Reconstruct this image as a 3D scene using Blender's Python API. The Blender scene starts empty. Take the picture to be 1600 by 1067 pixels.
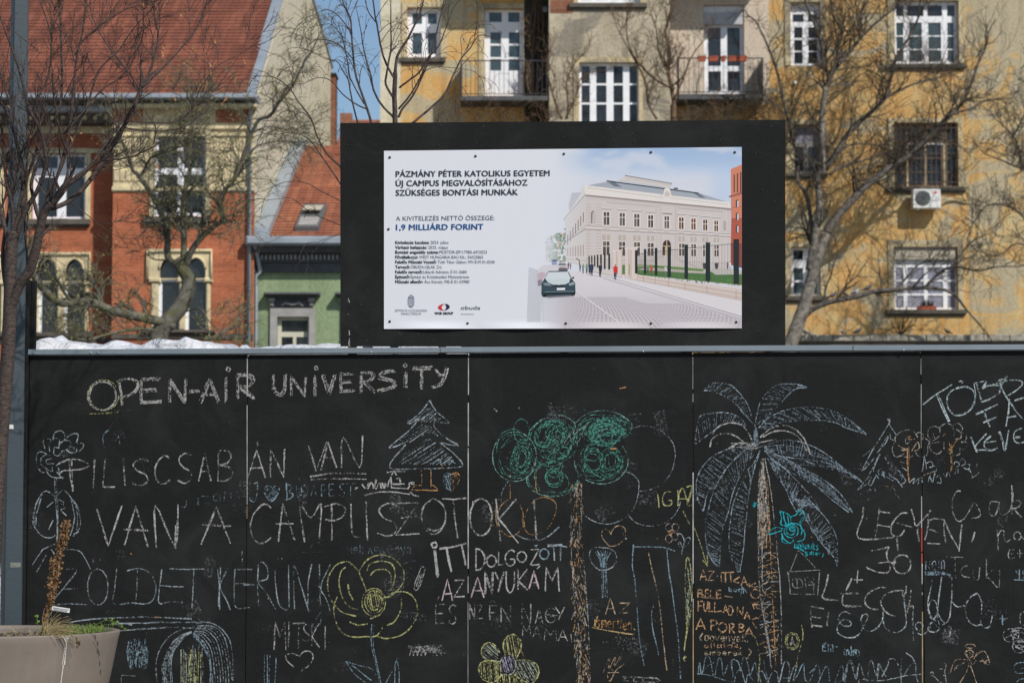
import bpy, math, random
from mathutils import Vector, Matrix
from mathutils.geometry import tessellate_polygon
sc = bpy.context.scene
COL = sc.collection
R = math.radians
# ------------------------------------------------------------------ camera
F = 85.0 / 36.0 * 1600.0
PITCH = R(4.05)
CAMZ = 1.6
cam_d = bpy.data.cameras.new('camera'); cam = bpy.data.objects.new('camera', cam_d); COL.objects.link(cam)
cam_d.lens = 85.0; cam_d.sensor_width = 36.0; cam_d.clip_end = 2000; cam_d.clip_start = 0.1
cam.location = (0, 0, CAMZ); cam.rotation_euler = (R(90) + PITCH, 0, 0)
cam_d.dof.use_dof = True; cam_d.dof.focus_distance = 13.4; cam_d.dof.aperture_fstop = 5.8
sc.camera = cam
# ------------------------------------------------------------------ light
SUN = Vector((0.79, -1.0, 1.14)).normalized()
world = bpy.data.worlds.new('World'); sc.world = world; world.use_nodes = True
wn = world.node_tree.nodes; wl = world.node_tree.links
sky = wn.new('ShaderNodeTexSky'); sky.sky_type = 'NISHITA'; sky.sun_disc = False
sky.sun_elevation = math.asin(SUN.z); sky.sun_rotation = math.atan2(SUN.x, SUN.y)
sky.air_density = 1.0; sky.dust_density = 0.35; sky.ozone_density = 3.0
bg = wn['Background']; bg.inputs['Strength'].default_value = 0.095
# thin soft clouds in the sky itself
tcw = wn.new('ShaderNodeTexCoord'); mpw = wn.new('ShaderNodeMapping'); mpw.inputs['Scale'].default_value = (2.2, 2.2, 6.0)
nzw = wn.new('ShaderNodeTexNoise'); nzw.inputs['Scale'].default_value = 2.3; nzw.inputs['Detail'].default_value = 6
rpw = wn.new('ShaderNodeValToRGB'); rpw.color_ramp.elements[0].position = 0.45; rpw.color_ramp.elements[1].position = 0.85
mxw = wn.new('ShaderNodeMixRGB'); mxw.inputs['Color2'].default_value = (6.0, 6.3, 6.8, 1)
mm = wn.new('ShaderNodeMath'); mm.operation = 'MULTIPLY'; mm.inputs[1].default_value = 0.32
wl.new(tcw.outputs['Generated'], mpw.inputs['Vector']); wl.new(mpw.outputs[0], nzw.inputs['Vector'])
wl.new(nzw.outputs['Fac'], rpw.inputs['Fac']); wl.new(rpw.outputs['Color'], mm.inputs[0]); wl.new(mm.outputs[0], mxw.inputs['Fac'])
wl.new(sky.outputs['Color'], mxw.inputs['Color1']); wl.new(mxw.outputs['Color'], bg.inputs['Color'])
sun_d = bpy.data.lights.new('sun', 'SUN'); sun_d.energy = 4.3; sun_d.angle = R(0.53); sun_d.color = (1.0, 0.95, 0.87)
sun = bpy.data.objects.new('sun', sun_d); COL.objects.link(sun)
sun.rotation_euler = SUN.to_track_quat('Z', 'Y').to_euler(); sun.location = (20, -20, 30)
vs = sc.view_settings
vs.view_transform = 'Standard'; vs.look = 'None'; vs.exposure = 0.0; vs.gamma = 1.0; vs.use_curve_mapping = False
sc.cycles.transparent_max_bounces = 24
sc.cycles.max_bounces = 6
# ------------------------------------------------------------------ projection helpers (a photo pixel becomes a point on a plane at a real distance)
CP, SP = math.cos(PITCH), math.sin(PITCH)
def ray(u, v):
    a = (u - 800.0) / F; k = (533.5 - v) / F
    return Vector((a, CP - SP * k, SP + CP * k))
def px(u, v, Y):
    d = ray(u, v); t = Y / d.y
    return Vector((d.x * t, Y, CAMZ + d.z * t))
def PXM(Y): return F / Y           # photo pixels per metre at distance Y
def lin(c):
    c = c / 255.0
    return c / 12.92 if c <= 0.04045 else ((c + 0.055) / 1.055) ** 2.4
def S(r, g, b, k=1.0): return (lin(r) * k, lin(g) * k, lin(b) * k, 1.0)
# ------------------------------------------------------------------ mesh builder
def loc_of(o):
    v = Vector((0, 0, 0))
    while o is not None:
        v += o.location; o = o.parent
    return v
class MB:
    def __init__(s): s.v = []; s.f = []; s.c = None; s.uv = None; s.sm = []
    def add(s, vs_, fs, col=None, smooth=False):
        n = len(s.v); s.v.extend([tuple(p) for p in vs_]); s.f.extend([tuple(i + n for i in f) for f in fs]); s.sm.extend([smooth] * len(fs))
        if col is not None:
            if s.c is None: s.c = []
            if isinstance(col, list): s.c.extend(col)
            else: s.c.extend([col] * len(vs_))
        return s
    def box(s, x0, x1, y0, y1, z0, z1, col=None):
        if x0 > x1: x0, x1 = x1, x0
        if y0 > y1: y0, y1 = y1, y0
        if z0 > z1: z0, z1 = z1, z0
        return s.add([(x0, y0, z0), (x1, y0, z0), (x1, y1, z0), (x0, y1, z0), (x0, y0, z1), (x1, y0, z1), (x1, y1, z1), (x0, y1, z1)],
                     [(0, 1, 5, 4), (1, 2, 6, 5), (2, 3, 7, 6), (3, 0, 4, 7), (4, 5, 6, 7), (3, 2, 1, 0)], col)
    def bbox(s, x0, x1, y0, y1, z0, z1, b=0.004):
        # box with chamfered front edges
        if x0 > x1: x0, x1 = x1, x0
        if y0 > y1: y0, y1 = y1, y0
        if z0 > z1: z0, z1 = z1, z0
        return s.add([(x0 + b, y0, z0 + b), (x1 - b, y0, z0 + b), (x1 - b, y0, z1 - b), (x0 + b, y0, z1 - b),
                      (x0, y0 + b, z0), (x1, y0 + b, z0), (x1, y0 + b, z1), (x0, y0 + b, z1),
                      (x0, y1, z0), (x1, y1, z0), (x1, y1, z1), (x0, y1, z1)],
                     [(0, 1, 2, 3), (0, 4, 5, 1), (1, 5, 6, 2), (2, 6, 7, 3), (3, 7, 4, 0),
                      (4, 8, 9, 5), (5, 9, 10, 6), (6, 10, 11, 7), (7, 11, 8, 4), (8, 11, 10, 9)])
    def tube(s, pts, rads, n=6, col=None, cap=True):
        pts = [Vector(p) for p in pts]; m = len(pts)
        if m < 2: return s
        vs_ = []; ref = Vector((0.13, -0.97, 0.21)); fs = []
        for i, p in enumerate(pts):
            t = (pts[min(i + 1, m - 1)] - pts[max(i - 1, 0)])
            if t.length < 1e-9: t = Vector((0, 0, 1))
            t.normalize()
            a = t.cross(ref)
            if a.length < 0.05: a = t.cross(Vector((1, 0, 0)))
            a.normalize(); b = t.cross(a); r = rads[i] if isinstance(rads, (list, tuple)) else rads
            for k in range(n):
                g = 2 * math.pi * k / n
                vs_.append(p + a * (math.cos(g) * r) + b * (math.sin(g) * r))
        for i in range(m - 1):
            for k in range(n):
                k2 = (k + 1) % n
                fs.append((i * n + k, i * n + k2, (i + 1) * n + k2, (i + 1) * n + k))
        if cap and n > 3:
            fs.append(tuple(range((m - 1) * n, m * n))); fs.append(tuple(range(n - 1, -1, -1)))
        return s.add(vs_, fs, col, True)
    def lathe(s, cx, cy, prof, n=32, a0=0.0, a1=2 * math.pi):
        full = abs(a1 - a0 - 2 * math.pi) < 1e-6; k = n if full else n + 1
        vs_ = []; fs = []
        for r, z in prof:
            for i in range(k):
                g = a0 + (a1 - a0) * i / n
                vs_.append((cx + r * math.cos(g), cy + r * math.sin(g), z))
        for j in range(len(prof) - 1):
            for i in range(n):
                i2 = (i + 1) % k if full else i + 1
                fs.append((j * k + i, j * k + i2, (j + 1) * k + i2, (j + 1) * k + i))
        return s.add(vs_, fs, None, True)
    def plate(s, outer, holes, y0, y1, col=None):
        # outline in (x, z) with holes, extruded from y0 (front) to y1
        loops = [outer] + holes
        vec = [[Vector((p[0], p[1], 0)) for p in l] for l in loops]
        tri = tessellate_polygon(vec); flat = [p for l in loops for p in l]; n = len(flat)
        vs_ = [(p[0], y0, p[1]) for p in flat] + [(p[0], y1, p[1]) for p in flat]
        fs = []
        for t in tri:
            a, b, c = [Vector(flat[i]) for i in t]
            cr = (b.x - a.x) * (c.y - a.y) - (b.y - a.y) * (c.x - a.x)
            if abs(cr) < 1e-12: continue
            t = t if cr > 0 else (t[0], t[2], t[1])
            fs.append(tuple(t)); fs.append((t[0] + n, t[2] + n, t[1] + n))
        o = 0
        for li, l in enumerate(loops):
            area = sum(l[i][0] * l[(i + 1) % len(l)][1] - l[(i + 1) % len(l)][0] * l[i][1] for i in range(len(l)))
            k = len(l); fwd = (area > 0) == (li == 0)
            for i in range(k):
                j = (i + 1) % k
                q = (o + i, o + i + n, o + j + n, o + j) if fwd else (o + i, o + j, o + j + n, o + i + n)
                fs.append(q)
            o += k
        return s.add(vs_, fs, col)
    def build(s, name, mat=None, parent=None, local=False, label=None, kind=None):
        me = bpy.data.meshes.new(name)
        off = Vector((0, 0, 0)) if local or parent is None else loc_of(parent)
        me.from_pydata([(p[0] - off.x, p[1] - off.y, p[2] - off.z) for p in s.v], [], s.f)
        me.polygons.foreach_set('use_smooth', s.sm)
        if s.c:
            ca = me.color_attributes.new('Col', 'FLOAT_COLOR', 'POINT')
            ca.data.foreach_set('color', [x for c in s.c for x in c])
        me.update()
        o = bpy.data.objects.new(name, me); COL.objects.link(o)
        if mat: me.materials.append(mat)
        if parent: o.parent = parent
        if label: o['label'] = label
        if kind: o['kind'] = kind
        return o
def thing(name, label, cat, loc=(0, 0, 0), group=None, rz=0.0):
    o = bpy.data.objects.new(name, None); COL.objects.link(o); o.location = loc; o.rotation_euler = (0, 0, rz)
    o['label'] = label; o['category'] = cat
    o.empty_display_size = 0.2
    if group: o['group'] = group
    return o
def tag(o, label, cat, group=None):
    o['label'] = label; o['category'] = cat
    if group: o['group'] = group
    return o
def wall_holes(mb, x0, x1, z0, z1, y, holes, depth):
    """front face of a wall at y with rectangular openings and their reveals going back by depth"""
    xs = sorted(set([x0, x1] + [h[0] for h in holes] + [h[1] for h in holes]))
    zs = sorted(set([z0, z1] + [h[2] for h in holes] + [h[3] for h in holes]))
    for i in range(len(xs) - 1):
        for j in range(len(zs) - 1):
            cx, cz = (xs[i] + xs[i + 1]) / 2, (zs[j] + zs[j + 1]) / 2
            if any(h[0] < cx < h[1] and h[2] < cz < h[3] for h in holes): continue
            if cx < x0 or cx > x1 or cz < z0 or cz > z1: continue
            mb.add([(xs[i], y, zs[j]), (xs[i + 1], y, zs[j]), (xs[i + 1], y, zs[j + 1]), (xs[i], y, zs[j + 1])], [(0, 1, 2, 3)])
    for a, b, c, d in holes:
        y2 = y + depth
        mb.add([(a, y, c), (b, y, c), (b, y, d), (a, y, d), (a, y2, c), (b, y2, c), (b, y2, d), (a, y2, d)],
               [(0, 4, 5, 1), (1, 5, 6, 2), (2, 6, 7, 3), (3, 7, 4, 0)])
# ------------------------------------------------------------------ materials
MATS = {}
def newmat(name):
    m = bpy.data.materials.new(name); m.use_nodes = True
    nt = m.node_tree; b = nt.nodes['Principled BSDF']
    return m, nt.nodes, nt.links, b
def noise(n, l, vec, scale, detail=4, dist=0.0, rough=0.55):
    t = n.new('ShaderNodeTexNoise'); t.inputs['Scale'].default_value = scale; t.inputs['Detail'].default_value = detail
    t.inputs['Distortion'].default_value = dist; t.inputs['Roughness'].default_value = rough
    if vec is not None: l.new(vec, t.inputs['Vector'])
    return t.outputs['Fac']
def ramp(n, l, fac, stops):
    r = n.new('ShaderNodeValToRGB'); e = r.color_ramp.elements
    e[0].position, e[0].color = stops[0][0], stops[0][1]; e[1].position, e[1].color = stops[-1][0], stops[-1][1]
    for p, c in stops[1:-1]:
        k = e.new(p); k.color = c
    l.new(fac, r.inputs['Fac']); return r.outputs['Color']
def mix(n, l, fac, a, b, mode='MIX'):
    m = n.new('ShaderNodeMixRGB'); m.blend_type = mode
    for sock, val in (('Fac', fac), ('Color1', a), ('Color2', b)):
        if hasattr(val, 'is_output') or isinstance(val, bpy.types.NodeSocket): l.new(val, m.inputs[sock])
        else: m.inputs[sock].default_value = val
    return m.outputs['Color']
def mapping(n, l, scale=(1, 1, 1), loc=(0, 0, 0), rot=(0, 0, 0)):
    tc = n.new('ShaderNodeTexCoord'); mp = n.new('ShaderNodeMapping')
    mp.inputs['Scale'].default_value = scale; mp.inputs['Location'].default_value = loc; mp.inputs['Rotation'].default_value = rot
    l.new(tc.outputs['Object'], mp.inputs['Vector']); return mp.outputs[0]
def bump(n, l, b, h, strength=0.3, dist=0.01):
    bp = n.new('ShaderNodeBump'); bp.inputs['Strength'].default_value = strength; bp.inputs['Distance'].default_value = dist
    l.new(h, bp.inputs['Height']); l.new(bp.outputs[0], b.inputs['Normal'])
W1 = (1, 1, 1, 1); K1 = (0, 0, 0, 1)
def plain(name, col, rough=0.6, metal=0.0, var=0.18, scale=3.0, bmp=0.0, bscale=40.0, spec=0.5):
    m, n, l, b = newmat(name)
    v = mapping(n, l); f = noise(n, l, v, scale, 6, 0.4)
    c2 = tuple(max(0, x * (1 - var)) for x in col[:3]) + (1,); c3 = tuple(min(1, x * (1 + var)) for x in col[:3]) + (1,)
    l.new(ramp(n, l, f, [(0.3, c2), (0.7, c3)]), b.inputs['Base Color'])
    b.inputs['Roughness'].default_value = rough; b.inputs['Metallic'].default_value = metal
    b.inputs['Specular IOR Level'].default_value = spec
    if bmp: bump(n, l, b, noise(n, l, v, bscale, 4), bmp, 0.01)
    MATS[name] = m; return m
def vcol(name, rough=0.5, spec=0.3):
    m, n, l, b = newmat(name)
    a = n.new('ShaderNodeVertexColor'); a.layer_name = 'Col'; l.new(a.outputs['Color'], b.inputs['Base Color'])
    b.inputs['Roughness'].default_value = rough; b.inputs['Specular IOR Level'].default_value = spec
    MATS[name] = m; return m
def plaster(name, base, under, pale, amt=0.5, seed=0.0, streak=0.35):
    """old painted render: paint, bleached paint and bare grey plaster in patches, with rain streaks"""
    m, n, l, b = newmat(name)
    v = mapping(n, l, loc=(seed, 0, seed * 0.7)); v2 = mapping(n, l, (1.0, 1.0, 1.8), loc=(seed * 2, 3, 0)); v3 = mapping(n, l, (4.0, 4.0, 0.35), loc=(seed, 0, 0))
    big = noise(n, l, v2, 0.42, 8, 0.9, 0.62); med = noise(n, l, v, 1.3, 8, 0.7, 0.65); st = noise(n, l, v3, 1.0, 6, 0.3)
    fine = noise(n, l, v, 14.0, 6, 0.3)
    paint = mix(n, l, ramp(n, l, med, [(0.42, K1), (0.66, W1)]), base, pale)
    mask = ramp(n, l, big, [(amt - 0.03, K1), (amt + 0.035, W1)])
    c = mix(n, l, mask, paint, under)
    c = mix(n, l, ramp(n, l, st, [(0.48, K1), (0.74, (streak, streak, streak, 1))]), c, (0.09, 0.075, 0.055, 1))
    sp = ramp(n, l, fine, [(0.3, (0.72, 0.70, 0.66, 1)), (0.6, (1, 1, 1, 1))])
    c = mix(n, l, 1.0, c, sp, 'MULTIPLY')
    l.new(c, b.inputs['Base Color']); b.inputs['Roughness'].default_value = 0.92; b.inputs['Specular IOR Level'].default_value = 0.2
    bump(n, l, b, mix(n, l, 0.5, big, fine), 0.5, 0.03)
    MATS[name] = m; return m
def brickmat(name, c1, c2, mortar, bw=0.26, bh=0.075, scale=1.0, xz=True, var=0.3):
    m, n, l, b = newmat(name)
    tc = n.new('ShaderNodeTexCoord'); sep = n.new('ShaderNodeSeparateXYZ'); cmb = n.new('ShaderNodeCombineXYZ')
    l.new(tc.outputs['Object'], sep.inputs[0]); l.new(sep.outputs['X'], cmb.inputs['X']); l.new(sep.outputs['Z'], cmb.inputs['Y'])
    if not xz: l.new(sep.outputs['Y'], cmb.inputs['X'])
    br = n.new('ShaderNodeTexBrick'); l.new(cmb.outputs[0], br.inputs['Vector'])
    br.inputs['Scale'].default_value = 1.0; br.inputs['Brick Width'].default_value = bw; br.inputs['Row Height'].default_value = bh
    br.inputs['Mortar Size'].default_value = 0.006; br.inputs['Mortar Smooth'].default_value = 0.3
    br.inputs['Color1'].default_value = c1; br.inputs['Color2'].default_value = c2; br.inputs['Mortar'].default_value = mortar
    v = mapping(n, l, (1, 1, 2.5)); big = noise(n, l, v, 0.9, 8, 0.5); fine = noise(n, l, v, 9, 5)
    c = mix(n, l, 1.0, br.outputs['Color'], ramp(n, l, big, [(0.3, (1 - var, 1 - var, 1 - var, 1)), (0.7, (1.1, 1.08, 1.05, 1))]), 'MULTIPLY')
    c = mix(n, l, 1.0, c, ramp(n, l, fine, [(0.3, (0.8, 0.8, 0.8, 1)), (0.7, (1.1, 1.1, 1.1, 1))]), 'MULTIPLY')
    l.new(c, b.inputs['Base Color']); b.inputs['Roughness'].default_value = 0.9; b.inputs['Specular IOR Level'].default_value = 0.2
    bump(n, l, b, br.outputs['Fac'], -0.4, 0.01)
    MATS[name] = m; return m
def barkmat(name, c1, c2, sc_=(6, 6, 40), moss=None, rough=0.8):
    m, n, l, b = newmat(name)
    v = mapping(n, l, sc_); v2 = mapping(n, l)
    f = noise(n, l, v, 1.0, 6, 1.0); g = noise(n, l, v2, 5.0, 5, 0.4)
    c = ramp(n, l, f, [(0.35, c1), (0.68, c2)])
    if moss: c = mix(n, l, ramp(n, l, g, [(0.5, K1), (0.65, W1)]), c, moss)
    l.new(c, b.inputs['Base Color']); b.inputs['Roughness'].default_value = rough; bump(n, l, b, f, 0.7, 0.01)
    MATS[name] = m; return m
# ------------------------------------------------------------------ material set
M = MATS
plaster('ochre_plaster', (0.62, 0.365, 0.135, 1), (0.47, 0.41, 0.28, 1), (0.60, 0.46, 0.23, 1), 0.56)
plaster('ochre_plaster_worn', (0.60, 0.38, 0.15, 1), (0.46, 0.40, 0.275, 1), (0.58, 0.48, 0.27, 1), 0.49, seed=7.3)
plaster('grey_plaster', (0.40, 0.35, 0.26, 1), (0.26, 0.235, 0.19, 1), (0.52, 0.46, 0.35, 1), 0.56, seed=3.1)
plaster('pink_plaster', (0.60, 0.50, 0.40, 1), (0.46, 0.40, 0.32, 1), (0.64, 0.56, 0.46, 1), 0.68, seed=5.0, streak=0.15)
plaster('cream_plaster', (0.62, 0.57, 0.43, 1), (0.50, 0.46, 0.35, 1), (0.64, 0.61, 0.52, 1), 0.58, seed=9.0, streak=0.3)
plaster('green_plaster', (0.25, 0.33, 0.19, 1), (0.20, 0.27, 0.16, 1), (0.29, 0.37, 0.22, 1), 0.55, seed=2.0, streak=0.2)
plaster('surround_plaster', (0.55, 0.45, 0.27, 1), (0.36, 0.31, 0.22, 1), (0.58, 0.50, 0.34, 1), 0.54, seed=11.0)
plain('cream_stone', (0.56, 0.47, 0.29, 1), 0.85, var=0.25, scale=4, bmp=0.5, bscale=12)
plain('white_frame', (0.78, 0.79, 0.82, 1), 0.45, var=0.06)
plain('cream_frame', (0.55, 0.53, 0.42, 1), 0.55, var=0.1)
plain('brown_frame', (0.12, 0.075, 0.048, 1), 0.6, var=0.3)
plain('dark_sill', (0.085, 0.075, 0.06, 1), 0.8, var=0.3)
plain('slate_paint', (0.075, 0.078, 0.082, 1), 0.75, var=0.2)
plain('grey_moulding', (0.30, 0.29, 0.28, 1), 0.8, var=0.2)
plain('zinc', (0.33, 0.37, 0.41, 1), 0.45, 0.3, var=0.15, scale=1.5)
plain('dark_metal', (0.035, 0.035, 0.04, 1), 0.6, 0.2, var=0.3)
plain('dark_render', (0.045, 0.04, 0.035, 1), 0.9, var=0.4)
plain('blind_fabric', (0.42, 0.38, 0.30, 1), 0.9, var=0.08)
plain('curtain', (0.22, 0.23, 0.29, 1), 0.7, var=0.3, scale=9)
plain('shutter_grey', (0.42, 0.42, 0.45, 1), 0.6, var=0.08)
plain('terracotta', (0.36, 0.085, 0.04, 1), 0.7, var=0.2)
plain('soffit_dark', (0.10, 0.085, 0.07, 1), 0.9, var=0.2)
plain('white_plastic', (0.74, 0.74, 0.72, 1), 0.4, var=0.08)
plain('fan_grille', (0.11, 0.115, 0.12, 1), 0.5, var=0.15)
plain('red_badge', (0.55, 0.03, 0.10, 1), 0.5, var=0.05)
plain('stone_coping', (0.30, 0.28, 0.23, 1), 0.9, var=0.5, scale=5, bmp=0.6, bscale=10)
brickmat('red_brick', (0.47, 0.150, 0.074, 1), (0.37, 0.108, 0.053, 1), (0.42, 0.21, 0.13, 1), var=0.26)
brickmat('old_brick', (0.30, 0.13, 0.08, 1), (0.20, 0.085, 0.055, 1), (0.33, 0.27, 0.2, 1), bw=0.5, bh=0.28)
brickmat('roof_tile', (0.30, 0.112, 0.072, 1), (0.185, 0.068, 0.046, 1), (0.10, 0.045, 0.035, 1), bw=0.18, bh=0.7, var=0.35)
brickmat('roof_tile_orange', (0.40, 0.165, 0.095, 1), (0.29, 0.11, 0.068, 1), (0.15, 0.05, 0.03, 1), bw=0.2, bh=0.7, var=0.3)
def glassmat(name, col, rough=0.08):
    m, n, l, b = newmat(name)
    v = mapping(n, l); f = noise(n, l, v, 1.6, 3, 0.8)
    l.new(ramp(n, l, f, [(0.35, tuple(x * 0.5 for x in col[:3]) + (1,)), (0.7, col)]), b.inputs['Base Color'])
    b.inputs['Roughness'].default_value = rough; b.inputs['Specular IOR Level'].default_value = 0.7
    bump(n, l, b, noise(n, l, v, 0.9, 2), 0.08, 0.02)
    MATS[name] = m
glassmat('dark_glass', (0.022, 0.024, 0.026, 1)); glassmat('teal_glass', (0.055, 0.085, 0.095, 1)); glassmat('brown_glass', (0.06, 0.045, 0.03, 1))

# ------------------------------------------------------------------ ground
g = MB().add([(-300, -60, 0), (300, -60, 0), (300, 500, 0), (-300, 500, 0)], [(0, 1, 2, 3)])
plain('paving', (0.20, 0.19, 0.18, 1), 0.9, var=0.3, scale=1.2, bmp=0.3, bscale=20)
plain('asphalt', (0.05, 0.05, 0.052, 1), 0.9, var=0.3, scale=2)
go = g.build('ground', M['paving']); go['kind'] = 'structure'
ro = MB().box(-80, 80, 44, 60, -0.2, 0.004).build('road', M['asphalt']); ro['kind'] = 'structure'
pv = MB().box(-80, 80, 60.001, 96, -0.2, 0.12).build('pavement', M['paving']); pv['kind'] = 'structure'

# ------------------------------------------------------------------ window builder
def window(parent, Y, u0, v0, u1, v1, panes, fm='white_frame', gm='dark_glass', depth=0.16, bars=(), sill=None, surround=None, lintel=None, label=None,
           sm='dark_sill', surm='surround_plaster', pm=None):
    vm = (v0 + v1) / 2
    X = lambda u: px(u, vm, Y).x
    Z = lambda v: px(800, v, Y).z
    x0, x1, z0, z1 = X(u0), X(u1), Z(v1), Z(v0)
    if Y > 70: depth *= KS
    e = 0.012; fy = Y + depth
    outer = [(x0 - e, z0 - e), (x1 + e, z0 - e), (x1 + e, z1 + e), (x0 - e, z1 + e)]
    holes = [[(X(p[0]), Z(p[3])), (X(p[2]), Z(p[3])), (X(p[2]), Z(p[1])), (X(p[0]), Z(p[1]))] for p in panes]
    mb = MB().plate(outer, holes, fy, fy + 0.07)
    for b in bars: mb.box(X(b[0]), X(b[2]), fy + 0.006, fy + 0.035, Z(b[3]), Z(b[1]))
    w = mb.build('window', M[fm], parent, label=label)
    for i, p in enumerate(panes):
        mt = M[p[4]] if len(p) > 4 else M[gm]
        MB().box(X(p[0]) - .005, X(p[2]) + .005, fy + 0.036, fy + 0.05, Z(p[3]) - .005, Z(p[1]) + .005).build('pane', mt, w)
    if sill:
        s = MB().bbox(px(sill[0], vm, Y).x, px(sill[2], vm, Y).x, Y - 0.14, Y + 0.02, Z(sill[3]), Z(sill[1]), 0.015)
        s.box(px(sill[0], vm, Y).x + .05, px(sill[2], vm, Y).x - .05, Y - 0.07, Y + 0.02, Z(sill[3] + 3), Z(sill[3]) - .001)
        s.build('sill', M[sm], w)
    if surround:
        a, b_, c, d = surround[:4]
        if len(surround) > 4: yy = surround[4]
        else: yy = 0.045
        o2 = [(X(a), Z(d)), (X(c), Z(d)), (X(c), Z(b_)), (X(a), Z(b_))]
        h2 = [[(x0 - .002, z0 - .002 if v1 < d else Z(d) + .0), (x1 + .002, z0 - .002 if v1 < d else Z(d)), (x1 + .002, z1 + .002), (x0 - .002, z1 + .002)]]
        if v1 >= d:   # three sided
            sb = MB().plate([(X(a), Z(d)), (x0, Z(d)), (x0, z1), (x1, z1), (x1, Z(d)), (X(c), Z(d)), (X(c), Z(b_)), (X(a), Z(b_))], [], Y - yy, Y + 0.02)
        else: sb = MB().plate(o2, h2, Y - yy, Y + 0.02)
        sb.build('surround', M[surm], w)
    return (x0, x1, z0, z1), w
def grid_panes(cols, rows, gm=None): return [((c[0], r[0], c[1], r[1]) + ((gm,) if gm else ())) for r in rows for c in cols]

# ================================================================== ochre apartment building
YA = 84.0; YB = YA - 1.13; KS = 1.366; ZTOP = px(800, -170, YA).z
ap = thing('apartment_building', 'weathered ochre apartment building with white windows and two iron balconies behind the notice board', 'building', (px(1000, 500, YA).x, YA, 0))
ZA = lambda v: px(800, v, YA).z
XA = lambda u, v=200: px(u, v, YA).x
XB = lambda u, v=100: px(u, v, YB).x
ZB = lambda v: px(800, v, YB).z
holesA = []; holesB = []; holesC = []; holesD = []
h, _ = window(ap, YA, 636, 12, 689, 90, [(644, 19, 659, 36), (668, 19, 682, 36), (644, 50, 659, 83), (668, 50, 682, 83)], gm='teal_glass', sill=(624, 91, 696, 98), surround=(628, 4, 699, 90)); holesA.append(h)
h, _ = window(ap, YA, 757, 14, 818, 150, [(764, 18, 784, 33), (794, 18, 812, 33), (766, 49, 783, 67), (766, 70, 783, 88), (766, 91, 783, 109), (795, 49, 812, 67), (795, 70, 812, 88), (795, 91, 812, 109)], gm='teal_glass',
              bars=(), surround=(748, 6, 819, 150), label='white french door opening on the left balcony'); holesA.append(h)
h, _ = window(ap, YB, 903, -62, 1000, 6, grid_panes([(908, 925), (932, 949), (957, 974), (981, 996)], [(-56, -30), (-24, -2)]), sill=(889, 6, 1011, 13), surround=(896, -70, 1006, 6)); holesB.append(h)
h, _ = window(ap, YB, 905, 98, 998, 200, [p for p in grid_panes([(909, 922), (932, 948), (959, 974), (984, 996)], [(102, 129), (132, 159), (162, 194)])], surround=(896, 90, 1004, 200)); holesB.append(h)
h, _ = window(ap, YA, 1100, 8, 1163, 150, [(1107, 42, 1127, 102), (1137, 42, 1157, 102), (1107, 110, 1127, 141), (1137, 110, 1157, 141)], gm='dark_glass', label='white balcony door under a half lowered shutter'); holesC.append(h); dC = _
MB().box(XA(1101), XA(1162), YA + 0.05, YA + 0.12, ZA(38), ZA(19)).build('roller_shutter', M['shutter_grey'], dC)
h, _ = window(ap, YA, 1235, 4, 1282, 103, [(1240, 21, 1257, 33), (1264, 21, 1278, 33)] + grid_panes([(1242, 1255), (1264, 1278)], [(41, 58), (61, 78), (80, 98)]), surround=(1226, -4, 1291, 103)); holesD.append(h)
h, _ = window(ap, YA, 1398, 1, 1498, 101, grid_panes([(1402, 1414), (1419, 1445), (1451, 1474), (1482, 1494)], [(7, 24)]) + grid_panes([(1402, 1413), (1422, 1442), (1452, 1472), (1482, 1492)], [(34, 54), (56, 75), (77, 95)], 'teal_glass'),
              sill=(1382, 101, 1508, 107), surround=(1387, -8, 1507, 101), label='large white four light window in the top right of the facade'); holesD.append(h)
h, _ = window(ap, YA, 1240, 195, 1282, 272, [(1245, 199, 1278, 221, 'curtain')] + grid_panes([(1243, 1256), (1264, 1279)], [(228, 246), (248, 266)]), surround=(1228, 187, 1292, 272), fm='grey_moulding', sill=(1228, 272, 1292, 277)); holesD.append(h)
h, _ = window(ap, YA, 1397, 192, 1497, 292, grid_panes([(1401, 1416), (1421, 1444), (1451, 1474), (1481, 1494)], [(197, 219)], 'brown_glass') + grid_panes([(1401, 1413), (1422, 1444), (1450, 1472), (1482, 1494)], [(226, 245), (247, 267), (269, 287)]),
              fm='brown_frame', sill=(1383, 293, 1508, 299), surround=(1388, 185, 1504, 293), label='window with dark brown timber frames and iron grille'); holesD.append(h); wbrown = _
h, _ = window(ap, YA, 1236, 386, 1282, 462, [(1241, 390, 1256, 405), (1264, 390, 1278, 405)] + grid_panes([(1241, 1256), (1263, 1278)], [(418, 437), (440, 458)], 'teal_glass'), sill=(1226, 463, 1294, 470), surround=(1227, 379, 1293, 463)); holesD.append(h)
h, _ = window(ap, YA, 1397, 386, 1497, 484, grid_panes([(1401, 1413), (1419, 1445), (1451, 1475), (1482, 1494)], [(417, 436), (439, 458), (461, 480)], 'curtain'), sill=(1383, 484, 1509, 491), surround=(1388, 375, 1506, 484), label='white window with a half drawn beige blind'); holesD.append(h)
MB().box(XA(1399, 430), XA(1495, 430), YA + 0.06, YA + 0.10, ZA(405), ZA(391)).build('blind', M['blind_fabric'], _)
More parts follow.
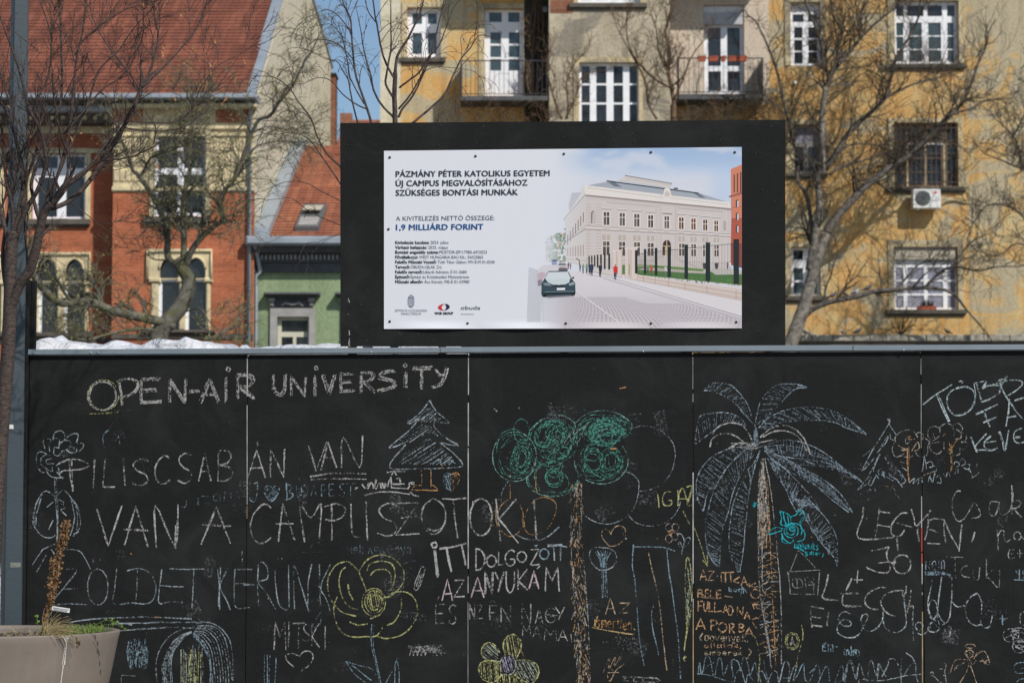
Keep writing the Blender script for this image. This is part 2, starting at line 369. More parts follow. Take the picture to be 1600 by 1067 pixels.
# brown window grille
gb = MB()
for i in range(13):
    x = XA(1400, 240) + (XA(1494, 240) - XA(1400, 240)) * i / 12
    gb.box(x - .007, x + .007, YA - .03, YA - .014, ZA(291), ZA(194))
for v in (200, 240, 285): gb.box(XA(1397, 240), XA(1497, 240), YA - .014, YA - .002, ZA(v) - .01, ZA(v) + .01)
for u in (1418.5, 1447.5, 1477.5): MB().box(XA(u - 1.6, 240), XA(u + 1.6, 240), YA + .20, YA + .216, ZA(290), ZA(224)).build('mullion', M['cream_stone'], wbrown)
MB().box(XA(1421, 240), XA(1475, 240), YA + .195, YA + .199, ZA(225), ZA(222.6)).build('mullion', M['white_frame'], wbrown)
gb.build('grille', M['brown_frame'], wbrown)
ZB0 = -0.0
def wallpart(u0, u1, Y, holes, mat, name='wall', label=None, z0=0.0, z1=None):
    mb = MB(); x0, x1 = px(u0, 270, Y).x, px(u1, 270, Y).x
    wall_holes(mb, x0, x1, z0, z1 if z1 else ZTOP, Y, holes, 0.22)
    return mb.build(name, M[mat], ap, label=label)
wallpart(626, 717, YA, holesA[:1], 'ochre_plaster')
wallpart(717, 819, YA, holesA[1:], 'ochre_plaster')
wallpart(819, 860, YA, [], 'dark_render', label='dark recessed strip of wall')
mb = MB(); wall_holes(mb, XB(858), XB(1047), 0, ZTOP, YB, holesB, 0.22)
mb.add([(XB(858), YB, 0), (XB(858), YA, 0), (XB(858), YA, ZTOP), (XB(858), YB, ZTOP)], [(0, 3, 2, 1)]); mb.add([(XB(1047), YB, 0), (XB(1047), YA, 0), (XB(1047), YA, ZTOP), (XB(1047), YB, ZTOP)], [(0, 1, 2, 3)])
mb.add([(XB(858), YB, ZTOP), (XB(1047), YB, ZTOP), (XB(1047), YA, ZTOP), (XB(858), YA, ZTOP)], [(0, 1, 2, 3)])
mb.build('projecting_bay', M['grey_plaster'], ap, label='projecting bay with bare grey beige render')
MB().box(XB(860), XB(895), YB - .012, YB + .01, ZB(21), ZB(-30)).build('brick_patch', M['old_brick'], ap)
wallpart(1046, 1203, YA, holesC, 'pink_plaster', label='pale pink rendered wall around the right balcony', z0=ZA(162))
wallpart(1046, 1203, YA, [], 'ochre_plaster', z1=ZA(162))
wallpart(1203, 1395, YA, [h for h in holesD if h[0] < XA(1390)], 'ochre_plaster')
wallpart(1395, 1512, YA, [h for h in holesD if h[0] > XA(1390)], 'ochre_plaster')
wallpart(1512, 1900, YA, [], 'ochre_plaster_worn', label='patchy beige wall where the ochre paint has worn off')
mb = MB().box(XA(594), XA(626), YA - 0.06, YA + 0.3, 0, ZTOP); mb.build('corner_pilaster', M['cream_plaster'], ap)
MB().box(XA(596), XA(1900), YA + 0.3, YA + 12, 0, ZTOP - .01).build('body', M['cream_plaster'], ap)
MB().box(XA(590), XA(1900), YA - 0.9, YA + 12.4, ZTOP + .01, ZTOP + 0.4).build('cornice', M['surround_plaster'], ap)
# balconies
def balcony(u0, u1, vslab0, vslab1, vrail, depth, slabm, label=None, side=None):
    Yf = YA - depth; X = lambda u: px(u, vslab0, Yf).x; Z = lambda v: px(800, v, Yf).z
    b = MB().bbox(X(u0), X(u1), Yf, YA - .002, Z(vslab1), Z(vslab0), .02).build('balcony', M[slabm], ap, label=label)
    r = MB(); zr, zb = Z(vrail), Z(vslab0)
    n = int((X(u1) - X(u0)) / 0.165)
    for i in range(n + 1):
        x = X(u0) + .03 + (X(u1) - X(u0) - .06) * i / n
        r.box(x - .008, x + .008, Yf + .03, Yf + .046, zb + .04, zr - .01)
    for zz, t in ((zr, .018), (zb + .07, .012)):
        r.box(X(u0) + .01, X(u1) - .01, Yf + .02, Yf + .055, zz - t, zz + t)
    for xe in (X(u0) + .02, X(u1) - .05):
        for zz in (zr, zb + .07): r.box(xe, xe + .03, Yf + .056, YA, zz - .012, zz + .012)
        for k in range(1, 7):
            y = Yf + .05 + (depth - .05) * k / 7
            r.box(xe + .006, xe + .022, y - .008, y + .008, zb + .04, zr - .013)
    r.build('railing', M['dark_metal'], b)
    if side:
        for s_ in side:
            MB().box(px(s_[0], vslab0, Yf).x, px(s_[1], vslab0, Yf).x, Yf + .06, YA - 0.03, zb + .003, Z(s_[2])).build('side_screen', M['slate_paint'], b)
    return b
balcony(719, 856, 150, 158, 95, 1.31, 'slate_paint', label='left iron railed balcony with dark slab', side=[(719, 721.5, 97)])
balcony(1060, 1194, 147, 156, 91, 1.31, 'slate_paint', label='right iron railed balcony above bare shrubs', side=[(1190, 1193, 94)])
balcony(719, 856, -44, -35, -99, 1.40, 'slate_paint'); balcony(1060, 1194, -44, -35, -99, 1.40, 'slate_paint')
# flower boxes on the right balcony rail
YF = YA - 1.31
plain('dead_plants', (0.12, 0.06, 0.03, 1), 0.9, var=0.5, scale=20)
for i, (a, b_) in enumerate([(1090, 1103), (1107, 1122), (1126, 1134), (1137, 1167)]):
    t = thing('flower_box', ['terracotta flower box hung at the left end of the right balcony rail', 'second terracotta flower box from the left on the balcony rail',
              'shortest terracotta flower box, in the middle of the balcony rail', 'longest terracotta flower box, nearest the right end of the balcony rail'][i], 'flower box', (px(a, 95, YF).x, YF, px(a, 98, YF).z), 'flower boxes on the balcony rail')
    x0, x1 = px(a, 93, YF).x, px(b_, 93, YF).x; z0, z1 = px(800, 97, YF).z, px(800, 89.5, YF).z
    m2 = MB().add([(x0 + .02, YF - .13, z0), (x1 - .02, YF - .13, z0), (x1 - .02, YF + .0, z0), (x0 + .02, YF, z0), (x0, YF - .16, z1), (x1, YF - .16, z1), (x1, YF + .01, z1), (x0, YF + .01, z1)],
             [(0, 1, 5, 4), (1, 2, 6, 5), (2, 3, 7, 6), (3, 0, 4, 7), (0, 3, 2, 1)]); m2.box(x0 - .01, x1 + .01, YF - .17, YF + .015, z1 - .02, z1 + .004); m2.build('trough', M['terracotta'], t)
    rr = random.Random(i); pl_ = MB()
    for k in range(int((x1 - x0) * 90)):
        x = rr.uniform(x0, x1); y = YF - rr.uniform(.02, .14); hh = rr.uniform(.03, .11)
        pl_.add([(x, y, z1 - .02), (x + .012, y, z1 - .02), (x + rr.uniform(-.05, .05), y - .02, z1 + hh)], [(0, 1, 2)])
    pl_.build('plants', M['dead_plants'], t, kind='stuff')
# flower box on the lower right sill
x0, x1 = px(1432, 480, YA).x, px(1463, 480, YA).x; z0 = px(800, 483.9, YA).z
t = thing('flower_box', 'long red flower box standing on the sill of the window with the beige blind', 'flower box', ((x0 + x1) / 2, YA - .02, z0))
mb = MB().add([(x0 + .02, YA - .10, z0), (x1 - .02, YA - .10, z0), (x1 - .02, YA + .03, z0), (x0 + .02, YA + .03, z0), (x0, YA - .12, z0 + .12), (x1, YA - .12, z0 + .12), (x1, YA + .04, z0 + .12), (x0, YA + .04, z0 + .12)],
              [(0, 1, 5, 4), (1, 2, 6, 5), (2, 3, 7, 6), (3, 0, 4, 7), (4, 5, 6, 7), (0, 3, 2, 1)]); mb.build('trough', M['terracotta'], t)
pl_ = MB(); rr = random.Random(5)
for k in range(60):
    x = rr.uniform(x0 + .15, x1 - .15); a = rr.uniform(.04, .3); pl_.add([(x, YA - .03, z0 + .11), (x + .03, YA - .05, z0 + .11), (x + rr.uniform(-.08, .08), YA - rr.uniform(0, .1), z0 + .11 + a)], [(0, 1, 2)])
pl_.build('plants', M['dark_render'], t, kind='stuff')
# AC unit
YC = YA - 0.60
ac = thing('air_conditioner', 'white outdoor air conditioning unit with round fan under the brown framed window', 'air conditioner', (px(1448, 325, YC).x, YC, px(800, 325, YC).z))
X = lambda u: px(u, 310, YC).x; Z = lambda v: px(800, v, YC).z
MB().bbox(X(1426.5), X(1470), YC, YC + .40, Z(325.5), Z(295.5), .02).build('casing', M['white_plastic'], ac)
cx, cz, r_ = X(1442), Z(310), (X(1454) - X(1442))
fb = MB()
vsn = []; 
fb.add([(cx + r_ * math.cos(a * math.pi / 16), YC - .012, cz + r_ * math.sin(a * math.pi / 16)) for a in range(32)] + [(cx + r_ * math.cos(a * math.pi / 16), YC + .01, cz + r_ * math.sin(a * math.pi / 16)) for a in range(32)],
       [tuple(range(32))] + [(a, (a + 1) % 32 + 0, (a + 1) % 32 + 32, a + 32) for a in range(32)])
fo = fb.build('fan_guard', M['fan_grille'], ac)
rg = MB()
for k in (0.35, 0.6, 0.85):
    rg.tube([(cx + r_ * k * math.cos(a * math.pi / 10), YC - .018, cz + r_ * k * math.sin(a * math.pi / 10)) for a in range(21)], .004, 4)
for a in range(8): rg.tube([(cx, YC - .02, cz), (cx + r_ * math.cos(a * math.pi / 4), YC - .02, cz + r_ * math.sin(a * math.pi / 4))], .004, 4)
rg.build('guard_wire', M['dark_metal'], fo)
bx, bz, br_ = X(1462), Z(301), .05
MB().add([(bx + br_ * math.cos(a * math.pi / 8), YC - .004, bz + br_ * math.sin(a * math.pi / 8)) for a in range(16)], [tuple(range(16))]).build('round_badge', M['red_badge'], ac)
MB().box(X(1457), X(1467), YC - .004, YC + .01, Z(314.2), Z(313)).build('print_line', M['zinc'], ac)
for u in (1434, 1463): MB().box(X(u), X(u) + .04, YC + .02, YA, Z(326.6), Z(325.6)).build('bracket', M['white_plastic'], ac)
MB().tube([px(1470, 311, YC + .2), px(1482, 311.5, YA - .1), px(1495, 313, YA - .05), px(1508, 317, YA - .04), px(1519, 318, YA + .02)], .035, 8).build('pipe', M['cream_stone'], ac)
# small fittings on the wall
for (u, v) in ((1242, 130),):
    c = px(u, v, YA - .02); MB().tube([c + Vector((0, -.08, 0)), c + Vector((0, .02, 0))], .07, 10).build('wall_lamp', M['white_plastic'], ap)
c = px(852, 15, YA - .2); tag(MB().tube([c, c + Vector((0, .02, 0))], [.12, .12], 14).tube([c + Vector((0, .02, 0)), c + Vector((0, .198, 0))], .02, 6).build('satellite_dish', M['zinc']), 'small round grey dish on the dark strip of wall beside the left balcony door', 'dish')

# ================================================================== low stone wall with coping
YW = 82.2
t = thing('stone_wall', 'low old stone wall with pale blotched coping in front of the ochre building', 'wall', (px(1420, 530, YW).x, YW, 0))
x0, x1 = px(1180, 530, YW).x, px(1780, 530, YW).x
MB().box(x0 + .05, x1, YW + .12, YW + .55, 0, px(800, 533, YW).z).build('masonry', M['soffit_dark'], t)
rr = random.Random(3); x = x0; xs = []
while x < x1 - .3:
    w = rr.uniform(.55, .8); xs.append((x, min(x + w, x1))); x += w
for a, b_ in xs:
    MB().bbox(a + .01, b_ - .01, YW + rr.uniform(-.02, .02), YW + .68, px(800, 533, YW).z + .003, px(800, 522.5 + rr.uniform(-.6, .6), YW).z, .02).build('coping_stone', M['stone_coping'], t)

# ================================================================== red brick building
YR = 61.0; YP = 60.2      # recessed wing and projecting wing
rb = thing('brick_building', 'red brick building with cream gothic arched windows and steep tiled roof', 'building', (px(200, 500, YR).x, YR, 0))
XR = lambda u, v=350: px(u, v, YR).x
ZR = lambda v: px(800, v, YR).z
XP = lambda u, v=350: px(u, v, YP).x
ZP = lambda v: px(800, v, YP).z
def arch_pts(x0, x1, zs, zt, n=7, grow=0.0):
    """pointed arch from spring level zs to tip zt, right to left"""
    w = (x1 - x0) / 2; cx_ = (x0 + x1) / 2; out = []
    for i in range(n + 1):
        t_ = i / n; out.append((x1 - w * (1 - math.cos(t_ * math.pi / 2 * .92)) / (1 - math.cos(math.pi / 2 * .92)), zs + (zt - zs) * math.sin(t_ * math.pi / 2 * .92) / math.sin(math.pi / 2 * .92)))
    for i in range(n - 1, -1, -1):
        p = out[i]; out.append((2 * cx_ - p[0], p[1]))
    return out
def gothic(Y, ox, frame, arches, vtip, vspring, vhead, vb, parent, low, sillv, label=None, caps=True):
    vm = (vtip + vb) / 2; X = lambda u: px(u + ox, vm, Y).x; Z = lambda v: px(800, v, Y).z
    u0, v0, u1, v1 = frame
    # head panel with pointed lights
    holes = []
    for a, b_ in arches:
        hp_ = [(X(a), Z(vhead)), (X(b_), Z(vhead))] + arch_pts(X(a), X(b_), Z(vspring), Z(vtip)); holes.append(hp_)
    head = MB().plate([(X(u0), Z(v1)), (X(u1), Z(v1)), (X(u1), Z(v0)), (X(u0), Z(v0))], holes, Y - .03, Y + .16).build('window', M['cream_stone'], parent, label=label)
    for hp_ in holes:   # moulded ring round each arch
        ring = [(p[0], Y - .045, p[1]) for p in hp_[2:]]; MB().tube(ring, .035, 6).build('arch_moulding', M['cream_stone'], head)
    MB().tube([(X(u0) - .0, Y - .05, Z(v1)), (X(u0), Y - .05, Z(v0)), (X(u1), Y - .05, Z(v0)), (X(u1), Y - .05, Z(v1))], .05, 6).build('label_moulding', M['cream_stone'], head)
    for a, b_ in arches:
        MB().box(X(a) - .03, X(b_) + .03, Y + .10, Y + .12, Z(vhead - 0), Z(vtip) + .05).build('pane', M['dark_glass'], head)
        MB().box(X(a) - .03, X(b_) + .03, Y + .02, Y + .14, Z(vhead + 5), Z(vhead) - .002).build('transom', M['white_frame'], head)
        MB().box(X(a) - .02, X(b_) + .02, Y + .10, Y + .12, Z(vb), Z(vhead + 5) - .002).build('pane', M['dark_glass'], head)
        MB().box(X(a) - .03, X(a) + .06, Y + .06, Y + .098, Z(vb), Z(vhead + 5.2)).build('casement', M['white_frame'], head)
    for a, b_ in low:   # shafts
        MB().bbox(X(a), X(b_), Y - .04, Y + .2, Z(vb), Z(vhead + 7), .03).build('shaft', M['cream_stone'], head)
        MB().bbox(X(a) - .06, X(b_) + .06, Y - .09, Y + .2, Z(vhead + 6.8), Z(vhead - .5), .03).build('capital', M['cream_stone'], head)
    MB().bbox(X(u0) - .12, X(u1) + .12, Y - .16, Y + .2, Z(sillv), Z(vb) - .002, .02).build('sill', M['dark_sill'], head)
    return (X(low[0][0]), X(low[-1][1]), Z(vb), Z(v0) - .04)
def rwall(x0, x1, Y, z0, z1, holes, mat, name='wall'):
    mb = MB(); wall_holes(mb, x0, x1, z0, z1, Y, holes, 0.22); return mb.build(name, M[mat], rb)
hR = []; hP = []
for off in (0, -131):
    hR.append(gothic(YR, off, (46, 397, 140, 441), [(61, 89), (101, 131)], 404, 424, 439, 520, rb, [(50, 60), (90, 100), (132, 139)], 527, None))
hP.append(gothic(YP, 0, (230, 392, 330, 437), [(249, 279), (291, 321)], 402, 420, 435, 516, rb, [(236, 248), (280, 290), (322, 329)], 521, 'gothic window behind the leaning tree trunk'))
# upper windows
def uwin(Y, u0, v0, u1, v1, panes, sill):
    h, w = window(rb, Y, u0, v0, u1, v1, panes, fm='white_frame', depth=0.14, sill=sill, surround=(u0 - 6, v0 - 8, u1 + 8, v1), surm='cream_stone'); return h
hR.append(uwin(YR, 50, 240, 134, 343, [(58, 244, 88, 262), (102, 244, 130, 262), (58, 276, 88, 338), (102, 276, 130, 338)], (42, 343, 142, 352)))
hR.append(uwin(YR, -80, 240, 0, 343, [(-72, 244, -44, 262), (-30, 244, -6, 262), (-72, 276, -44, 338), (-30, 276, -6, 338)], (-88, 343, 8, 352)))
hP.append(uwin(YP, 240, 205, 322, 338, [(246, 212, 276, 262), (286, 212, 317, 262), (246, 272, 276, 332), (286, 272, 317, 332)], (226, 340, 330, 348)))
xl, xm, xr = XR(-220), XP(176), XP(397.5)
e = .003
rwall(xl, xm + .3, YR, 0, ZR(180), hR, 'red_brick')
rwall(xm, xr, YP, 0, ZP(298), [h for h in hP if h[3] < ZP(380)] + [(h[0], h[1], h[2], ZP(298) + 1) for h in hP if h[3] > ZP(380)], 'red_brick')
rwall(xm, xr, YP, ZP(298), ZP(170), [(h[0], h[1], ZP(298) - 1, h[3]) for h in hP if h[3] > ZP(380)], 'cream_stone', 'stone_frieze')
# red panels and bands in the frieze
for (a, b_, c, d) in ((174, 224, 172, 192), (337, 388, 172, 192)):
    MB().box(XP(a, 180), XP(b_, 180), YP - .012, YP + .01, ZP(d), ZP(c)).build('brick_panel', M['red_brick'], rb)
rr = random.Random(8)
for side in ((178, 236), (324, 388)):
    u = side[0]
    while u < side[1] - 6:      # carved blocks on the frieze
        w_ = 9
        for v in (216, 240, 264):
            MB().bbox(XP(u, 250), XP(u + w_ - 1, 250), YP - .03, YP + .01, ZP(v + 20), ZP(v + 1), .02).build('carved_block', M['cream_stone'], rb)
        u += w_
for v0, v1, pr in ((197, 202, .07), (210, 213, .05), (292, 298, .06), (298.5, 300, .03)):
    MB().box(xm - .02, xr, YP - pr, YP + .0, ZP(v1), ZP(v0)).build('string_course', M['cream_stone'], rb)
MB().add([(xm, YP, 0), (xm, YR + .01, 0), (xm, YR + .01, ZP(165)), (xm, YP, ZP(165))], [(0, 3, 2, 1)]).build('return_wall', M['red_brick'], rb)
MB().box(xl, xm - .01, YR - .05, YR - .002, ZR(209), ZR(198)).build('string_course', M['cream_stone'], rb)
MB().box(xl, xm - .01, YR - .07, YR - .002, ZR(240), ZR(233)).build('string_course', M['cream_stone'], rb)
MB().box(xl, xm - .01, YR - .05, YR - .002, ZR(535), ZR(528)).build('plinth_course', M['dark_sill'], rb)
MB().box(xm + .01, xr - .01, YP - .05, YP - .002, ZP(529), ZP(522)).build('plinth_course', M['dark_sill'], rb)
# eaves: soffit box with dentils, then gutter
MB().box(xl, xm - .02, YR - .45, YR - .003, ZR(197), ZR(183)).build('eaves', M['soffit_dark'], rb)
for i in range(12):
    x = xm - .3 - i * .27
    MB().box(x, x + .1, YR - .52, YR - .452, ZR(192), ZR(187)).build('dentil', M['cream_stone'], rb)
MB().bbox(xl, xm - .0, YR - .78, YR + .0, ZR(182.8), ZR(172), .03).build('gutter', M['zinc'], rb)
MB().bbox(xm, xr + .05, YP - .35, YP - .003, ZP(171.8), ZP(165), .03).build('cornice', M['cream_stone'], rb)
MB().bbox(xl, xr + .1, YP - .6, YP + .3, ZP(160.5), ZP(152), .03).build('gutter', M['zinc'], rb)
MB().box(xl, xm - .01, YP - .3, YR, ZR(171.8), ZP(161)).build('fascia', M['soffit_dark'], rb)
# roof
Z0 = ZP(154); YE = YP - .5; YRG = 71.9; ZRG = Z0 + (YRG - YE) * .535
def tiled_roof(name, x0, x1, ya, za, yb, zb, course, lift, mat, parent):
    L = math.hypot(yb - ya, zb - za); n = int(L / course); mb = MB()
    dy, dz = (yb - ya) / L, (zb - za) / L; nx = (-dz, dy)   # normal in (y, z)
    nseg = max(1, int((x1 - x0) / .9)); rr_ = random.Random(2)
    jit = [[rr_.uniform(-.006, .006) for _ in range(nseg + 1)] for _ in range(n)]
    for i in range(n):
        a = i * course; b_ = (i + 1.15) * course
        V = []
        for k in range(nseg + 1):
            x = x0 + (x1 - x0) * k / nseg; l_ = lift + jit[i][k]
            V += [(x, ya + dy * a + nx[0] * 0, za + dz * a), (x, ya + dy * a + nx[0] * l_, za + dz * a + nx[1] * l_), (x, ya + dy * b_ + nx[0] * .004, za + dz * b_ + nx[1] * .004)]
        fs = []
        for k in range(nseg):
            p = 3 * k; q = p + 3
            fs += [(p, q, q + 1, p + 1), (p + 1, q + 1, q + 2, p + 2)]
        mb.add(V, fs)
    mb.add([(x0, ya, za - .04), (x1, ya, za - .04), (x1, yb, zb - .04), (x0, yb, zb - .04)], [(0, 1, 2, 3)])
    return mb.build(name, M[mat], parent)
XG = px(398, 158, YP).x
tiled_roof('roof', xl, XG - .18, YE, Z0, YRG, ZRG, .29, .035, 'roof_tile', rb)
# firewall gable with zinc capping
gp = [(YP + .05, Z0 - .2), (YRG, ZRG + .05), (86, px(800, 110, 86).z), (86, 0), (YP + .05, 0)]
mb = MB(); vs_ = [(XG - .16, y, z) for y, z in gp] + [(XG, y, z) for y, z in gp]; n5 = 5
mb.add(vs_, [(4, 3, 2, 1, 0), (5, 6, 7, 8, 9)] + [(i, (i + 1) % 5, (i + 1) % 5 + 5, i + 5) for i in range(5)])
mb.build('firewall', M['cream_plaster'], rb, label='tall cream rendered gable wall')
cap = MB()
for (ya, za), (yb, zb) in (((YP - .3, Z0 - .05), (YRG, ZRG + .12)), ((YRG, ZRG + .12), (86.1, gp[2][1] + .07))):
    cap.add([(XG - .25, ya, za), (XG + .04, ya, za), (XG + .04, yb, zb), (XG - .25, yb, zb), (XG - .25, ya, za + .10), (XG + .04, ya, za + .10), (XG + .04, yb, zb + .10), (XG - .25, yb, zb + .10)],
            [(0, 1, 5, 4), (1, 2, 6, 5), (2, 3, 7, 6), (3, 0, 4, 7), (4, 5, 6, 7), (3, 2, 1, 0)])
cap.build('parapet_capping', M['zinc'], rb)
MB().box(XG - .3, XG + .16, 85.4, 86.4, 0, px(800, 122, 86).z).build('brick_pier', M['old_brick'], rb)
MB().box(XG - .34, XG + .2, 85.3, 86.5, px(800, 122, 86).z + .001, px(800, 119.5, 86).z).build('pier_cap', M['dark_metal'], rb)
# roof hatch
Yh = 63.2; c = px(160, 122, Yh)
hb = MB().bbox(c.x - .2, c.x + .17, Yh - .28, Yh + .2, c.z - .5, c.z + .17, .03); hb.build('roof_hatch', M['shutter_grey'], rb)
MB().tube([(XP(391, 250), YP - .09, 0), (XP(391, 250), YP - .09, ZP(172)), (XP(391, 250), YP - .3, ZP(163))], .05, 8).build('downpipe', M['zinc'], rb)
MB().box(xl, XG - .2, YR + .3, YRG + 12, 0, Z0 - .5).build('body', M['red_brick'], rb)

# ================================================================== green house
YG = 60.6
gh = thing('green_house', 'low green rendered house with orange tiled roof and dark grey cornice', 'building', (px(460, 500, YG).x, YG, 0))
XGf = lambda u, v=450: px(u, v, YG).x
ZG = lambda v: px(800, v, YG).z
gx0, gx1 = XGf(399), px(592, 450, YG).x
hg = []
for off in (0, 111):
    h, w = window(gh, YG, 433 + off, 495, 483 + off, 612, [(439 + off, 500, 480 + off, 518), (439 + off, 526, 457 + off, 600), (462 + off, 526, 480 + off, 600)], fm='cream_frame', depth=.12,
                  surround=(422 + off, 482, 492 + off, 612, .07), surm='grey_moulding', label='window under the dark grey lintel of the green house' if off == 0 else None)
    hg.append(h)
    Xo = lambda u: XGf(u + off, 470)
    MB().bbox(Xo(414), Xo(501), YG - .34, YG - .002, ZG(463), ZG(458), .03).build('lintel', M['slate_paint'], w)
    MB().bbox(Xo(419), Xo(496), YG - .24, YG - .002, ZG(466), ZG(463.2), .02).build('lintel', M['slate_paint'], w)
    MB().box(Xo(428), Xo(486), YG - .06, YG - .002, ZG(481), ZG(466.2)).build('frieze', M['slate_paint'], w)
    for a in (420, 482):
        MB().bbox(Xo(a), Xo(a + 10), YG - .2, YG - .062, ZG(472), ZG(466.3), .03).build('console', M['grey_moulding'], w)
        MB().bbox(Xo(a + 1.5), Xo(a + 8.5), YG - .13, YG - .062, ZG(479), ZG(472.2), .03).build('console', M['grey_moulding'], w)
    MB().tube([(Xo(440), YG - .08, ZG(478)), (Xo(447), YG - .1, ZG(474)), (Xo(458), YG - .1, ZG(476.5)), (Xo(468), YG - .1, ZG(474)), (Xo(474), YG - .08, ZG(478))], .035, 6).build('garland', M['grey_moulding'], w)
mb = MB(); wall_holes(mb, gx0, gx1, 0, ZG(384), YG, hg, .22); mb.build('wall', M['green_plaster'], gh)
MB().box(gx0, gx1, YG - .10, YG - .002, ZG(426), ZG(411)).build('entablature', M['slate_paint'], gh)
MB().box(gx0, gx1, YG - .18, YG - .002, ZG(410.8), ZG(398)).build('entablature', M['slate_paint'], gh)
MB().bbox(gx0 - .15, gx1, YG - .45, YG - .002, ZG(397.8), ZG(384), .05).build('entablature', M['slate_paint'], gh)
db = MB(); x = gx0 + .05; k = 0
while x < gx1 - .1:
    MB().box(x, x + .055, YG - .24, YG - .182, ZG(407), ZG(399.5)).build('dentil', M['grey_moulding'], gh); x += .105
    k += 1
Zg0 = px(800, 370, YG - .5).z
MB().bbox(XGf(388), gx1, YG - .75, YG + .1, px(800, 383, YG - .7).z, px(800, 369, YG - .7).z, .05).build('gutter', M['zinc'], gh)
YGr = 71.0; Zgr = px(800, 228, YGr).z
XF = XG + .02
tiled_roof('roof', XF, gx1, YG - .3, Zg0 - .05, YGr, Zgr, .30, .04, 'roof_tile_orange', gh)
mb = MB().add([(XF, YGr, Zgr), (gx1, YGr, Zgr), (gx1, YGr + 10, Zgr - 4), (XF, YGr + 10, Zgr - 4)], [(0, 1, 2, 3)]); mb.build('roof_back', M['roof_tile_orange'], gh)
def onroof(u, v):      # point on the green house roof plane seen at this pixel
    d = ray(u, v); ya, za = YG - .3, Zg0 - .05; s_ = (Zgr - za) / (YGr - ya)
    t_ = (za - CAMZ - s_ * ya) / (d.z - s_ * d.y); return Vector((d.x * t_, d.y * t_, CAMZ + d.z * t_))
a, b_, c, d = onroof(398, 353), onroof(425, 366), onroof(473, 232), onroof(450, 238)
up = Vector((0, 0, .22))
pts = [Vector((XF, YG - .4, Zg0)), Vector((XF + .36, YG - .4, Zg0)), Vector((XF + .36, YGr, Zgr)), Vector((XF, YGr, Zgr))]
mb = MB().add(pts + [p + up for p in pts], [(0, 1, 5, 4), (1, 2, 6, 5), (2, 3, 7, 6), (3, 0, 4, 7), (4, 5, 6, 7)]); mb.build('flashing', M['zinc'], gh)
# skylight
q = [onroof(461, 363), onroof(498, 363), onroof(511, 327), onroof(475, 327)]; nn = (q[1] - q[0]).cross(q[3] - q[0]).normalized()
sk = MB(); up = nn * .14; sk.add([p - nn * .02 for p in q] + [p + up for p in q], [(0, 1, 5, 4), (1, 2, 6, 5), (2, 3, 7, 6), (3, 0, 4, 7), (4, 5, 6, 7)])
so = sk.build('skylight', M['fan_grille'], gh)
def qq(s0, s1, t0, t1, h_): 
    f = lambda s_, t_: q[0].lerp(q[1], s_).lerp(q[3].lerp(q[2], s_), t_) + nn * h_
    return [f(s0, t0), f(s1, t0), f(s1, t1), f(s0, t1)]
MB().add(qq(.1, .9, .08, .42, .146), [(0, 1, 2, 3)]).build('pane', M['grey_moulding'], so)
a4 = qq(.1, .9, .52, .94, .146); a4[0] += nn * .25 * 0.5; a4[1] += nn * .12
MB().add(a4, [(0, 1, 2, 3)]).build('pane', M['blind_fabric'], so)
MB().box(gx0 + .2, gx1, YG + .3, YGr + 8, 0, Zg0 - .4).build('body', M['green_plaster'], gh)
MB().tube([(XGf(400, 380), YG - .5, ZG(384)), (XGf(402, 395), YG - .4, ZG(392)), (XGf(408, 420), YG - .12, ZG(425)), (XGf(400, 420), YG - .12, ZG(432)), (XGf(401, 450), YG - .12, ZG(455)), (XGf(401, 450), YG - .12, 0)], .055, 8).build('downpipe', M['zinc'], gh)
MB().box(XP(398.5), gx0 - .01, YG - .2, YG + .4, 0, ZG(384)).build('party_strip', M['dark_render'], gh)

# ================================================================== far house roof between the buildings
YD = 118
fh = thing('distant_house', 'sliver of orange tiled roof of a distant house in the gap of sky', 'building', (px(565, 190, YD).x, YD, 0))
z1 = px(800, 187, YD + 4).z; x0, x1 = px(530, 190, YD).x, px(640, 190, YD).x
tiled_roof('roof', x0, x1, YD - 4, z1 - 3, YD + 4, z1, .4, .04, 'roof_tile_orange', fh)
MB().box(x0 + .3, x1 - .3, YD - 3.5, YD + 6, 0, z1 - 3.2).build('wall', M['cream_plaster'], fh)
c = px(541, 183, YD + 3); MB().box(c.x - .3, c.x + .3, YD + 2.7, YD + 3.4, c.z - 2, c.z + .15).build('chimney', M['old_brick'], fh)
# ------------------------------------------------------------------ trees
barkmat('bark_plane', (0.07, 0.06, 0.05, 1), (0.26, 0.235, 0.20, 1), (5, 5, 5))
barkmat('bark_twig', (0.035, 0.027, 0.018, 1), (0.11, 0.088, 0.06, 1), (6, 6, 6))
barkmat('bark_limb', (0.035, 0.03, 0.025, 1), (0.15, 0.13, 0.11, 1), (5, 5, 5))
barkmat('bark_dark', (0.022, 0.018, 0.014, 1), (0.075, 0.06, 0.045, 1), (6, 6, 6))
barkmat('bark_mossy', (0.05, 0.045, 0.03, 1), (0.16, 0.15, 0.12, 1), (4, 4, 3), moss=(0.10, 0.10, 0.035, 1))
barkmat('bark_brown', (0.06, 0.035, 0.02, 1), (0.17, 0.11, 0.06, 1), (6, 6, 6))
barkmat('bark_young', (0.020, 0.013, 0.011, 1), (0.085, 0.058, 0.048, 1), (30, 30, 12))
barkmat('bark_cherry', (0.017, 0.011, 0.009, 1), (0.085, 0.058, 0.047, 1), (40, 40, 90))
plain('bud_green', (0.21, 0.205, 0.07, 1), 0.7, var=0.4, scale=5)
plain('dry_leaf', (0.26, 0.12, 0.045, 1), 0.7, var=0.45, scale=30)
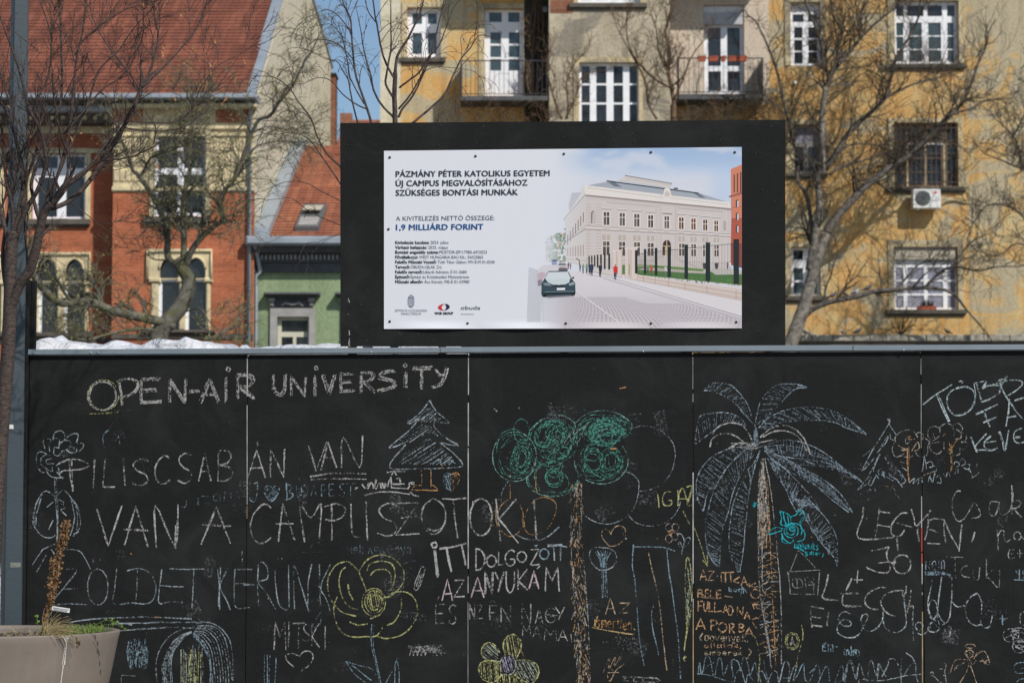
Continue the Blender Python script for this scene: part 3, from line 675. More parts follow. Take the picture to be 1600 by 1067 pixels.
def smooth(pts, k=3):
    out = []; n = len(pts)
    for i in range(n - 1):
        p0 = pts[max(i - 1, 0)]; p1 = pts[i]; p2 = pts[i + 1]; p3 = pts[min(i + 2, n - 1)]
        for j in range(k):
            t = j / k
            out.append(tuple(0.5 * ((2 * b) + (-a + c) * t + (2 * a - 5 * b + 4 * c - d) * t * t + (-a + 3 * b - 3 * c + d) * t * t * t) for a, b, c, d in zip(p0, p1, p2, p3)))
    out.append(tuple(pts[-1])); return out
def limb3(pts, Y, r0, r1, rr, drift=0.0, k=3, wob=0.0):
    """pixel polyline (u, v) at distance Y, radii in photo pixels -> 3D points, radii"""
    sp = smooth([(p[0], p[1]) for p in pts], k); m = len(sp); out = []; rd = []
    d1 = rr.uniform(-drift, drift)
    for i, p in enumerate(sp):
        t = i / (m - 1); y = Y + d1 * t
        out.append(px(p[0] + rr.uniform(-wob, wob), p[1] + rr.uniform(-wob, wob), y)); rd.append((r0 + (r1 - r0) * t) * y / F)
    return out, rd
def rand_unit(rr):
    while True:
        v = Vector((rr.uniform(-1, 1), rr.uniform(-1, 1), rr.uniform(-1, 1)))
        if 0.1 < v.length < 1: return v.normalized()
def grow(mb, p, d, L, r, lev, rr, P, tips):
    """one twig and its children"""
    n = P.get('seg', 5); pts = [p]; rads = [r]; dirs = [d]
    for i in range(n):
        d = (d + rand_unit(rr) * P['wander'] + Vector((0, 0, P['up'] - P.get('droop', 0) * (i / n) * 2))).normalized()
        if 'flat' in P: d.y *= P['flat']; d.normalize()
        p = p + d * (L / n); pts.append(p); rads.append(max(r * (1 - .75 * (i + 1) / n), P['rmin'])); dirs.append(d)
    mb.tube(pts, rads, 3 if lev > 0 else 4, cap=False)
    tips.extend(pts[2:])
    if lev < P['levels']:
        for k in range(P['kids'][lev]):
            i = rr.randint(1, n - 1); a = rr.uniform(*P['angle']); ax = rand_unit(rr)
            nd = dirs[i] * math.cos(a) + dirs[i].cross(ax).normalized() * math.sin(a)
            grow(mb, pts[i], nd.normalized(), L * rr.uniform(*P['ratio']), max(rads[i] * .7, P['rmin']), lev + 1, rr, P, tips)
def shoots(mb, limb, rads, n, L, rr, P, tips, t0=0.15, rfac=0.45):
    m = len(limb)
    for k in range(n):
        i = rr.randint(max(1, int(t0 * m)), m - 1); i = min(i, m - 2) if m > 2 else 1
        t = (limb[min(i + 1, m - 1)] - limb[i - 1]).normalized(); a = rr.uniform(*P['angle']); ax = rand_unit(rr)
        s_ = t.cross(ax).normalized()
        if rr.random() < .65 and s_.z < 0: s_ = -s_
        nd = (t * math.cos(a) + s_ * math.sin(a)).normalized()
        grow(mb, limb[i], nd, L * rr.uniform(.55, 1.2) * (1 - .45 * i / m), max(rads[i] * rfac, P['rmin']), 0, rr, P, tips)
    grow(mb, limb[-1], (limb[-1] - limb[-2]).normalized(), L * .7, max(rads[-1], P['rmin']), 0, rr, P, tips)
def tree(name, label, limbs, Y, P, seed, mat, twigmat=None, nsh=10, L=1.2, base=None, leafmat=None, leaves=0, leafsize=.03, group=None, drift=1.0, t0=.15, trunk_n=1, trunk_sh=0, branchmat=None):
    rr = random.Random(seed); b0 = base if base else px(limbs[0][0][0][0], limbs[0][0][0][1], Y); b0 = Vector((b0[0], b0[1], 0))
    t = thing(name, label, 'tree', tuple(b0), group)
    tw = MB(); tips = []
    for i, lb in enumerate(limbs):
        pts, r0, r1 = lb[0], lb[1], lb[2]; nn = lb[3] if len(lb) > 3 else nsh
        l3, rd = limb3(pts, Y, r0, r1, rr, 0 if i < trunk_n else drift, 4, 0.3)
        if i < trunk_n:
            if i == 0:
                g0 = Vector((l3[0].x + (l3[0].x - l3[1].x) * .3, l3[0].y, 0)); l3 = [g0, (g0 + l3[0]) / 2] + l3; rd = [rd[0] * 1.35, rd[0] * 1.08] + rd
            MB().tube(l3, rd, 12).build('trunk', M[mat], t)
            if trunk_sh: shoots(tw, l3, rd, trunk_sh, L * .6, rr, P, tips, .5, .2)
        else:
            MB().tube(l3, rd, 8).build('branch', M[branchmat if branchmat and i > 1 else mat], t)
            shoots(tw, l3, rd, nn, L, rr, P, tips, t0)
    tw.build('twigs', M[twigmat or mat], t, kind='stuff')
    if leafmat:
        lf = MB()
        for k in range(leaves):
            p = rr.choice(tips) + rand_unit(rr) * .08; a = rand_unit(rr) * leafsize * rr.uniform(.5, 1.3); b_ = a.cross(rand_unit(rr)).normalized() * leafsize * .5
            lf.add([p - a, p + b_, p + a, p - b_], [(0, 1, 2, 3)])
        lf.build('buds', M[leafmat], t, kind='stuff')
    return t, tips
def Z(ox, oy, s, L): return [(ox + p[0] / s, oy + p[1] / s) for p in L]
z7 = lambda L: Z(1200, 0, 3.81, L)
z8 = lambda L: Z(1200, 270, 3.68, L)
# --- large bare tree on the right
PB = dict(levels=2, kids=[5, 3, 0], wander=.27, up=.04, angle=(.45, 1.15), ratio=(.45, .9), rmin=.0073, seg=7)
LB = [
    (z8([(120, 1010), (150, 930), (200, 790), (240, 650), (262, 560), (300, 440), (335, 350)]), 12, 7),
    (z8([(235, 560), (262, 430), (280, 300), (298, 190), (285, 40)]) + z7([(325, 1000), (320, 800), (325, 650), (345, 520)]), 6.5, 4.5, 14),
    (z7([(345, 520), (370, 460), (330, 380), (320, 280), (285, 170), (240, 60), (200, -60)]), 3.8, 1.6, 14),
    (z7([(360, 480), (410, 400), (480, 320), (550, 230), (640, 140), (740, 60), (860, -40)]), 3.6, 1.5, 16),
    (z7([(420, 395), (415, 300), (440, 190), (390, 100), (370, -40)]), 2.8, 1.2, 12),
    (z7([(545, 230), (550, 120), (575, 0), (590, -80)]), 2.2, 1.0, 9),
    (z8([(335, 350), (400, 250), (480, 160), (560, 80), (650, 10)]) + z7([(740, 990), (850, 920), (950, 820), (1060, 710), (1150, 620), (1210, 500), (1250, 380), (1290, 300)]), 7, 1.8, 26),
    (z7([(340, 1010), (430, 870), (500, 770), (600, 680), (690, 590), (730, 470), (760, 350), (830, 240), (890, 120), (910, -20)]), 4.6, 1.3, 24),
    (z7([(690, 590), (800, 530), (900, 490), (1000, 470), (1090, 430)]), 2.2, .9, 12),
    (z7([(370, 1040), (420, 1000), (520, 970), (620, 940), (750, 905), (900, 890)]), 2.2, 1.0, 12),
    (z7([(390, 960), (470, 870), (620, 860), (700, 890), (760, 910)]), 1.8, .8, 8),
    (z8([(262, 420), (230, 160), (170, 40)]) + z7([(190, 960), (160, 880), (110, 680), (60, 450), (5, 290), (-60, 150)]), 3.6, 1.6, 18),
    (z7([(110, 690), (40, 620), (-30, 560)]), 1.5, .8, 6),
    (z7([(1060, 690), (1200, 650), (1300, 600), (1400, 600), (1420, 640)]), 1.8, .8, 10),
    (z7([(1050, 690), (1020, 600), (1000, 520)]), 1.3, .6, 4),
    (z8([(190, 850), (260, 780), (370, 740), (520, 710), (620, 680), (750, 670), (900, 662), (1000, 670), (1070, 700), (1120, 760), (1160, 810), (1215, 870)]), 5.0, 1.4, 8),
    (z8([(900, 660), (960, 600), (1030, 550), (1110, 545), (1200, 565), (1320, 540), (1430, 540)]), 2.6, 1.0, 10),
    (z8([(750, 660), (800, 600), (880, 520), (1000, 510)]), 2.0, .8, 8),
    (z8([(1120, 450), (1180, 390), (1260, 355)]), 1.5, .7, 5),
]
tD, tips = tree('plane_tree', 'big bare forked tree in front of the ochre wall with pigeons on its low branch', LB, 81.0, PB, 11, 'bark_plane', 'bark_twig', L=1.95, drift=1.2, branchmat='bark_limb')
# --- smaller tree at the right edge
LF = [
    ([(1690, 560), (1680, 470), (1668, 400), (1655, 330)], 6, 4),
    ([(1655, 330), (1630, 280)] + z7([(1520, 1000), (1490, 880), (1450, 800), (1370, 720)]), 3, .9, 12),
    (z7([(1600, 1020), (1510, 1005), (1400, 960), (1290, 915)]), 2, .8, 10),
    (z7([(1450, 830), (1500, 740), (1540, 640), (1560, 480)]), 1.8, .8, 8),
    ([(1668, 400), (1620, 370), (1590, 330), (1545, 320), (1520, 350)], 2.2, .8, 12),
    ([(1672, 430), (1630, 400), (1590, 380), (1560, 400), (1535, 395)], 1.8, .7, 12),
]
tree('young_tree', 'slender bare tree reaching in from the right edge of the view', LF, 79.0, dict(PB, up=.02), 23, 'bark_twig', L=1.15, drift=1.0)
# --- trees whose crowns show above the notice board
z6 = lambda L: Z(840, 0, 4.0, L)
LE = [
    ([(1052, 560), (1054, 440), (1056, 320), (1055, 240), (1053, 187)], 7, 4.5),
    (z6([(850, 745), (852, 650), (830, 520), (818, 440), (820, 300), (800, 200), (828, 80), (860, -40)]), 4, 1.2, 16),
    (z6([(855, 620), (900, 520), (960, 360), (1060, 230)]), 1.8, .7, 9),
    (z6([(820, 470), (760, 330), (740, 180), (700, 60)]), 1.8, .7, 10),
    (z6([(855, 560), (740, 500), (620, 380), (560, 240), (560, 60)]), 2.2, .8, 12),
    (z6([(745, 745), (690, 640), (670, 500), (580, 330), (500, 180)]), 2.2, .8, 12),
]
tree('street_tree', 'bare tree behind the notice board whose crown shows above its middle', LE, 78.0, dict(PB, up=.08, kids=[4, 2, 0], rmin=.0066), 31, 'bark_brown', L=1.1, drift=1.0)
LE2 = [
    ([(893, 560), (890, 440), (888, 320), (887, 240), (886, 195)], 5, 3),
    (z6([(185, 745), (190, 640), (180, 520), (230, 400), (300, 330)]), 1.8, .7, 9),
    (z6([(150, 745), (110, 640), (75, 520), (60, 400), (80, 300)]), 2.0, .8, 9),
    (z6([(175, 745), (240, 600), (280, 480), (420, 440)]), 1.6, .6, 8),
]
tree('street_tree', 'thin bare tree showing above the notice board left of the four light window', LE2, 78.5, dict(PB, up=.08, kids=[4, 2, 0], rmin=.0066), 37, 'bark_brown', L=.75, drift=.7)
# --- brown shrubs / climbers under and beside the balconies
def thicket(name, label, boxes, Y, seed, n, mat, h):
    rr = random.Random(seed); u0, u1 = boxes[0], boxes[1]; x0, x1 = px(u0, 180, Y).x, px(u1, 180, Y).x
    t = thing(name, label, 'shrub', ((x0 + x1) / 2, Y, 0)); tips = []; tw = MB(); st = MB()
    zb = px(800, boxes[2], Y).z
    for k in range(6):
        xa = (x0 + x1) / 2 + rr.uniform(-.4, .4); xb = x0 + (x1 - x0) * (k + .5) / 6
        pts = smooth([(xa, Y, 0), (xa * .5 + xb * .5, Y + rr.uniform(-.2, .2), zb * .45), (xb, Y + rr.uniform(-.2, .2), zb)], 6); MB().tube(pts, [.06 - .035 * i / 12 for i in range(len(pts))], 6, cap=False).build('stem', M[mat], t)
        for j in range(n):
            q = Vector(pts[rr.randint(8, 12)]); d = Vector((rr.uniform(-1, 1), rr.uniform(-.5, .5), rr.uniform(.1, 1.4))).normalized()
            grow(tw, q, d, h * rr.uniform(.6, 1.2), .016, 0, rr, dict(levels=2, kids=[5, 2, 0], wander=.5, up=.05, droop=.2, angle=(.3, 1.3), ratio=(.5, .9), rmin=.007, seg=6), tips)
    tw.build('twigs', M[mat], t, kind='stuff'); return t
thicket('climbing_shrub', 'dense brown bare climber under the left iron railed balcony', (700, 862, 196), 82.5, 41, 13, 'bark_brown', 1.25)
thicket('climbing_shrub', 'tangled brown bare shrub under the right balcony with flower boxes', (1062, 1190, 196), 82.3, 43, 13, 'bark_brown', 1.25)
rr = random.Random(77)
cl = thing('climbing_vine', 'reddish bare vine climbing the dark strip beside the left balcony door', 'vine', (px(830, 190, 83.7).x, 83.7, 0)); tw = MB(); tips = []
for k in range(4):
    l3, rd = limb3([(826 + k * 5, 900), (826 + k * 5, 400), (830 + k * 3, 190), (834 - k * 4, 120), (828 + k * 6, 60), (832 + k * 5, 10), (838, -40)], 83.7, 2.2, .8, rr, .1, 5, 1.0)
    MB().tube(l3, rd, 6, cap=False).build('stem', M['bark_brown'], cl)
    shoots(tw, l3[10:], rd[10:], 20, .5, rr, dict(levels=1, kids=[4, 0], wander=.5, up=.05, angle=(.3, 1.2), ratio=(.5, .9), rmin=.007, seg=5, flat=.4), tips, 0.0, .4)
tw.build('twigs', M['bark_brown'], cl, kind='stuff')

# --- old leaning tree in front of the brick building
z2 = lambda L: Z(0, 270, 3.68, L)
z1 = lambda L: Z(0, 0, 3.81, L)
z3 = lambda L: Z(380, 0, 3.81, L)
PCt = dict(levels=2, kids=[6, 3, 0], wander=.33, up=.02, droop=.10, angle=(.4, 1.2), ratio=(.45, .8), rmin=.005, seg=6)
LC = [
    (z2([(915, 1010), (915, 930), (960, 860), (1030, 780), (1075, 690), (1085, 610), (1040, 540), (1010, 500)]), 15, 10),
    (z2([(1000, 520), (965, 480), (960, 360), (920, 220), (850, 90), (790, 10)]) + z1([(790, 1010), (740, 880), (700, 760)]), 6, 1.8, 16),
    (z2([(1050, 540), (1058, 400), (1050, 260), (1060, 120), (1090, 0)]) + z1([(1130, 900), (1150, 760), (1120, 600)]), 5.5, 1.8, 22),
    (z2([(1070, 560), (1090, 470), (1150, 380), (1240, 300), (1280, 270), (1270, 170), (1300, 90), (1360, 10)]) + z3([(75, 740), (160, 690), (220, 600), (290, 520), (350, 400), (420, 280)]), 5.5, 1.4, 30),
    (z2([(1270, 275), (1310, 285), (1350, 272)]), 2.5, 1.5, 3),
    (z1([(850, 1030), (900, 940), (1010, 900), (1110, 860)]), 2.5, 1.0, 12),
    (z2([(1370, 20)]) + z3([(60, 890), (150, 850), (260, 840), (340, 850)]), 2.0, .8, 12),
    (z2([(1000, 880), (900, 850), (800, 830), (700, 805), (610, 780), (510, 740), (400, 750), (330, 740), (250, 670), (190, 580)]), 8, 6, 14),
    (z2([(900, 900), (800, 900), (650, 920), (500, 960), (380, 940)]), 3.5, 1.5, 12),
    (z2([(510, 750), (470, 710), (520, 690), (560, 710), (580, 770)]), 2.5, 1.5, 4),
    (z2([(950, 500), (900, 500), (870, 490)]), 1.5, .8, 3),
    (z2([(1180, 960), (1240, 940), (1310, 900), (1350, 880)]), 3.0, 2.0, 3),
    (z2([(1060, 800), (1150, 780), (1200, 850), (1230, 880), (1290, 950)]), 1.4, .8, 5),
]
tC, tips = tree('old_tree', 'old leaning tree with mossy limbs and fresh olive buds before the brick building', LC, 49.0, PCt, 51, 'bark_mossy', 'bark_mossy', L=1.3, leafmat='bud_green', leaves=11000, leafsize=.023, drift=1.5)

# --- young tree standing close behind the notice board
PY = dict(levels=1, kids=[2, 0], wander=.16, up=.10, droop=.32, angle=(.35, .95), ratio=(.35, .7), rmin=.0016, seg=9)
LY = [
    (z3([(908, 1500), (910, 900), (905, 725), (900, 600), (903, 500), (905, 430)]), 4.6, 3.4),
    (z3([(905, 430), (920, 330), (975, 240), (1020, 150), (1060, 60), (1085, -60)]), 2.5, 1.0, 4),
    (z3([(900, 595), (850, 505), (857, 420), (878, 300), (880, 200), (878, 90)]), 2.0, .9, 4),
    (z3([(878, 300), (905, 285), (920, 265)]), 1.2, .6, 0),
    (z3([(903, 475), (850, 380), (822, 290), (800, 170), (780, 60), (770, -40)]), 1.9, 1.0, 4),
    (z3([(790, 135), (745, 70), (722, -20)]), 1.2, .6, 1),
    (z3([(928, 525), (1000, 470), (1050, 430), (1100, 350), (1160, 280), (1200, 190), (1235, 90)]), 1.7, .7, 5),
    (z3([(925, 700), (945, 655), (1010, 570), (1060, 470), (1110, 350), (1150, 200), (1190, 30)]), 2.0, .8, 4),
    (z3([(925, 650), (985, 580), (1040, 490), (1090, 380)]), 1.6, .9, 3),
    (z3([(1000, 740), (1120, 640), (1200, 560), (1250, 450), (1300, 350), (1350, 290), (1400, 215), (1450, 215)]), 2.0, .6, 6),
    (z3([(895, 700), (820, 620), (778, 540), (760, 450), (730, 350), (708, 240)]), 2.0, .9, 4),
    (z3([(770, 760), (735, 640), (700, 540), (670, 450), (655, 330), (645, 190), (638, 110), (600, 30), (580, -40)]), 2.1, .9, 7),
    (z3([(690, 760), (650, 610), (625, 480), (590, 420), (560, 370), (485, 350)]), 1.4, .6, 5),
    (z3([(735, 650), (670, 620), (590, 560), (520, 480), (440, 465), (360, 500)]), 1.3, .5, 2),
    (z3([(720, 620), (640, 470), (620, 360), (590, 230), (530, 150), (465, 150)]), 1.2, .5, 3),
    (z3([(650, 200), (560, 90), (490, 60), (440, 80)]), 1.1, .4, 1),
    (z3([(660, 360), (560, 260), (450, 235), (390, 270), (365, 310)]), 1.0, .4, 1),
    (z3([(610, 1060), (575, 990), (500, 920), (440, 810), (400, 700), (330, 610), (270, 520), (180, 460), (80, 455)]), 1.7, .6, 6),
    (z3([(590, 1110), (555, 1060), (480, 950), (400, 840), (310, 790), (215, 800)]), 1.4, .5, 5),
    (z3([(400, 710), (345, 670), (270, 720), (180, 720)]), .8, .4, 1),
    (z3([(1170, 730), (1220, 690), (1265, 640)]), 1.1, .5, 2),
    (z3([(1040, 480), (1090, 420), (1160, 400), (1290, 410)]), .8, .4, 1),
    ([(560, 330), (530, 313), (500, 298), (475, 285), (445, 285), (411, 299)], 1.0, .4, 2),
    ([(560, 362), (530, 351), (500, 339), (475, 325), (455, 310), (428, 312)], 1.0, .4, 1),
    ([(545, 365), (522, 368), (508, 374), (496, 379)], .7, .4, 1),
]
tY, tips = tree('young_street_tree', 'slim young tree with arching bare twigs behind the left half of the notice board', LY, 16.2, PY, 61, 'bark_young', 'bark_young', L=.42, drift=.35, t0=.3)
# catkins / buds on its twigs
bd = MB(); rr = random.Random(5)
for k in range(260):
    p = rr.choice(tips); a = Vector((rr.uniform(-.3, .3), rr.uniform(-.3, .3), rr.uniform(.5, 1))).normalized() * .008
    bd.tube([p, p + a], [.0026, .0012], 4)
bd.build('buds', M['bark_dark'], tY, kind='stuff')

# ------------------------------------------------------------------ pigeons
plain('pigeon_grey', (0.075, 0.08, 0.095, 1), 0.7, var=0.3, scale=25)
plain('pigeon_light', (0.42, 0.42, 0.45, 1), 0.7, var=0.2, scale=25)
def pigeon(u, v, Y, face, label, light=False, scale=1.0):
    c = px(u, v, Y); t = thing('pigeon', label, 'pigeon', tuple(c), 'pigeons near the low wall'); s_ = scale
    P_ = lambda x, z, y=0: (c.x + face * x * s_, c.y + y * s_, c.z + z * s_)
    # body from tail to beak as one skinned tube
    pts = [P_(-.17, .055), P_(-.12, .07), P_(-.07, .095), P_(-.01, .12), P_(.05, .15), P_(.085, .185), P_(.095, .215), P_(.105, .237), P_(.128, .238), P_(.150, .228)]
    MB().tube(pts, [.016 * s_, .026 * s_, .047 * s_, .060 * s_, .056 * s_, .037 * s_, .028 * s_, .028 * s_, .014 * s_, .003 * s_], 10).build('body', M['pigeon_light' if light else 'pigeon_grey'], t)
    for sy in (-1, 1):
        MB().tube([P_(.05, .15, sy * .045), P_(-.02, .125, sy * .058), P_(-.09, .09, sy * .045), P_(-.15, .065, sy * .02)], [.02 * s_, .034 * s_, .024 * s_, .005 * s_], 8).build('wing', M['pigeon_grey'], t)
        MB().tube([P_(.01, .08, sy * .025), P_(.015, .0, sy * .025), P_(.04, .0, sy * .025)], [.009 * s_, .006 * s_, .005 * s_], 6).build('leg', M['terracotta'], t)
    return t
pigeon(1301, 467.5, 81.0, 1, 'lowest of the four pigeons on the bare branch, nearest the trunk', scale=1.05)
pigeon(1320, 464, 81.0, -1, 'second pigeon from the trunk on the bare branch, upright and dark', scale=.85)
pigeon(1336, 462.5, 81.0, 1, 'pale fronted pigeon, third from the trunk on the bare branch', True)
pigeon(1356, 456.5, 81.0, 1, 'highest of the four pigeons on the bare branch, near the blind window', scale=1.1)
pigeon(1258, 524, 82.5, -1, 'pigeon on the stone coping beside the tree trunk', scale=.9)
pigeon(1340, 523.5, 82.5, 1, 'dark plump pigeon on the stone coping below the branch with birds', scale=1.1)
pigeon(1316, 523.5, 82.5, -1, 'pale pigeon on the stone coping left of the plump dark one', True, scale=.8)
pigeon(1481, 523.5, 82.5, -1, 'pigeon on the stone coping below the window with the beige blind', scale=.95)

# small wild shrub growing behind the coping
rr = random.Random(9); t = thing('bare_shrub', 'small bare many stemmed shrub on the low stone wall', 'shrub', tuple(px(1408, 523, 82.6))); st = MB(); tips = []
for k in range(9):
    a = -1.0 + 2.0 * k / 8; p = px(1408, 523.5, 82.6)
    grow(st, p, Vector((math.sin(a), rr.uniform(-.2, .2), math.cos(a))), rr.uniform(.6, 1.1), .02, 0, rr, dict(levels=1, kids=[4, 0], wander=.2, up=.03, angle=(.3, .8), ratio=(.4, .7), rmin=.007, seg=5), tips)
st.build('stems', M['bark_dark'], t, kind='stuff')

# ------------------------------------------------------------------ white sheeting heaped behind the hoarding
m_, n_, l_, b_ = newmat('white_sheet'); b_.inputs['Base Color'].default_value = (.66, .67, .70, 1); b_.inputs['Roughness'].default_value = .55
v_ = mapping(n_, l_); bump(n_, l_, b_, noise(n_, l_, v_, 5.0, 8, 1.5), .9, .12); M['white_sheet'] = m_
from mathutils import noise as mnoise
def sheet_heap(name, label, prof, Y, w, seed):
    rows = 26; cols = 150; mb = MB(); us = [p[0] for p in prof]; V = []
    def top(u):
        for a, b__ in zip(prof[:-1], prof[1:]):
            if a[0] <= u <= b__[0]: return a[1] + (b__[1] - a[1]) * (u - a[0]) / (b__[0] - a[0])
        return prof[-1][1]
    for j in range(rows + 1):
        s_ = j / rows; y = Y - w + 2 * w * s_; hfac = min(1.0, (1 - abs(2 * s_ - 1)) * 3.2) ** .7
        for i in range(cols + 1):
            u = us[0] + (us[-1] - us[0]) * i / cols; p = px(u, top(u), Y); z = p.z * hfac
            nz = mnoise.fractal(Vector((p.x * 1.6 + seed, y * 2.2, 0)), 1.0, 2.0, 5) * .07 + abs(mnoise.noise(Vector((p.x * 3.1, y * 2.0 + p.x, seed)))) * .06
            V.append((p.x, y, z + (nz - .05) * hfac))
    fs = [(j * (cols + 1) + i, j * (cols + 1) + i + 1, (j + 1) * (cols + 1) + i + 1, (j + 1) * (cols + 1) + i) for j in range(rows) for i in range(cols)]
    mb.add(V, fs, None, True); o = mb.build(name, M['white_sheet']); tag(o, label, 'sheeting'); return o
sheet_heap('plastic_sheeting', 'crumpled white sheeting over a heap just behind the top of the black hoarding', [(47, 543), (58, 541), (80, 539), (92, 531), (103, 529), (112, 537), (135, 538), (180, 541), (240, 543), (300, 540), (306, 534), (318, 537), (332, 541), (370, 543), (388, 544), (397, 537), (404, 542), (445, 543), (462, 538), (490, 540), (510, 539), (530, 541), (560, 542), (640, 544), (700, 545), (760, 549)], 19.0, 1.1, 3.3)
# ------------------------------------------------------------------ hoarding: local axes s (along), d (depth, - is towards the camera), z
YAW = R(-4.2); HY = 13.4; HC, HS = math.cos(YAW), math.sin(YAW)
def hp(u, v, off=0.0):
    """pixel -> (s, z) on the hoarding plane shifted by off along its normal"""
    d = ray(u, v)
    # plane: point (0,HY)+off*n, along (HC,HS), n=(-HS,HC)
    ox, oy = -HS * off, HY + HC * off
    t = (ox * -HS + oy * HC) / (d.x * -HS + d.y * HC)
    X_, Y_, Z_ = d.x * t, d.y * t, CAMZ + d.z * t
    return ((X_) * HC + (Y_ - HY) * HS, Z_)
m_, n_, l_, b_ = newmat('black_board')
v_ = mapping(n_, l_, (1, 1, 1)); vg = mapping(n_, l_, (2.5, 1, 16)); vg2 = mapping(n_, l_, (18, 1, 1.0))
g1 = noise(n_, l_, vg, 5, 7, 2.2, .65); g2 = noise(n_, l_, vg2, 3, 5, .5); sm1 = noise(n_, l_, v_, 2.2, 8, 1.0, .65); fine = noise(n_, l_, v_, 60, 4)
c_ = ramp(n_, l_, g1, [(.3, (.0085, .0089, .0091, 1)), (.75, (.0135, .0141, .0143, 1))])
c_ = mix(n_, l_, ramp(n_, l_, g2, [(.55, K1), (.85, (.3, .3, .3, 1))]), c_, (.024, .0245, .024, 1))
c_ = mix(n_, l_, ramp(n_, l_, sm1, [(.46, K1), (.74, (.75, .75, .75, 1))]), c_, (.025, .0258, .0255, 1))
c_ = mix(n_, l_, ramp(n_, l_, fine, [(.66, K1), (.80, (.55, .55, .55, 1))]), c_, (.05, .05, .047, 1))
l_.new(c_, b_.inputs['Base Color']); b_.inputs['Roughness'].default_value = .8; b_.inputs['Specular IOR Level'].default_value = .15
bump(n_, l_, b_, mix(n_, l_, .5, g1, fine), .5, .004); M['black_board'] = m_
plain('rail_metal', (.22, .26, .29, 1), .45, .35, var=.12, scale=2)
plain('seam_pale', (.36, .36, .34, 1), .8, var=.5, scale=9)
plain('seam_ochre', (.30, .23, .12, 1), .8, var=.4, scale=9)
plain('seam_red', (.42, .045, .03, 1), .7, var=.2)
plain('raw_wood', (.42, .24, .11, 1), .8, var=.3, scale=20)
plain('screw_black', (.012, .012, .014, 1), .5)
plain('screw_zinc', (.6, .6, .6, 1), .35, .8)
hd = thing('hoarding', 'long black painted board hoarding covered in coloured chalk drawings and writing', 'hoarding', (0, HY, 0), rz=YAW)
def hb(mb, name, mat, parent=None, **k): return mb.build(name, M[mat], parent or hd, local=True, **k)
ztop = hp(760, 552)[1]
seams = [hp(44, 700)[0], hp(386, 700)[0], hp(732, 700)[0], hp(1083, 700)[0], hp(1440, 700)[0]]; seams += [seams[-1] + 1.25 * k for k in (1, 2, 3, 4)]
for i in range(len(seams) - 1):
    hb(MB().bbox(seams[i] + .0022, seams[i + 1] - .0022, 0, .018, .05, ztop - .002 * (i % 2), .0015), 'board_panel', 'black_board')
sa, sb_ = hp(45, 550)[0], seams[-1]
cuts = [sa, hp(688, 550)[0], hp(1332, 550)[0], sb_]
for i in range(3):
    hb(MB().bbox(cuts[i] + .001, cuts[i + 1] - .001, -.026 - .0012 * (i % 2), .055, ztop + .002 + .0008 * (i % 2), ztop + .033 + .0014 * (i % 2), .003), 'cap_rail', 'rail_metal')
rr = random.Random(4)
for u, v in ((53, 551), (142, 551), (154, 551), (580, 550), (1412, 547), (1005, 549)):
    s_, z_ = hp(u, v, -.028); hb(MB().tube([(s_, -.031, z_), (s_, -.026, z_)], .0045, 8), 'screw', 'screw_zinc')
# pale seams between the boards (timber seen through the joint)
def seam(u, v0, v1, mat, w=.0042, du=0):
    s0, z0 = hp(u + du, v1); s1, z1 = hp(u, v0); hb(MB().add([(s0 - w / 2, -.0012, z0), (s0 + w / 2, -.0012, z0), (s1 + w / 2, -.0012, z1), (s1 - w / 2, -.0012, z1)], [(0, 1, 2, 3)]), 'joint_strip', mat)
seam(386.5, 558, 619, 'seam_pale', .006); seam(386.2, 633, 788, 'seam_pale', .004); seam(386, 790, 810, 'seam_ochre', .003)
seam(732, 558, 617, 'seam_pale', .005); seam(731.8, 629, 697, 'seam_pale', .0055); seam(731.6, 700, 888, 'seam_pale', .0058); seam(731.4, 900, 926, 'seam_pale', .004); seam(731.3, 940, 1100, 'seam_pale', .0022)
seam(1082.6, 558, 608, 'seam_pale', .002); seam(1082.8, 615, 628, 'seam_pale', .003); seam(1083, 738, 911, 'seam_pale', .0062); seam(1083.2, 935, 949, 'seam_pale', .005); seam(1083.2, 950, 1100, 'seam_ochre', .0055)
seam(1439, 560, 585, 'seam_pale', .002); seam(1439.3, 600, 700, 'seam_pale', .0028); seam(1440, 775, 824, 'seam_pale', .005); seam(1440.3, 824, 861, 'seam_red', .006); seam(1440.5, 864, 879, 'seam_red', .0062); seam(1440.8, 880, 912, 'seam_pale', .006)
seam(1441, 925, 929, 'seam_pale', .004); seam(1441.3, 955, 1100, 'seam_ochre', .0052)
# posts behind the boards
for s_ in seams:
    hb(MB().box(s_ - .03, s_ + .03, .019, .08, 0, ztop - .01), 'post', 'raw_wood')
s0, s1 = hp(42, 500, -.03)[0], hp(50.5, 500, -.03)[0]; zt = hp(46, 438)[1]
hb(MB().bbox(s0 - .01, seams[0] - .001, -.030, .03, 0, zt, .003).bbox(seams[0] - .0008, s1, .019, .06, ztop + .034, zt - .001, .003), 'end_post', 'black_board', label='taller black end post')
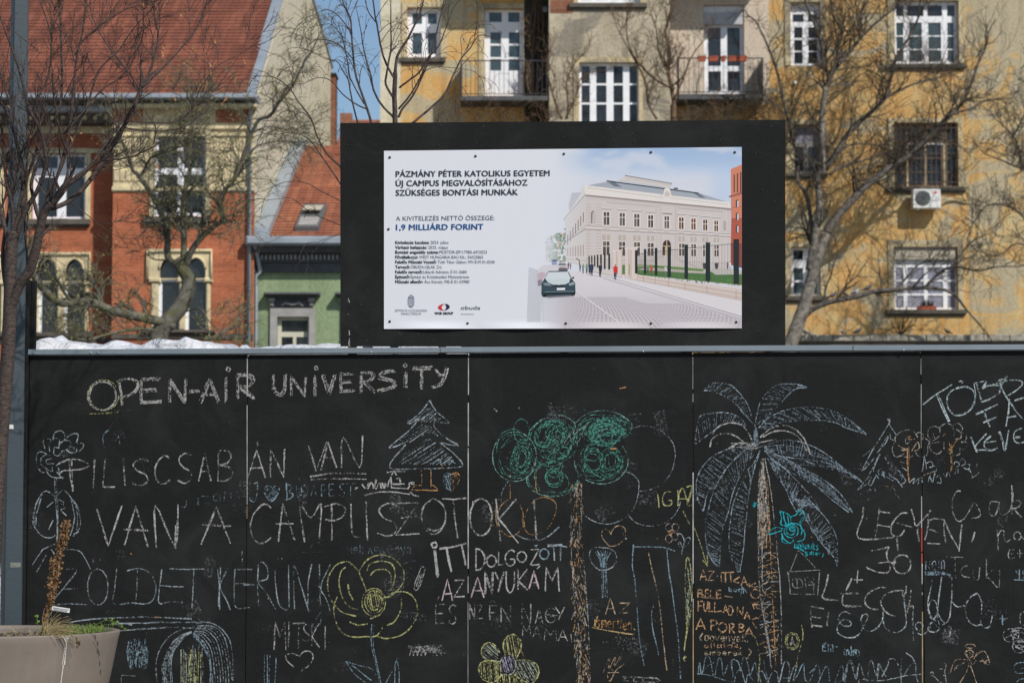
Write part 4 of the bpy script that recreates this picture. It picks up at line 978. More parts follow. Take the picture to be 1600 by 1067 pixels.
# ------------------------------------------------------------------ notice board standing above the hoarding
BO = -.004     # its front face
nb = thing('notice_board', 'black framed construction notice board with printed sheet standing above the hoarding', 'notice board', tuple(Vector((hp(880, 541)[0] * HC, HY + hp(880, 541)[0] * HS, hp(880, 541)[1]))), rz=YAW)
NBS, NBZ = hp(880, 541)
def nbuild(mb, name, mat, parent=None, **k):
    mb.v = [(p[0] - NBS, p[1], p[2] - NBZ) for p in mb.v] if parent is None or True else mb.v
    return mb.build(name, M[mat], parent or nb, local=True, **k)
c4 = [hp(532, 541, BO), hp(1227, 541.5, BO), hp(1227, 187.5, BO), hp(531.5, 192.5, BO)]
mb = MB().plate(c4, [], BO, BO + .018); nbuild(mb, 'backing_board', 'black_board')
eb = MB().box(c4[0][0] - .0008, c4[0][0] - .0001, BO + .001, BO + .017, c4[0][1] + .25, c4[3][1] - .004); nbuild(eb, 'board_edge', 'raw_wood')
for a, b_, v0, v1 in ((543, 555, 541, 560),):
    nbuild(MB().box(hp(a, 541)[0], hp(b_, 541)[0], BO + .019, .07, hp(600, 700)[1], hp(600, 541)[1] + .3), 'support_post', 'raw_wood')
for u in (690, 880, 1070, 1200):
    s_ = hp(u, 541)[0]; nbuild(MB().box(s_ - .02, s_ + .02, BO + .019, .07, hp(600, 700)[1], hp(600, 541)[1] + .9), 'support_post', 'raw_wood')
for u0, u1 in ((566, 581), (609, 621), (720, 858), (1065, 1138), (1154, 1196)):
    nbuild(MB().box(hp(u0, 545)[0], hp(u1, 545)[0], .02, .05, ztop + .034, hp(800, 540)[1]), 'packing_block', 'screw_black')
# screws of the backing board
for u, v in ((542.5, 227), (685, 228), (806, 228), (960, 222), (990, 222), (715, 517), (903, 517), (1184, 518), (1190, 297), (1180, 240), (880, 215), (614, 225)):
    s_, z_ = hp(u, v, BO); nbuild(MB().tube([(s_, BO - .0035, z_), (s_, BO, z_)], .004, 8), 'screw', 'screw_black')
# flaked paint on the notice board
fl = MB(); rr = random.Random(33)
for k in range(16):
    u = 545.5 + rr.uniform(-1.2, 1.2); v = rr.choice([rr.uniform(507, 541), rr.uniform(520, 541), rr.uniform(460, 500)]); s_, z_ = hp(u, v, BO - .001); w1, h1 = rr.uniform(.0012, .003), rr.uniform(.002, .010)
    fl.add([(s_ - w1, BO - .0012, z_ - h1), (s_ + w1, BO - .0012, z_ - h1 * .6), (s_ + w1 * .6, BO - .0012, z_ + h1), (s_ - w1 * .8, BO - .0012, z_ + h1 * .7)], [(0, 1, 2, 3)])
for k in range(22):
    u, v = rr.choice([(rr.uniform(536, 596), rr.uniform(195, 536)), (rr.uniform(1163, 1223), rr.uniform(195, 536)), (rr.uniform(536, 1223), rr.uniform(194, 228)), (rr.uniform(536, 1223), rr.uniform(518, 539))]); s_, z_ = hp(u, v, BO - .001); w1, h1 = rr.uniform(.0006, .0014), rr.uniform(.0006, .0014); a = rr.uniform(-.01, .01)
    fl.add([(s_ - w1, BO - .0012, z_ - h1), (s_ + w1, BO - .0012, z_ - h1), (s_ + w1 + a, BO - .0012, z_ + h1), (s_ - w1 + a, BO - .0012, z_ + h1)], [(0, 1, 2, 3)])
nbuild(fl, 'paint_chips', 'seam_pale', kind='stuff')
# ------------------------------------------------------------------ printed sheet
SO = -.010
sheet_c = [(600, 514), (1159, 513), (1159, 230), (600, 236)]
vcol('print', .45, .35)
def smst(a, b, x): t = max(0.0, min(1.0, (x - a) / (b - a))); return t * t * (3 - 2 * t)
def lerp3(a, b, t): return tuple(x + (y - x) * t for x, y in zip(a, b))
KP = .93
def C3(c, k=KP): return (min(1, lin(c[0]) * k), min(1, lin(c[1]) * k), min(1, lin(c[2]) * k), 1.0)
PAPER = (218, 220, 227)
def skycol(u, v):
    if v > 425: 
        pav = lerp3((212, 207, 211), (196, 189, 193), smst(430, 500, v)); return lerp3(PAPER, pav, smst(822, 905, u))
    sk_ = lerp3((160, 184, 215), (186, 201, 224), smst(236, 280, v)); cl = (207, 211, 222)
    n1 = mnoise.fractal(Vector((u * .012, v * .03, 0)), 1.0, 2.0, 4) * .5 + .5
    k = max(smst(.45, .75, n1) * .75, smst(255, 285, v) * (1 - smst(1095, 1130, u) * .8))
    return lerp3(PAPER, lerp3(sk_, cl, k), smst(845, 950, u + (v - 300) * .1))
NI, NJ = 150, 74; V = []; CC = []
for j in range(NJ + 1):
    for i in range(NI + 1):
        a, b_ = i / NI, j / NJ
        u = (1 - b_) * (sheet_c[0][0] + (sheet_c[1][0] - sheet_c[0][0]) * a) + b_ * (sheet_c[3][0] + (sheet_c[2][0] - sheet_c[3][0]) * a)
        v = (1 - b_) * (sheet_c[0][1] + (sheet_c[1][1] - sheet_c[0][1]) * a) + b_ * (sheet_c[3][1] + (sheet_c[2][1] - sheet_c[3][1]) * a)
        s_, z_ = hp(u, v, SO); sag = 0
        if v > 503: sag = -.011 * (abs(math.sin((u - 609) / 137.0 * math.pi)) ** 1.3) * ((v - 503) / 10.0)
        V.append((s_, SO + sag, z_)); CC.append(C3(skycol(u, v)))
mb = MB().add(V, [(j * (NI + 1) + i, j * (NI + 1) + i + 1, (j + 1) * (NI + 1) + i + 1, (j + 1) * (NI + 1) + i) for j in range(NJ) for i in range(NI)], CC, True)
ps = nbuild(mb, 'printed_sheet', 'print', label='white printed sheet with project text and a picture of a palace')
for u, v in ((609, 246), (743, 244), (881, 240.5), (1017, 238), (1148, 238), (607, 358), (609, 502), (730.5, 505), (884, 505), (1017, 505), (1150.5, 503)):
    s_, z_ = hp(u, v, SO); nbuild(MB().tube([(s_ + .001, SO - .0045, z_ - .002), (s_, SO, z_)], .0068, 10), 'screw', 'screw_black')
# picture: flat print in thin layers on the sheet
pic = MB(); LAY = [0]
def zc(x, y): return (820 + x / 3.5556, 220 + y / 3.5556)
HOLD = [0]
def poly(pts, col, fade=True, conv=zc, tgt=None):
    LAY[0] += 0 if HOLD[0] else 1; d = SO - .0006 - LAY[0] * .0000045; tgt = tgt or pic
    P_ = [conv(*p) for p in pts]; V_ = []; C_ = []
    for (u, v) in P_:
        s_, z_ = hp(u, v, SO); V_.append((s_, d, z_)); f = (.12 + .88 * smst(858, 905, u)) if fade else 1
        if fade == 'car': f = .75 + .25 * smst(845, 880, u)
        C_.append(C3(lerp3(PAPER, col, f)))
    if len(P_) <= 4: tgt.add(V_, [tuple(range(len(P_)))], C_)
    else:
        tri = tessellate_polygon([[Vector((p[0], p[2], 0)) for p in V_]]); tgt.add(V_, [tuple(t) for t in tri], C_)
def line(x0, y0, x1, y1, w, col, fade=True):
    dx, dy = x1 - x0, y1 - y0; L = math.hypot(dx, dy) or 1; nx_, ny_ = -dy / L * w / 2, dx / L * w / 2
    poly([(x0 + nx_, y0 + ny_), (x1 + nx_, y1 + ny_), (x1 - nx_, y1 - ny_), (x0 - nx_, y0 - ny_)], col, fade)
rr = random.Random(12)
# brick building at the right of the picture
poly([(1145, 158), (1205, 133), (1205, 545), (1148, 545)], (205, 128, 102), False); poly([(1148, 430), (1205, 430), (1205, 700), (1142, 690)], (176, 88, 68), False); poly([(1146, 570), (1205, 570), (1205, 700), (1142, 690)], (140, 66, 58), False)
poly([(1132, 308), (1205, 285), (1205, 298), (1140, 316)], (150, 92, 78), False)
for x in (1160, 1178, 1196): poly([(x, 190 - (x - 1160) * .4), (x + 7, 187 - (x - 1160) * .4), (x + 7, 287), (x, 290)], (92, 62, 56), False)
for y in (330, 402, 470): 
    poly([(1172, y), (1187, y - 2), (1187, y + 40), (1172, y + 42)], (70, 66, 70), False); poly([(1180, y + 4), (1187, y + 3), (1187, y + 38), (1180, y + 40)], (205, 205, 214), False)
for y in (372, 445, 520): line(1150, y, 1205, y - 4, 2.5, (150, 80, 62), False)
# trees at the street end, faded
for k in range(150):
    HOLD[0] = k % 12 != 0
    x = rr.uniform(120, 226); y = rr.uniform(490 + (226 - x) * .5, 672); r_ = rr.uniform(4, 10); f = smst(120, 215, x + rr.uniform(-14, 14)); col = lerp3((205, 210, 215), rr.choice([(118, 142, 118), (98, 128, 100), (140, 150, 130), (190, 165, 140)]), f * .85)
    poly([(x + r_ * math.cos(a), y + r_ * rr.uniform(.7, 1.1) * math.sin(a)) for a in [i * math.pi / 4 for i in range(8)]], col, False)
HOLD[0] = 0
# palace: side wall, front, cornices, roof
poly([(228, 432), (338, 295), (340, 700), (228, 668)], (204, 197, 195)); poly([(335, 295), (1145, 378), (1145, 716), (338, 703)], (203, 194, 191))
poly([(345, 250), (470, 226), (965, 290), (1128, 342)], (163, 168, 178)); poly([(520, 221), (556, 195), (815, 238), (808, 264)], (206, 200, 197)); line(556, 194, 818, 239, 5, (120, 118, 118)); line(560, 208, 815, 248, 2, (165, 160, 158))
poly([(462, 232), (500, 232), (540, 258), (498, 254)], (110, 115, 124)); poly([(935, 290), (965, 292), (1005, 318), (975, 316)], (110, 115, 124)); line(455, 224, 965, 292, 7, (58, 70, 74)); poly([(828, 262), (850, 262), (850, 270), (828, 268)], (60, 60, 62))
poly([(330, 247), (1134, 342), (1146, 376), (334, 300)], (224, 217, 212)); poly([(213, 436), (330, 247), (336, 300), (228, 446)], (210, 205, 206)); poly([(262, 290), (315, 288), (250, 392), (246, 350)], (186, 186, 194))
line(348, 262, 760, 316, 2, (160, 150, 146)); line(850, 322, 1128, 356, 2, (160, 150, 146)); line(336, 303, 1148, 380, 7, (150, 136, 130))
LAY[0] += 1; HOLD[0] = 1
for k in range(95): x = 342 + k * 8.5; y = 305 + (x - 336) * .0948; poly([(x, y), (x + 4, y + .4), (x + 4, y + 5), (x, y + 5)], (96, 86, 82))
HOLD[0] = 0; line(216, 440, 336, 300, 6, (172, 162, 160)); line(340, 320, 1145, 392, 2, (178, 170, 168)); line(455, 342, 745, 368, 2, (120, 112, 110)); line(850, 375, 1100, 396, 2, (130, 122, 120)); line(455, 345, 745, 371, 5, (198, 190, 188))
# belt courses
line(336, 474, 1146, 520, 4, (158, 148, 145)); line(336, 480, 1146, 526, 5, (226, 219, 215)); line(336, 492, 1146, 533, 4, (146, 135, 132)); line(228, 560, 338, 490, 6, (150, 142, 142)); line(228, 545, 338, 474, 3, (168, 160, 160)); line(228, 655, 345, 668, 3, (172, 160, 156))
line(340, 655, 1145, 680, 3, (172, 162, 158)); poly([(340, 660), (1145, 684), (1145, 716), (338, 705)], (196, 186, 182))
# quoins
LAY[0] += 1; HOLD[0] = 1
for k in range(19):
    y = 352 + k * 16.5
    if 470 < y < 500: continue
    for (a, b_) in ((343, 366), (396, 426)): line(a, y, b_, y + 2, 2.2, (168, 158, 155))
    for (a, b_) in ((735, 748), (840, 852), (1092, 1104), (1126, 1140)): line(a, y + 35, b_, y + 36, 1.8, (176, 167, 163))
HOLD[0] = 0; poly([(728, 350), (734, 350), (734, 690), (728, 690)], (196, 188, 185)); poly([(753, 352), (758, 352), (758, 690), (753, 690)], (190, 182, 178)); poly([(834, 362), (840, 362), (840, 690), (834, 690)], (190, 182, 178))
poly([(366, 400), (372, 390), (380, 386), (388, 390), (394, 400), (394, 462), (366, 460)], (190, 181, 178)); poly([(368, 402), (374, 392), (380, 388), (386, 391), (377, 400), (374, 460), (368, 460)], (130, 120, 120)); poly([(1104, 450), (1112, 442), (1118, 450), (1118, 500), (1104, 498)], (176, 166, 160))
# side wall windows
for k in range(7):
    x = 236 + k * 14.5; y0 = 505 - k * 20.5 + 20; 
    poly([(x, y0), (x + 5, y0 - 6), (x + 5, y0 + 52), (x, y0 + 54)], (140, 120, 118)); poly([(x, 575 + (7 - k) * 3.2), (x + 5, 574 + (7 - k) * 3), (x + 5, 642), (x, 640)], (172, 150, 142))
WUP = [(438, 470, 397, 468), (527, 556, 402, 472), (608, 637, 408, 477), (686, 713, 415, 482), (776, 802, 420, 487), (857, 882, 427, 491), (925, 949, 433, 494), (991, 1014, 439, 498), (1053, 1074, 445, 503)]
WLO = [(434, 471, 560, 636), (523, 558, 562, 640), (606, 640, 565, 640), (682, 716, 569, 640), None, (857, 886, 572, 640), (925, 951, 575, 642), (990, 1015, 577, 642), (1053, 1077, 578, 643)]
L0_ = LAY[0]; LM_ = L0_
for i, (a, b_, c, d) in enumerate(WUP):
    LM_ = max(LM_, LAY[0]); LAY[0] = L0_
    col = [(78, 72, 74), (86, 82, 86), (82, 76, 76), (74, 62, 56), (84, 80, 82), (96, 62, 44), (110, 62, 50), (84, 54, 36), (88, 62, 46)][i]
    poly([(a - 5, c - 4), (b_ + 5, c - 4), (b_ + 5, d + 3), (a - 5, d + 3)], (226, 220, 216)); poly([(a, c), (b_, c), (b_, d), (a, d)], col)
    xm_ = (a + b_) / 2; poly([(xm_ - 1.6, c), (xm_ + 1.6, c), (xm_ + 1.6, d), (xm_ - 1.6, d)], (222, 214, 200)); poly([(a, c + 22), (b_, c + 22), (b_, c + 26), (a, c + 26)], (222, 214, 200))
    poly([(a + 3, c + 30), (a + 10, c + 30), (a + 9, d), (a + 3, d)], lerp3(col, (180, 170, 160), .3))
    line(a - 14, c - 18, b_ + 14, c - 15, 5, (170, 160, 156)); line(a - 12, c - 23, b_ + 12, c - 20, 3, (228, 222, 218)); poly([(a - 2, d + 10), (b_ + 2, d + 11), (b_ + 2, d + 22), (a - 2, d + 21)], (196, 186, 180))
    if WLO[i]:
        a, b_, c, d = WLO[i]; poly([(a - 3, 522 + i * 2), (b_ + 3, 523 + i * 2), (b_ + 3, 552 + i * 1.5), (a - 3, 552 + i * 1.5)], (186, 172, 164)); xm_ = (a + b_) / 2
        poly([(xm_ - 1.5, 524 + i * 2), (xm_ + 1.5, 524 + i * 2), (xm_ + 1.5, 550 + i * 1.5), (xm_ - 1.5, 550 + i * 1.5)], (226, 218, 210))
        poly([(a - 3, c - 3), (b_ + 3, c - 3), (b_ + 3, d + 2), (a - 3, d + 2)], (226, 220, 214)); poly([(a, c), (b_, c), (b_, d), (a, d)], (84, 72, 70))
        poly([(xm_ - 1.6, c), (xm_ + 1.6, c), (xm_ + 1.6, d), (xm_ - 1.6, d)], (224, 216, 200)); poly([(a, c + 24), (b_, c + 24), (b_, c + 28), (a, c + 28)], (224, 216, 200)); poly([(a + 2, c + 4), (a + 9, c + 4), (a + 9, c + 20), (a + 2, c + 20)], (128, 116, 112))
LAY[0] = LM_ + 12; poly([(765, 636), (765, 585), (770, 565), (780, 554), (790, 551), (800, 554), (809, 565), (813, 585), (813, 636)], (60, 48, 44)); line(765, 585, 813, 587, 4, (206, 186, 158)); line(789, 552, 789, 636, 4, (206, 186, 158)); poly([(779, 590), (800, 590), (800, 636), (779, 636)], (196, 172, 140)); poly([(795, 596), (808, 596), (808, 634), (795, 634)], (70, 66, 74))
poly([(768, 400), (816, 404), (816, 411), (768, 407)], (150, 140, 136)); line(700, 660, 770, 640, 4, (190, 180, 176)); line(850, 655, 960, 705, 4, (180, 170, 164)); poly([(735, 655), (850, 655), (880, 700), (700, 695)], (200, 190, 184))
# crest over the cornice (plain shield on scrolls)
poly([(770, 290), (776, 268), (790, 260), (805, 268), (812, 290), (812, 318), (770, 314)], (226, 218, 212)); poly([(776, 292), (790, 276), (806, 292), (804, 312), (778, 310)], (200, 190, 184)); poly([(728, 308), (770, 300), (770, 322), (728, 318)], (216, 208, 204)); poly([(812, 302), (855, 318), (855, 330), (812, 324)], (216, 208, 204))
# lawn, paths and shrubs
poly([(540, 690), (620, 684), (1205, 726), (1205, 802), (612, 742), (540, 742)], (150, 158, 120), False); poly([(612, 700), (1205, 742), (1205, 800), (612, 742)], (72, 112, 58), False)
poly([(620, 716), (1000, 740), (1010, 718), (700, 700)], (188, 178, 168), False); poly([(690, 690), (990, 716), (990, 726), (690, 704)], (86, 128, 62), False); poly([(1020, 715), (1120, 708), (1205, 722), (1205, 742), (1060, 745)], (184, 178, 172), False)
LAY[0] += 1
for k in range(110): HOLD[0] = k % 12 != 0; x, y = rr.uniform(640, 1195), 0; y = 745 + (x - 640) * .07 + rr.uniform(-6, 26); line(x, y, x + rr.uniform(-3, 3), y - rr.uniform(6, 18), 2.5, rr.choice([(52, 92, 44), (96, 140, 70), (70, 118, 56)]), False)
HOLD[0] = 0
for x in (997, 1064): poly([(x - 10, 680), (x + 12, 680), (x + 8, 712), (x - 6, 712)], (62, 62, 66), False)
# pavement pattern
poly([(345, 745), (460, 755), (1205, 975), (1205, 888), (590, 770), (350, 730)], (214, 209, 212), False); line(440, 762, 1205, 988, 6, (206, 200, 203), False); line(285, 835, 565, 1041, 5, (226, 222, 224), False)
def edge_y(x): return 870 + 0 * x
LAY[0] += 1; HOLD[0] = 1; y = 868.0; row = 0
while y < 1038:
    st_ = 7 + (y - 860) * .055; x = 100 + (row % 2) * st_ * .8
    while x < 1196:
        if not (y < 900 and x > 560 + (y - 868) * 3.4) and not y < 762 + (x - 440) * .295 + 10 and abs((x - 285) - (y - 835) * 1.36) > 8:
            g_ = rr.uniform(-9, 5); line(x, y, x + st_ * .95, y + st_ * .32, 1.5, (186 + g_, 178 + g_, 182 + g_), True)
        x += st_ * 1.7
    y += st_ * .62; row += 1
HOLD[0] = 0
LAY[0] += 1; HOLD[0] = 1
for k in range(26): x = 24 + k * 3.0; line(x, 700 + k * 1.0, x - 12, 1038, .8, (206, 206, 213), False)
HOLD[0] = 0; line(98, 860, 104, 1038, 2, (196, 192, 200), False)
# low street wall, gate piers and fence
poly([(590, 738), (1205, 828), (1205, 890), (590, 772)], (196, 180, 172), False); line(600, 745, 1205, 836, 5, (220, 208, 200), False); line(600, 762, 1205, 862, 2.5, (232, 222, 216), False); poly([(350, 700), (490, 716), (490, 750), (350, 722)], (206, 196, 192))
for x in (660, 724, 797, 890, 1012, 1174): line(x, 750 + (x - 600) * .146 - 5, x, 772 + (x - 600) * .19, 2.5, (150, 134, 128), False)
for (a, b_, c, d) in ((488, 510, 612, 750), (516, 541, 610, 760), (557, 578, 600, 768), (584, 626, 598, 772)): poly([(a, c), (b_, c - 2), (b_, d), (a, d - 4)], (214, 198, 190), False); line(a - 3, c, b_ + 3, c - 2, 5, (226, 212, 204), False); line(b_ - 2, c, b_ - 2, d, 2, (160, 146, 140), False)
poly([(541, 690), (557, 690), (557, 740), (541, 740)], (90, 122, 74), False); line(590, 605, 590, 765, 2, (110, 90, 84), False)
POSTS = [(354, 361, 640, 690), (369, 376, 638, 692), (385, 392, 636, 697), (401, 409, 634, 704), (419, 428, 632, 711), (440, 449, 630, 714), (464, 474, 628, 716), (612, 626, 608, 738), (662, 675, 602, 740), (722, 737, 596, 748), (793, 812, 588, 757), (887, 907, 577, 767), (1005, 1030, 565, 780), (1160, 1190, 547, 797)]
L0_ = LAY[0]
for i in range(7, 13):
    LAY[0] = L0_; a, b_ = POSTS[i], POSTS[i + 1]
    line(a[1], a[2] + 18, b_[0], b_[2] + 26, 2, (70, 66, 66), False); line(a[1], a[3] - 32, b_[0], b_[3] - 42, 1.5, (90, 88, 86), False)
    for k in range(1, 8):
        t_ = k / 8; x = a[1] + (b_[0] - a[1]) * t_; line(x, a[2] + 20 + (b_[2] - a[2]) * t_, x, a[3] - 6 + (b_[3] - a[3]) * t_, .9, (132, 126, 122), False)
L0_ = LAY[0] = LAY[0] + 1
for (a, b_, c, d) in POSTS: LAY[0] = L0_; poly([(a, c), (b_, c), (b_, d), (a, d)], (32, 40, 42), False)
line(1192, 700, 1205, 702, 4, (40, 46, 46), False)
# people
def person_p(x, y0, y1, top, leg, w=10):
    h_ = y1 - y0; poly([(x - w * .35, y0), (x + w * .35, y0), (x + w * .35, y0 + h_ * .13), (x - w * .35, y0 + h_ * .13)], (150, 122, 110), False)
    poly([(x - w, y0 + h_ * .16), (x - w * .3, y0 + h_ * .12), (x + w * .4, y0 + h_ * .12), (x + w, y0 + h_ * .18), (x + w * .8, y0 + h_ * .55), (x - w * .8, y0 + h_ * .55)], top, False)
    poly([(x - w * .7, y0 + h_ * .54), (x + w * .6, y0 + h_ * .54), (x + w * .25, y1), (x - w * .1, y1), (x, y0 + h_ * .7), (x - w * .4, y1 - 4), (x - w * .65, y1 - 4)], leg, False)
person_p(504, 688, 772, (204, 52, 50), (70, 68, 84), 13); person_p(420, 683, 758, (42, 44, 58), (44, 42, 56), 10); person_p(373, 678, 750, (34, 58, 88), (38, 52, 78), 10); person_p(361, 680, 744, (48, 62, 86), (40, 50, 70), 8)
person_p(345, 682, 738, (120, 140, 110), (80, 66, 60), 6); person_p(325, 684, 738, (120, 146, 130), (106, 110, 108), 6); person_p(308, 686, 728, (90, 78, 80), (70, 60, 64), 4); person_p(243, 676, 714, (120, 90, 92), (130, 110, 110), 5); person_p(255, 678, 716, (150, 120, 116), (140, 120, 118), 4)
person_p(704, 693, 740, (190, 84, 60), (150, 70, 50), 8); person_p(684, 696, 738, (70, 120, 96), (80, 84, 84), 6); person_p(782, 694, 750, (196, 196, 196), (110, 112, 116), 7); person_p(1127, 672, 716, (110, 104, 112), (70, 66, 74), 5); person_p(1141, 670, 716, (220, 220, 226), (200, 200, 206), 5)
line(285, 652, 302, 662, 3, (70, 56, 54), False); line(302, 662, 306, 692, 4, (66, 54, 52), False)
# vehicles
poly([(150, 658), (176, 656), (180, 690), (152, 690)], (150, 158, 186), False); poly([(155, 662), (174, 661), (174, 671), (155, 671)], (90, 98, 126), False)
poly([(180, 690), (192, 678), (226, 678), (238, 692), (240, 722), (180, 722)], (196, 192, 198), False); poly([(190, 682), (226, 682), (230, 692), (186, 692)], (110, 108, 116), False); poly([(184, 708), (238, 708), (238, 722), (184, 722)], (100, 92, 98), False); poly([(196, 700), (226, 700), (226, 708), (196, 708)], (170, 150, 152), False)
poly([(72, 735), (84, 705), (110, 690), (180, 690), (190, 720), (120, 740), (104, 800), (74, 802)], (206, 202, 208), False); poly([(72, 740), (92, 728), (118, 738), (100, 770), (76, 772)], (190, 170, 178), False); poly([(72, 775), (96, 770), (98, 806), (74, 804)], (140, 128, 138), False)
poly([(108, 768), (128, 728), (136, 724), (234, 724), (244, 730), (262, 768), (280, 790), (282, 850), (270, 858), (100, 866), (92, 850), (94, 790)], (52, 70, 80), False)
poly([(130, 730), (238, 728), (256, 766), (240, 770), (120, 770), (112, 766)], (206, 212, 216), False); poly([(116, 770), (252, 766), (246, 788), (220, 800), (156, 800), (128, 786)], (196, 206, 210), False); poly([(262, 758), (274, 756), (276, 764), (264, 766)], (66, 74, 82), False)
poly([(150, 800), (226, 799), (222, 812), (154, 813)], (40, 50, 58), False); poly([(100, 790), (132, 790), (150, 806), (112, 804)], (126, 140, 148), False); poly([(244, 794), (274, 784), (276, 798), (248, 806)], (150, 162, 170), False); poly([(178, 818), (224, 817), (224, 829), (178, 830)], (226, 228, 232), False)
line(112, 840, 274, 836, 4, (110, 130, 140), False); poly([(112, 846), (262, 842), (262, 852), (118, 856)], (28, 34, 40), False); poly([(96, 850), (120, 850), (120, 868), (102, 868)], (22, 24, 30), False); poly([(256, 846), (280, 842), (278, 858), (258, 858)], (22, 24, 30), False); poly([(184, 796), (196, 796), (190, 803)], (222, 226, 228), False); poly([(120, 866), (256, 858), (280, 862), (130, 872)], (130, 126, 132), False)
po = nbuild(pic, 'printed_picture', 'print', ps); po.location = (0, 0, 0)
# ------------------------------------------------------------------ printed text
for nm, c in (('ink_dark', (42, 46, 62)), ('ink_grey', (84, 88, 104)), ('ink_blue', (22, 78, 132)), ('ink_pale', (128, 132, 148))): plain(nm, S(*c), .5, var=.0)
def text_part(txt, u0, vb, u1, cap, mat, bold=0.0, parent=None, vb1=None):
    cu = bpy.data.curves.new('printed_text', 'FONT'); cu.body = txt; cu.size = 1.0; cu.resolution_u = 3; cu.space_character = 1 + max(0, bold) * 1.2
    ob = bpy.data.objects.new('printed_text', cu); COL.objects.link(ob); bpy.context.view_layer.update()
    me = bpy.data.meshes.new_from_object(ob.evaluated_get(bpy.context.evaluated_depsgraph_get())); bpy.data.objects.remove(ob); bpy.data.curves.remove(cu)
    xs = [v.co.x for v in me.vertices]; x0, x1 = min(xs), max(xs); caph = .729
    for v in me.vertices:
        t_ = (v.co.x - x0) / (x1 - x0); u = u0 + (u1 - u0) * t_; vv = vb + ((vb1 - vb) * t_ if vb1 else 0) - v.co.y / caph * cap
        s_, z_ = hp(u, vv, SO); v.co = (s_ - NBS, SO - .0022, z_ - NBZ)
    if bold > .01:      # heavier weight: the outline printed three times, a hair apart
        V_ = [tuple(v.co) for v in me.vertices]; F_ = [tuple(f.vertices) for f in me.polygons]; n_v = len(V_); dx = bold * cap / 281 / caph * 1.25; me2 = bpy.data.meshes.new('printed_text')
        offs = [(-dx, -.35 * dx, 0), (dx, .35 * dx, -.00003), (-dx * .3, dx * .5, -.00006), (dx * .3, -dx * .5, -.00009)]
        me2.from_pydata([(a + o_[0], b + o_[2], c + o_[1]) for o_ in offs for a, b, c in V_], [], [tuple(i + k * n_v for i in f) for k in range(4) for f in F_]); me = me2
    me.materials.append(M[mat]); o = bpy.data.objects.new('printed_text', me); COL.objects.link(o); o.parent = parent or ps; return o
T = [("PÁZMÁNY PÉTER KATOLIKUS EGYETEM", 618.5, 276.7, 858.6, 9.3, 'ink_dark', .028, 275.2), ("ÚJ CAMPUS MEGVALÓSÍTÁSÁHOZ", 618.5, 291.2, 824, 9.3, 'ink_dark', .028, 290), ("SZÜKSÉGES BONTÁSI MUNKÁK", 618.5, 306, 809, 9.3, 'ink_dark', .028, 305),
     ("A KIVITELEZÉS NETTÓ ÖSSZEGE:", 618.5, 345, 772.5, 7.2, 'ink_grey', -.004, 344), ("1,9 MILLIÁRD FORINT", 619, 359.8, 755, 9.2, 'ink_blue', .03, 358.8)]
for (s_, u0, vb, u1, cp, mt, bo, vb1) in T: text_part(s_, u0, vb, u1, cp, mt, bo, vb1=vb1)
SMALL = [(381.3, "Kivitelezés kezdete:", 670.8, "2024. július", 672.8, 701), (389.0, "Várható befejezés:", 667, "2025. május", 669.2, 700), (396.4, "Bontási engedély száma:", 685.4, "PE/ETDR-EP/17985-69/2023", 686.8, 760.8), (404.2, "Fővállalkozó:", 653.2, "WEST HUNGÁRIA BAU Kft.; 34A25865", 655, 755),
         (411.8, "Felelős Műszaki Vezető:", 682, "Tóth Tibor Gábor; MV-É-M 01-0340", 684, 773), (419.6, "Tervező:", 640.4, "ÓBUDA-ÚJLAK Zrt.", 642, 691), (427.3, "Felelős tervező:", 660.2, "Libárdi Adrienn; É 01-3684", 661.8, 729.3), (435.0, "Építtető:", 640.2, "Építési és Közlekedési Minisztérium", 641.8, 733), (442.6, "Műszaki ellenőr:", 661, "Ács Károly; ME-É 01-53980", 663, 733.5)]
for vb, a, ua, b_, u0, u1 in SMALL: text_part(a, 617.8, vb, ua, 5.0, 'ink_dark', .03); text_part(b_, u0, vb, u1, 5.0, 'ink_grey', .0)
text_part("ÉPÍTÉSI ÉS KÖZLEKEDÉSI", 617.5, 487, 667, 3.6, 'ink_pale', .0); text_part("MINISZTÉRIUM", 627, 492, 658, 3.6, 'ink_pale', .0)
text_part("WHB GROUP", 679.3, 491.3, 708, 3.8, 'ink_dark', .05); text_part("obuda", 720, 483.8, 750.5, 6.2, 'ink_dark', .01); text_part("development", 720.6, 491.4, 741, 1.6, 'ink_grey', .02)
lg = MB(); zi = lambda x, y: (590 + x / 5.714, 360 + y / 5.714)
def lpoly(p, c): poly(p, c, False, zi, lg)
# red and black double swoosh
lpoly([(600, 655), (570, 660), (545, 675), (538, 692), (560, 712), (592, 716), (575, 700), (572, 685), (582, 668)], (200, 44, 56)); lpoly([(600, 655), (628, 660), (645, 678), (642, 694), (622, 708), (588, 718), (606, 704), (614, 690), (612, 675)], (34, 38, 62))
# grey crowned shield
G1, G2 = (120, 124, 140), (165, 168, 182)
lpoly([(270, 608), (328, 608), (328, 660), (318, 680), (299, 692), (280, 680), (270, 660)], G1); lpoly([(300, 614), (322, 614), (322, 656), (316, 672), (300, 682)], G2)
for k in range(4): lpoly([(274, 616 + k * 16), (298, 616 + k * 16), (298, 622 + k * 16), (274, 622 + k * 16)], (205, 208, 218))
lpoly([(309, 620), (313, 620), (313, 672), (309, 672)], G1); lpoly([(303, 634), (319, 634), (319, 638), (303, 638)], G1)
lpoly([(272, 604), (276, 590), (286, 582), (299, 578), (312, 582), (323, 590), (326, 604)], G1); lpoly([(282, 600), (285, 592), (299, 586), (313, 592), (316, 600)], G2); lpoly([(297, 570), (301, 570), (301, 580), (297, 580)], G1)
nbuild(lg, 'printed_logos', 'print', ps)

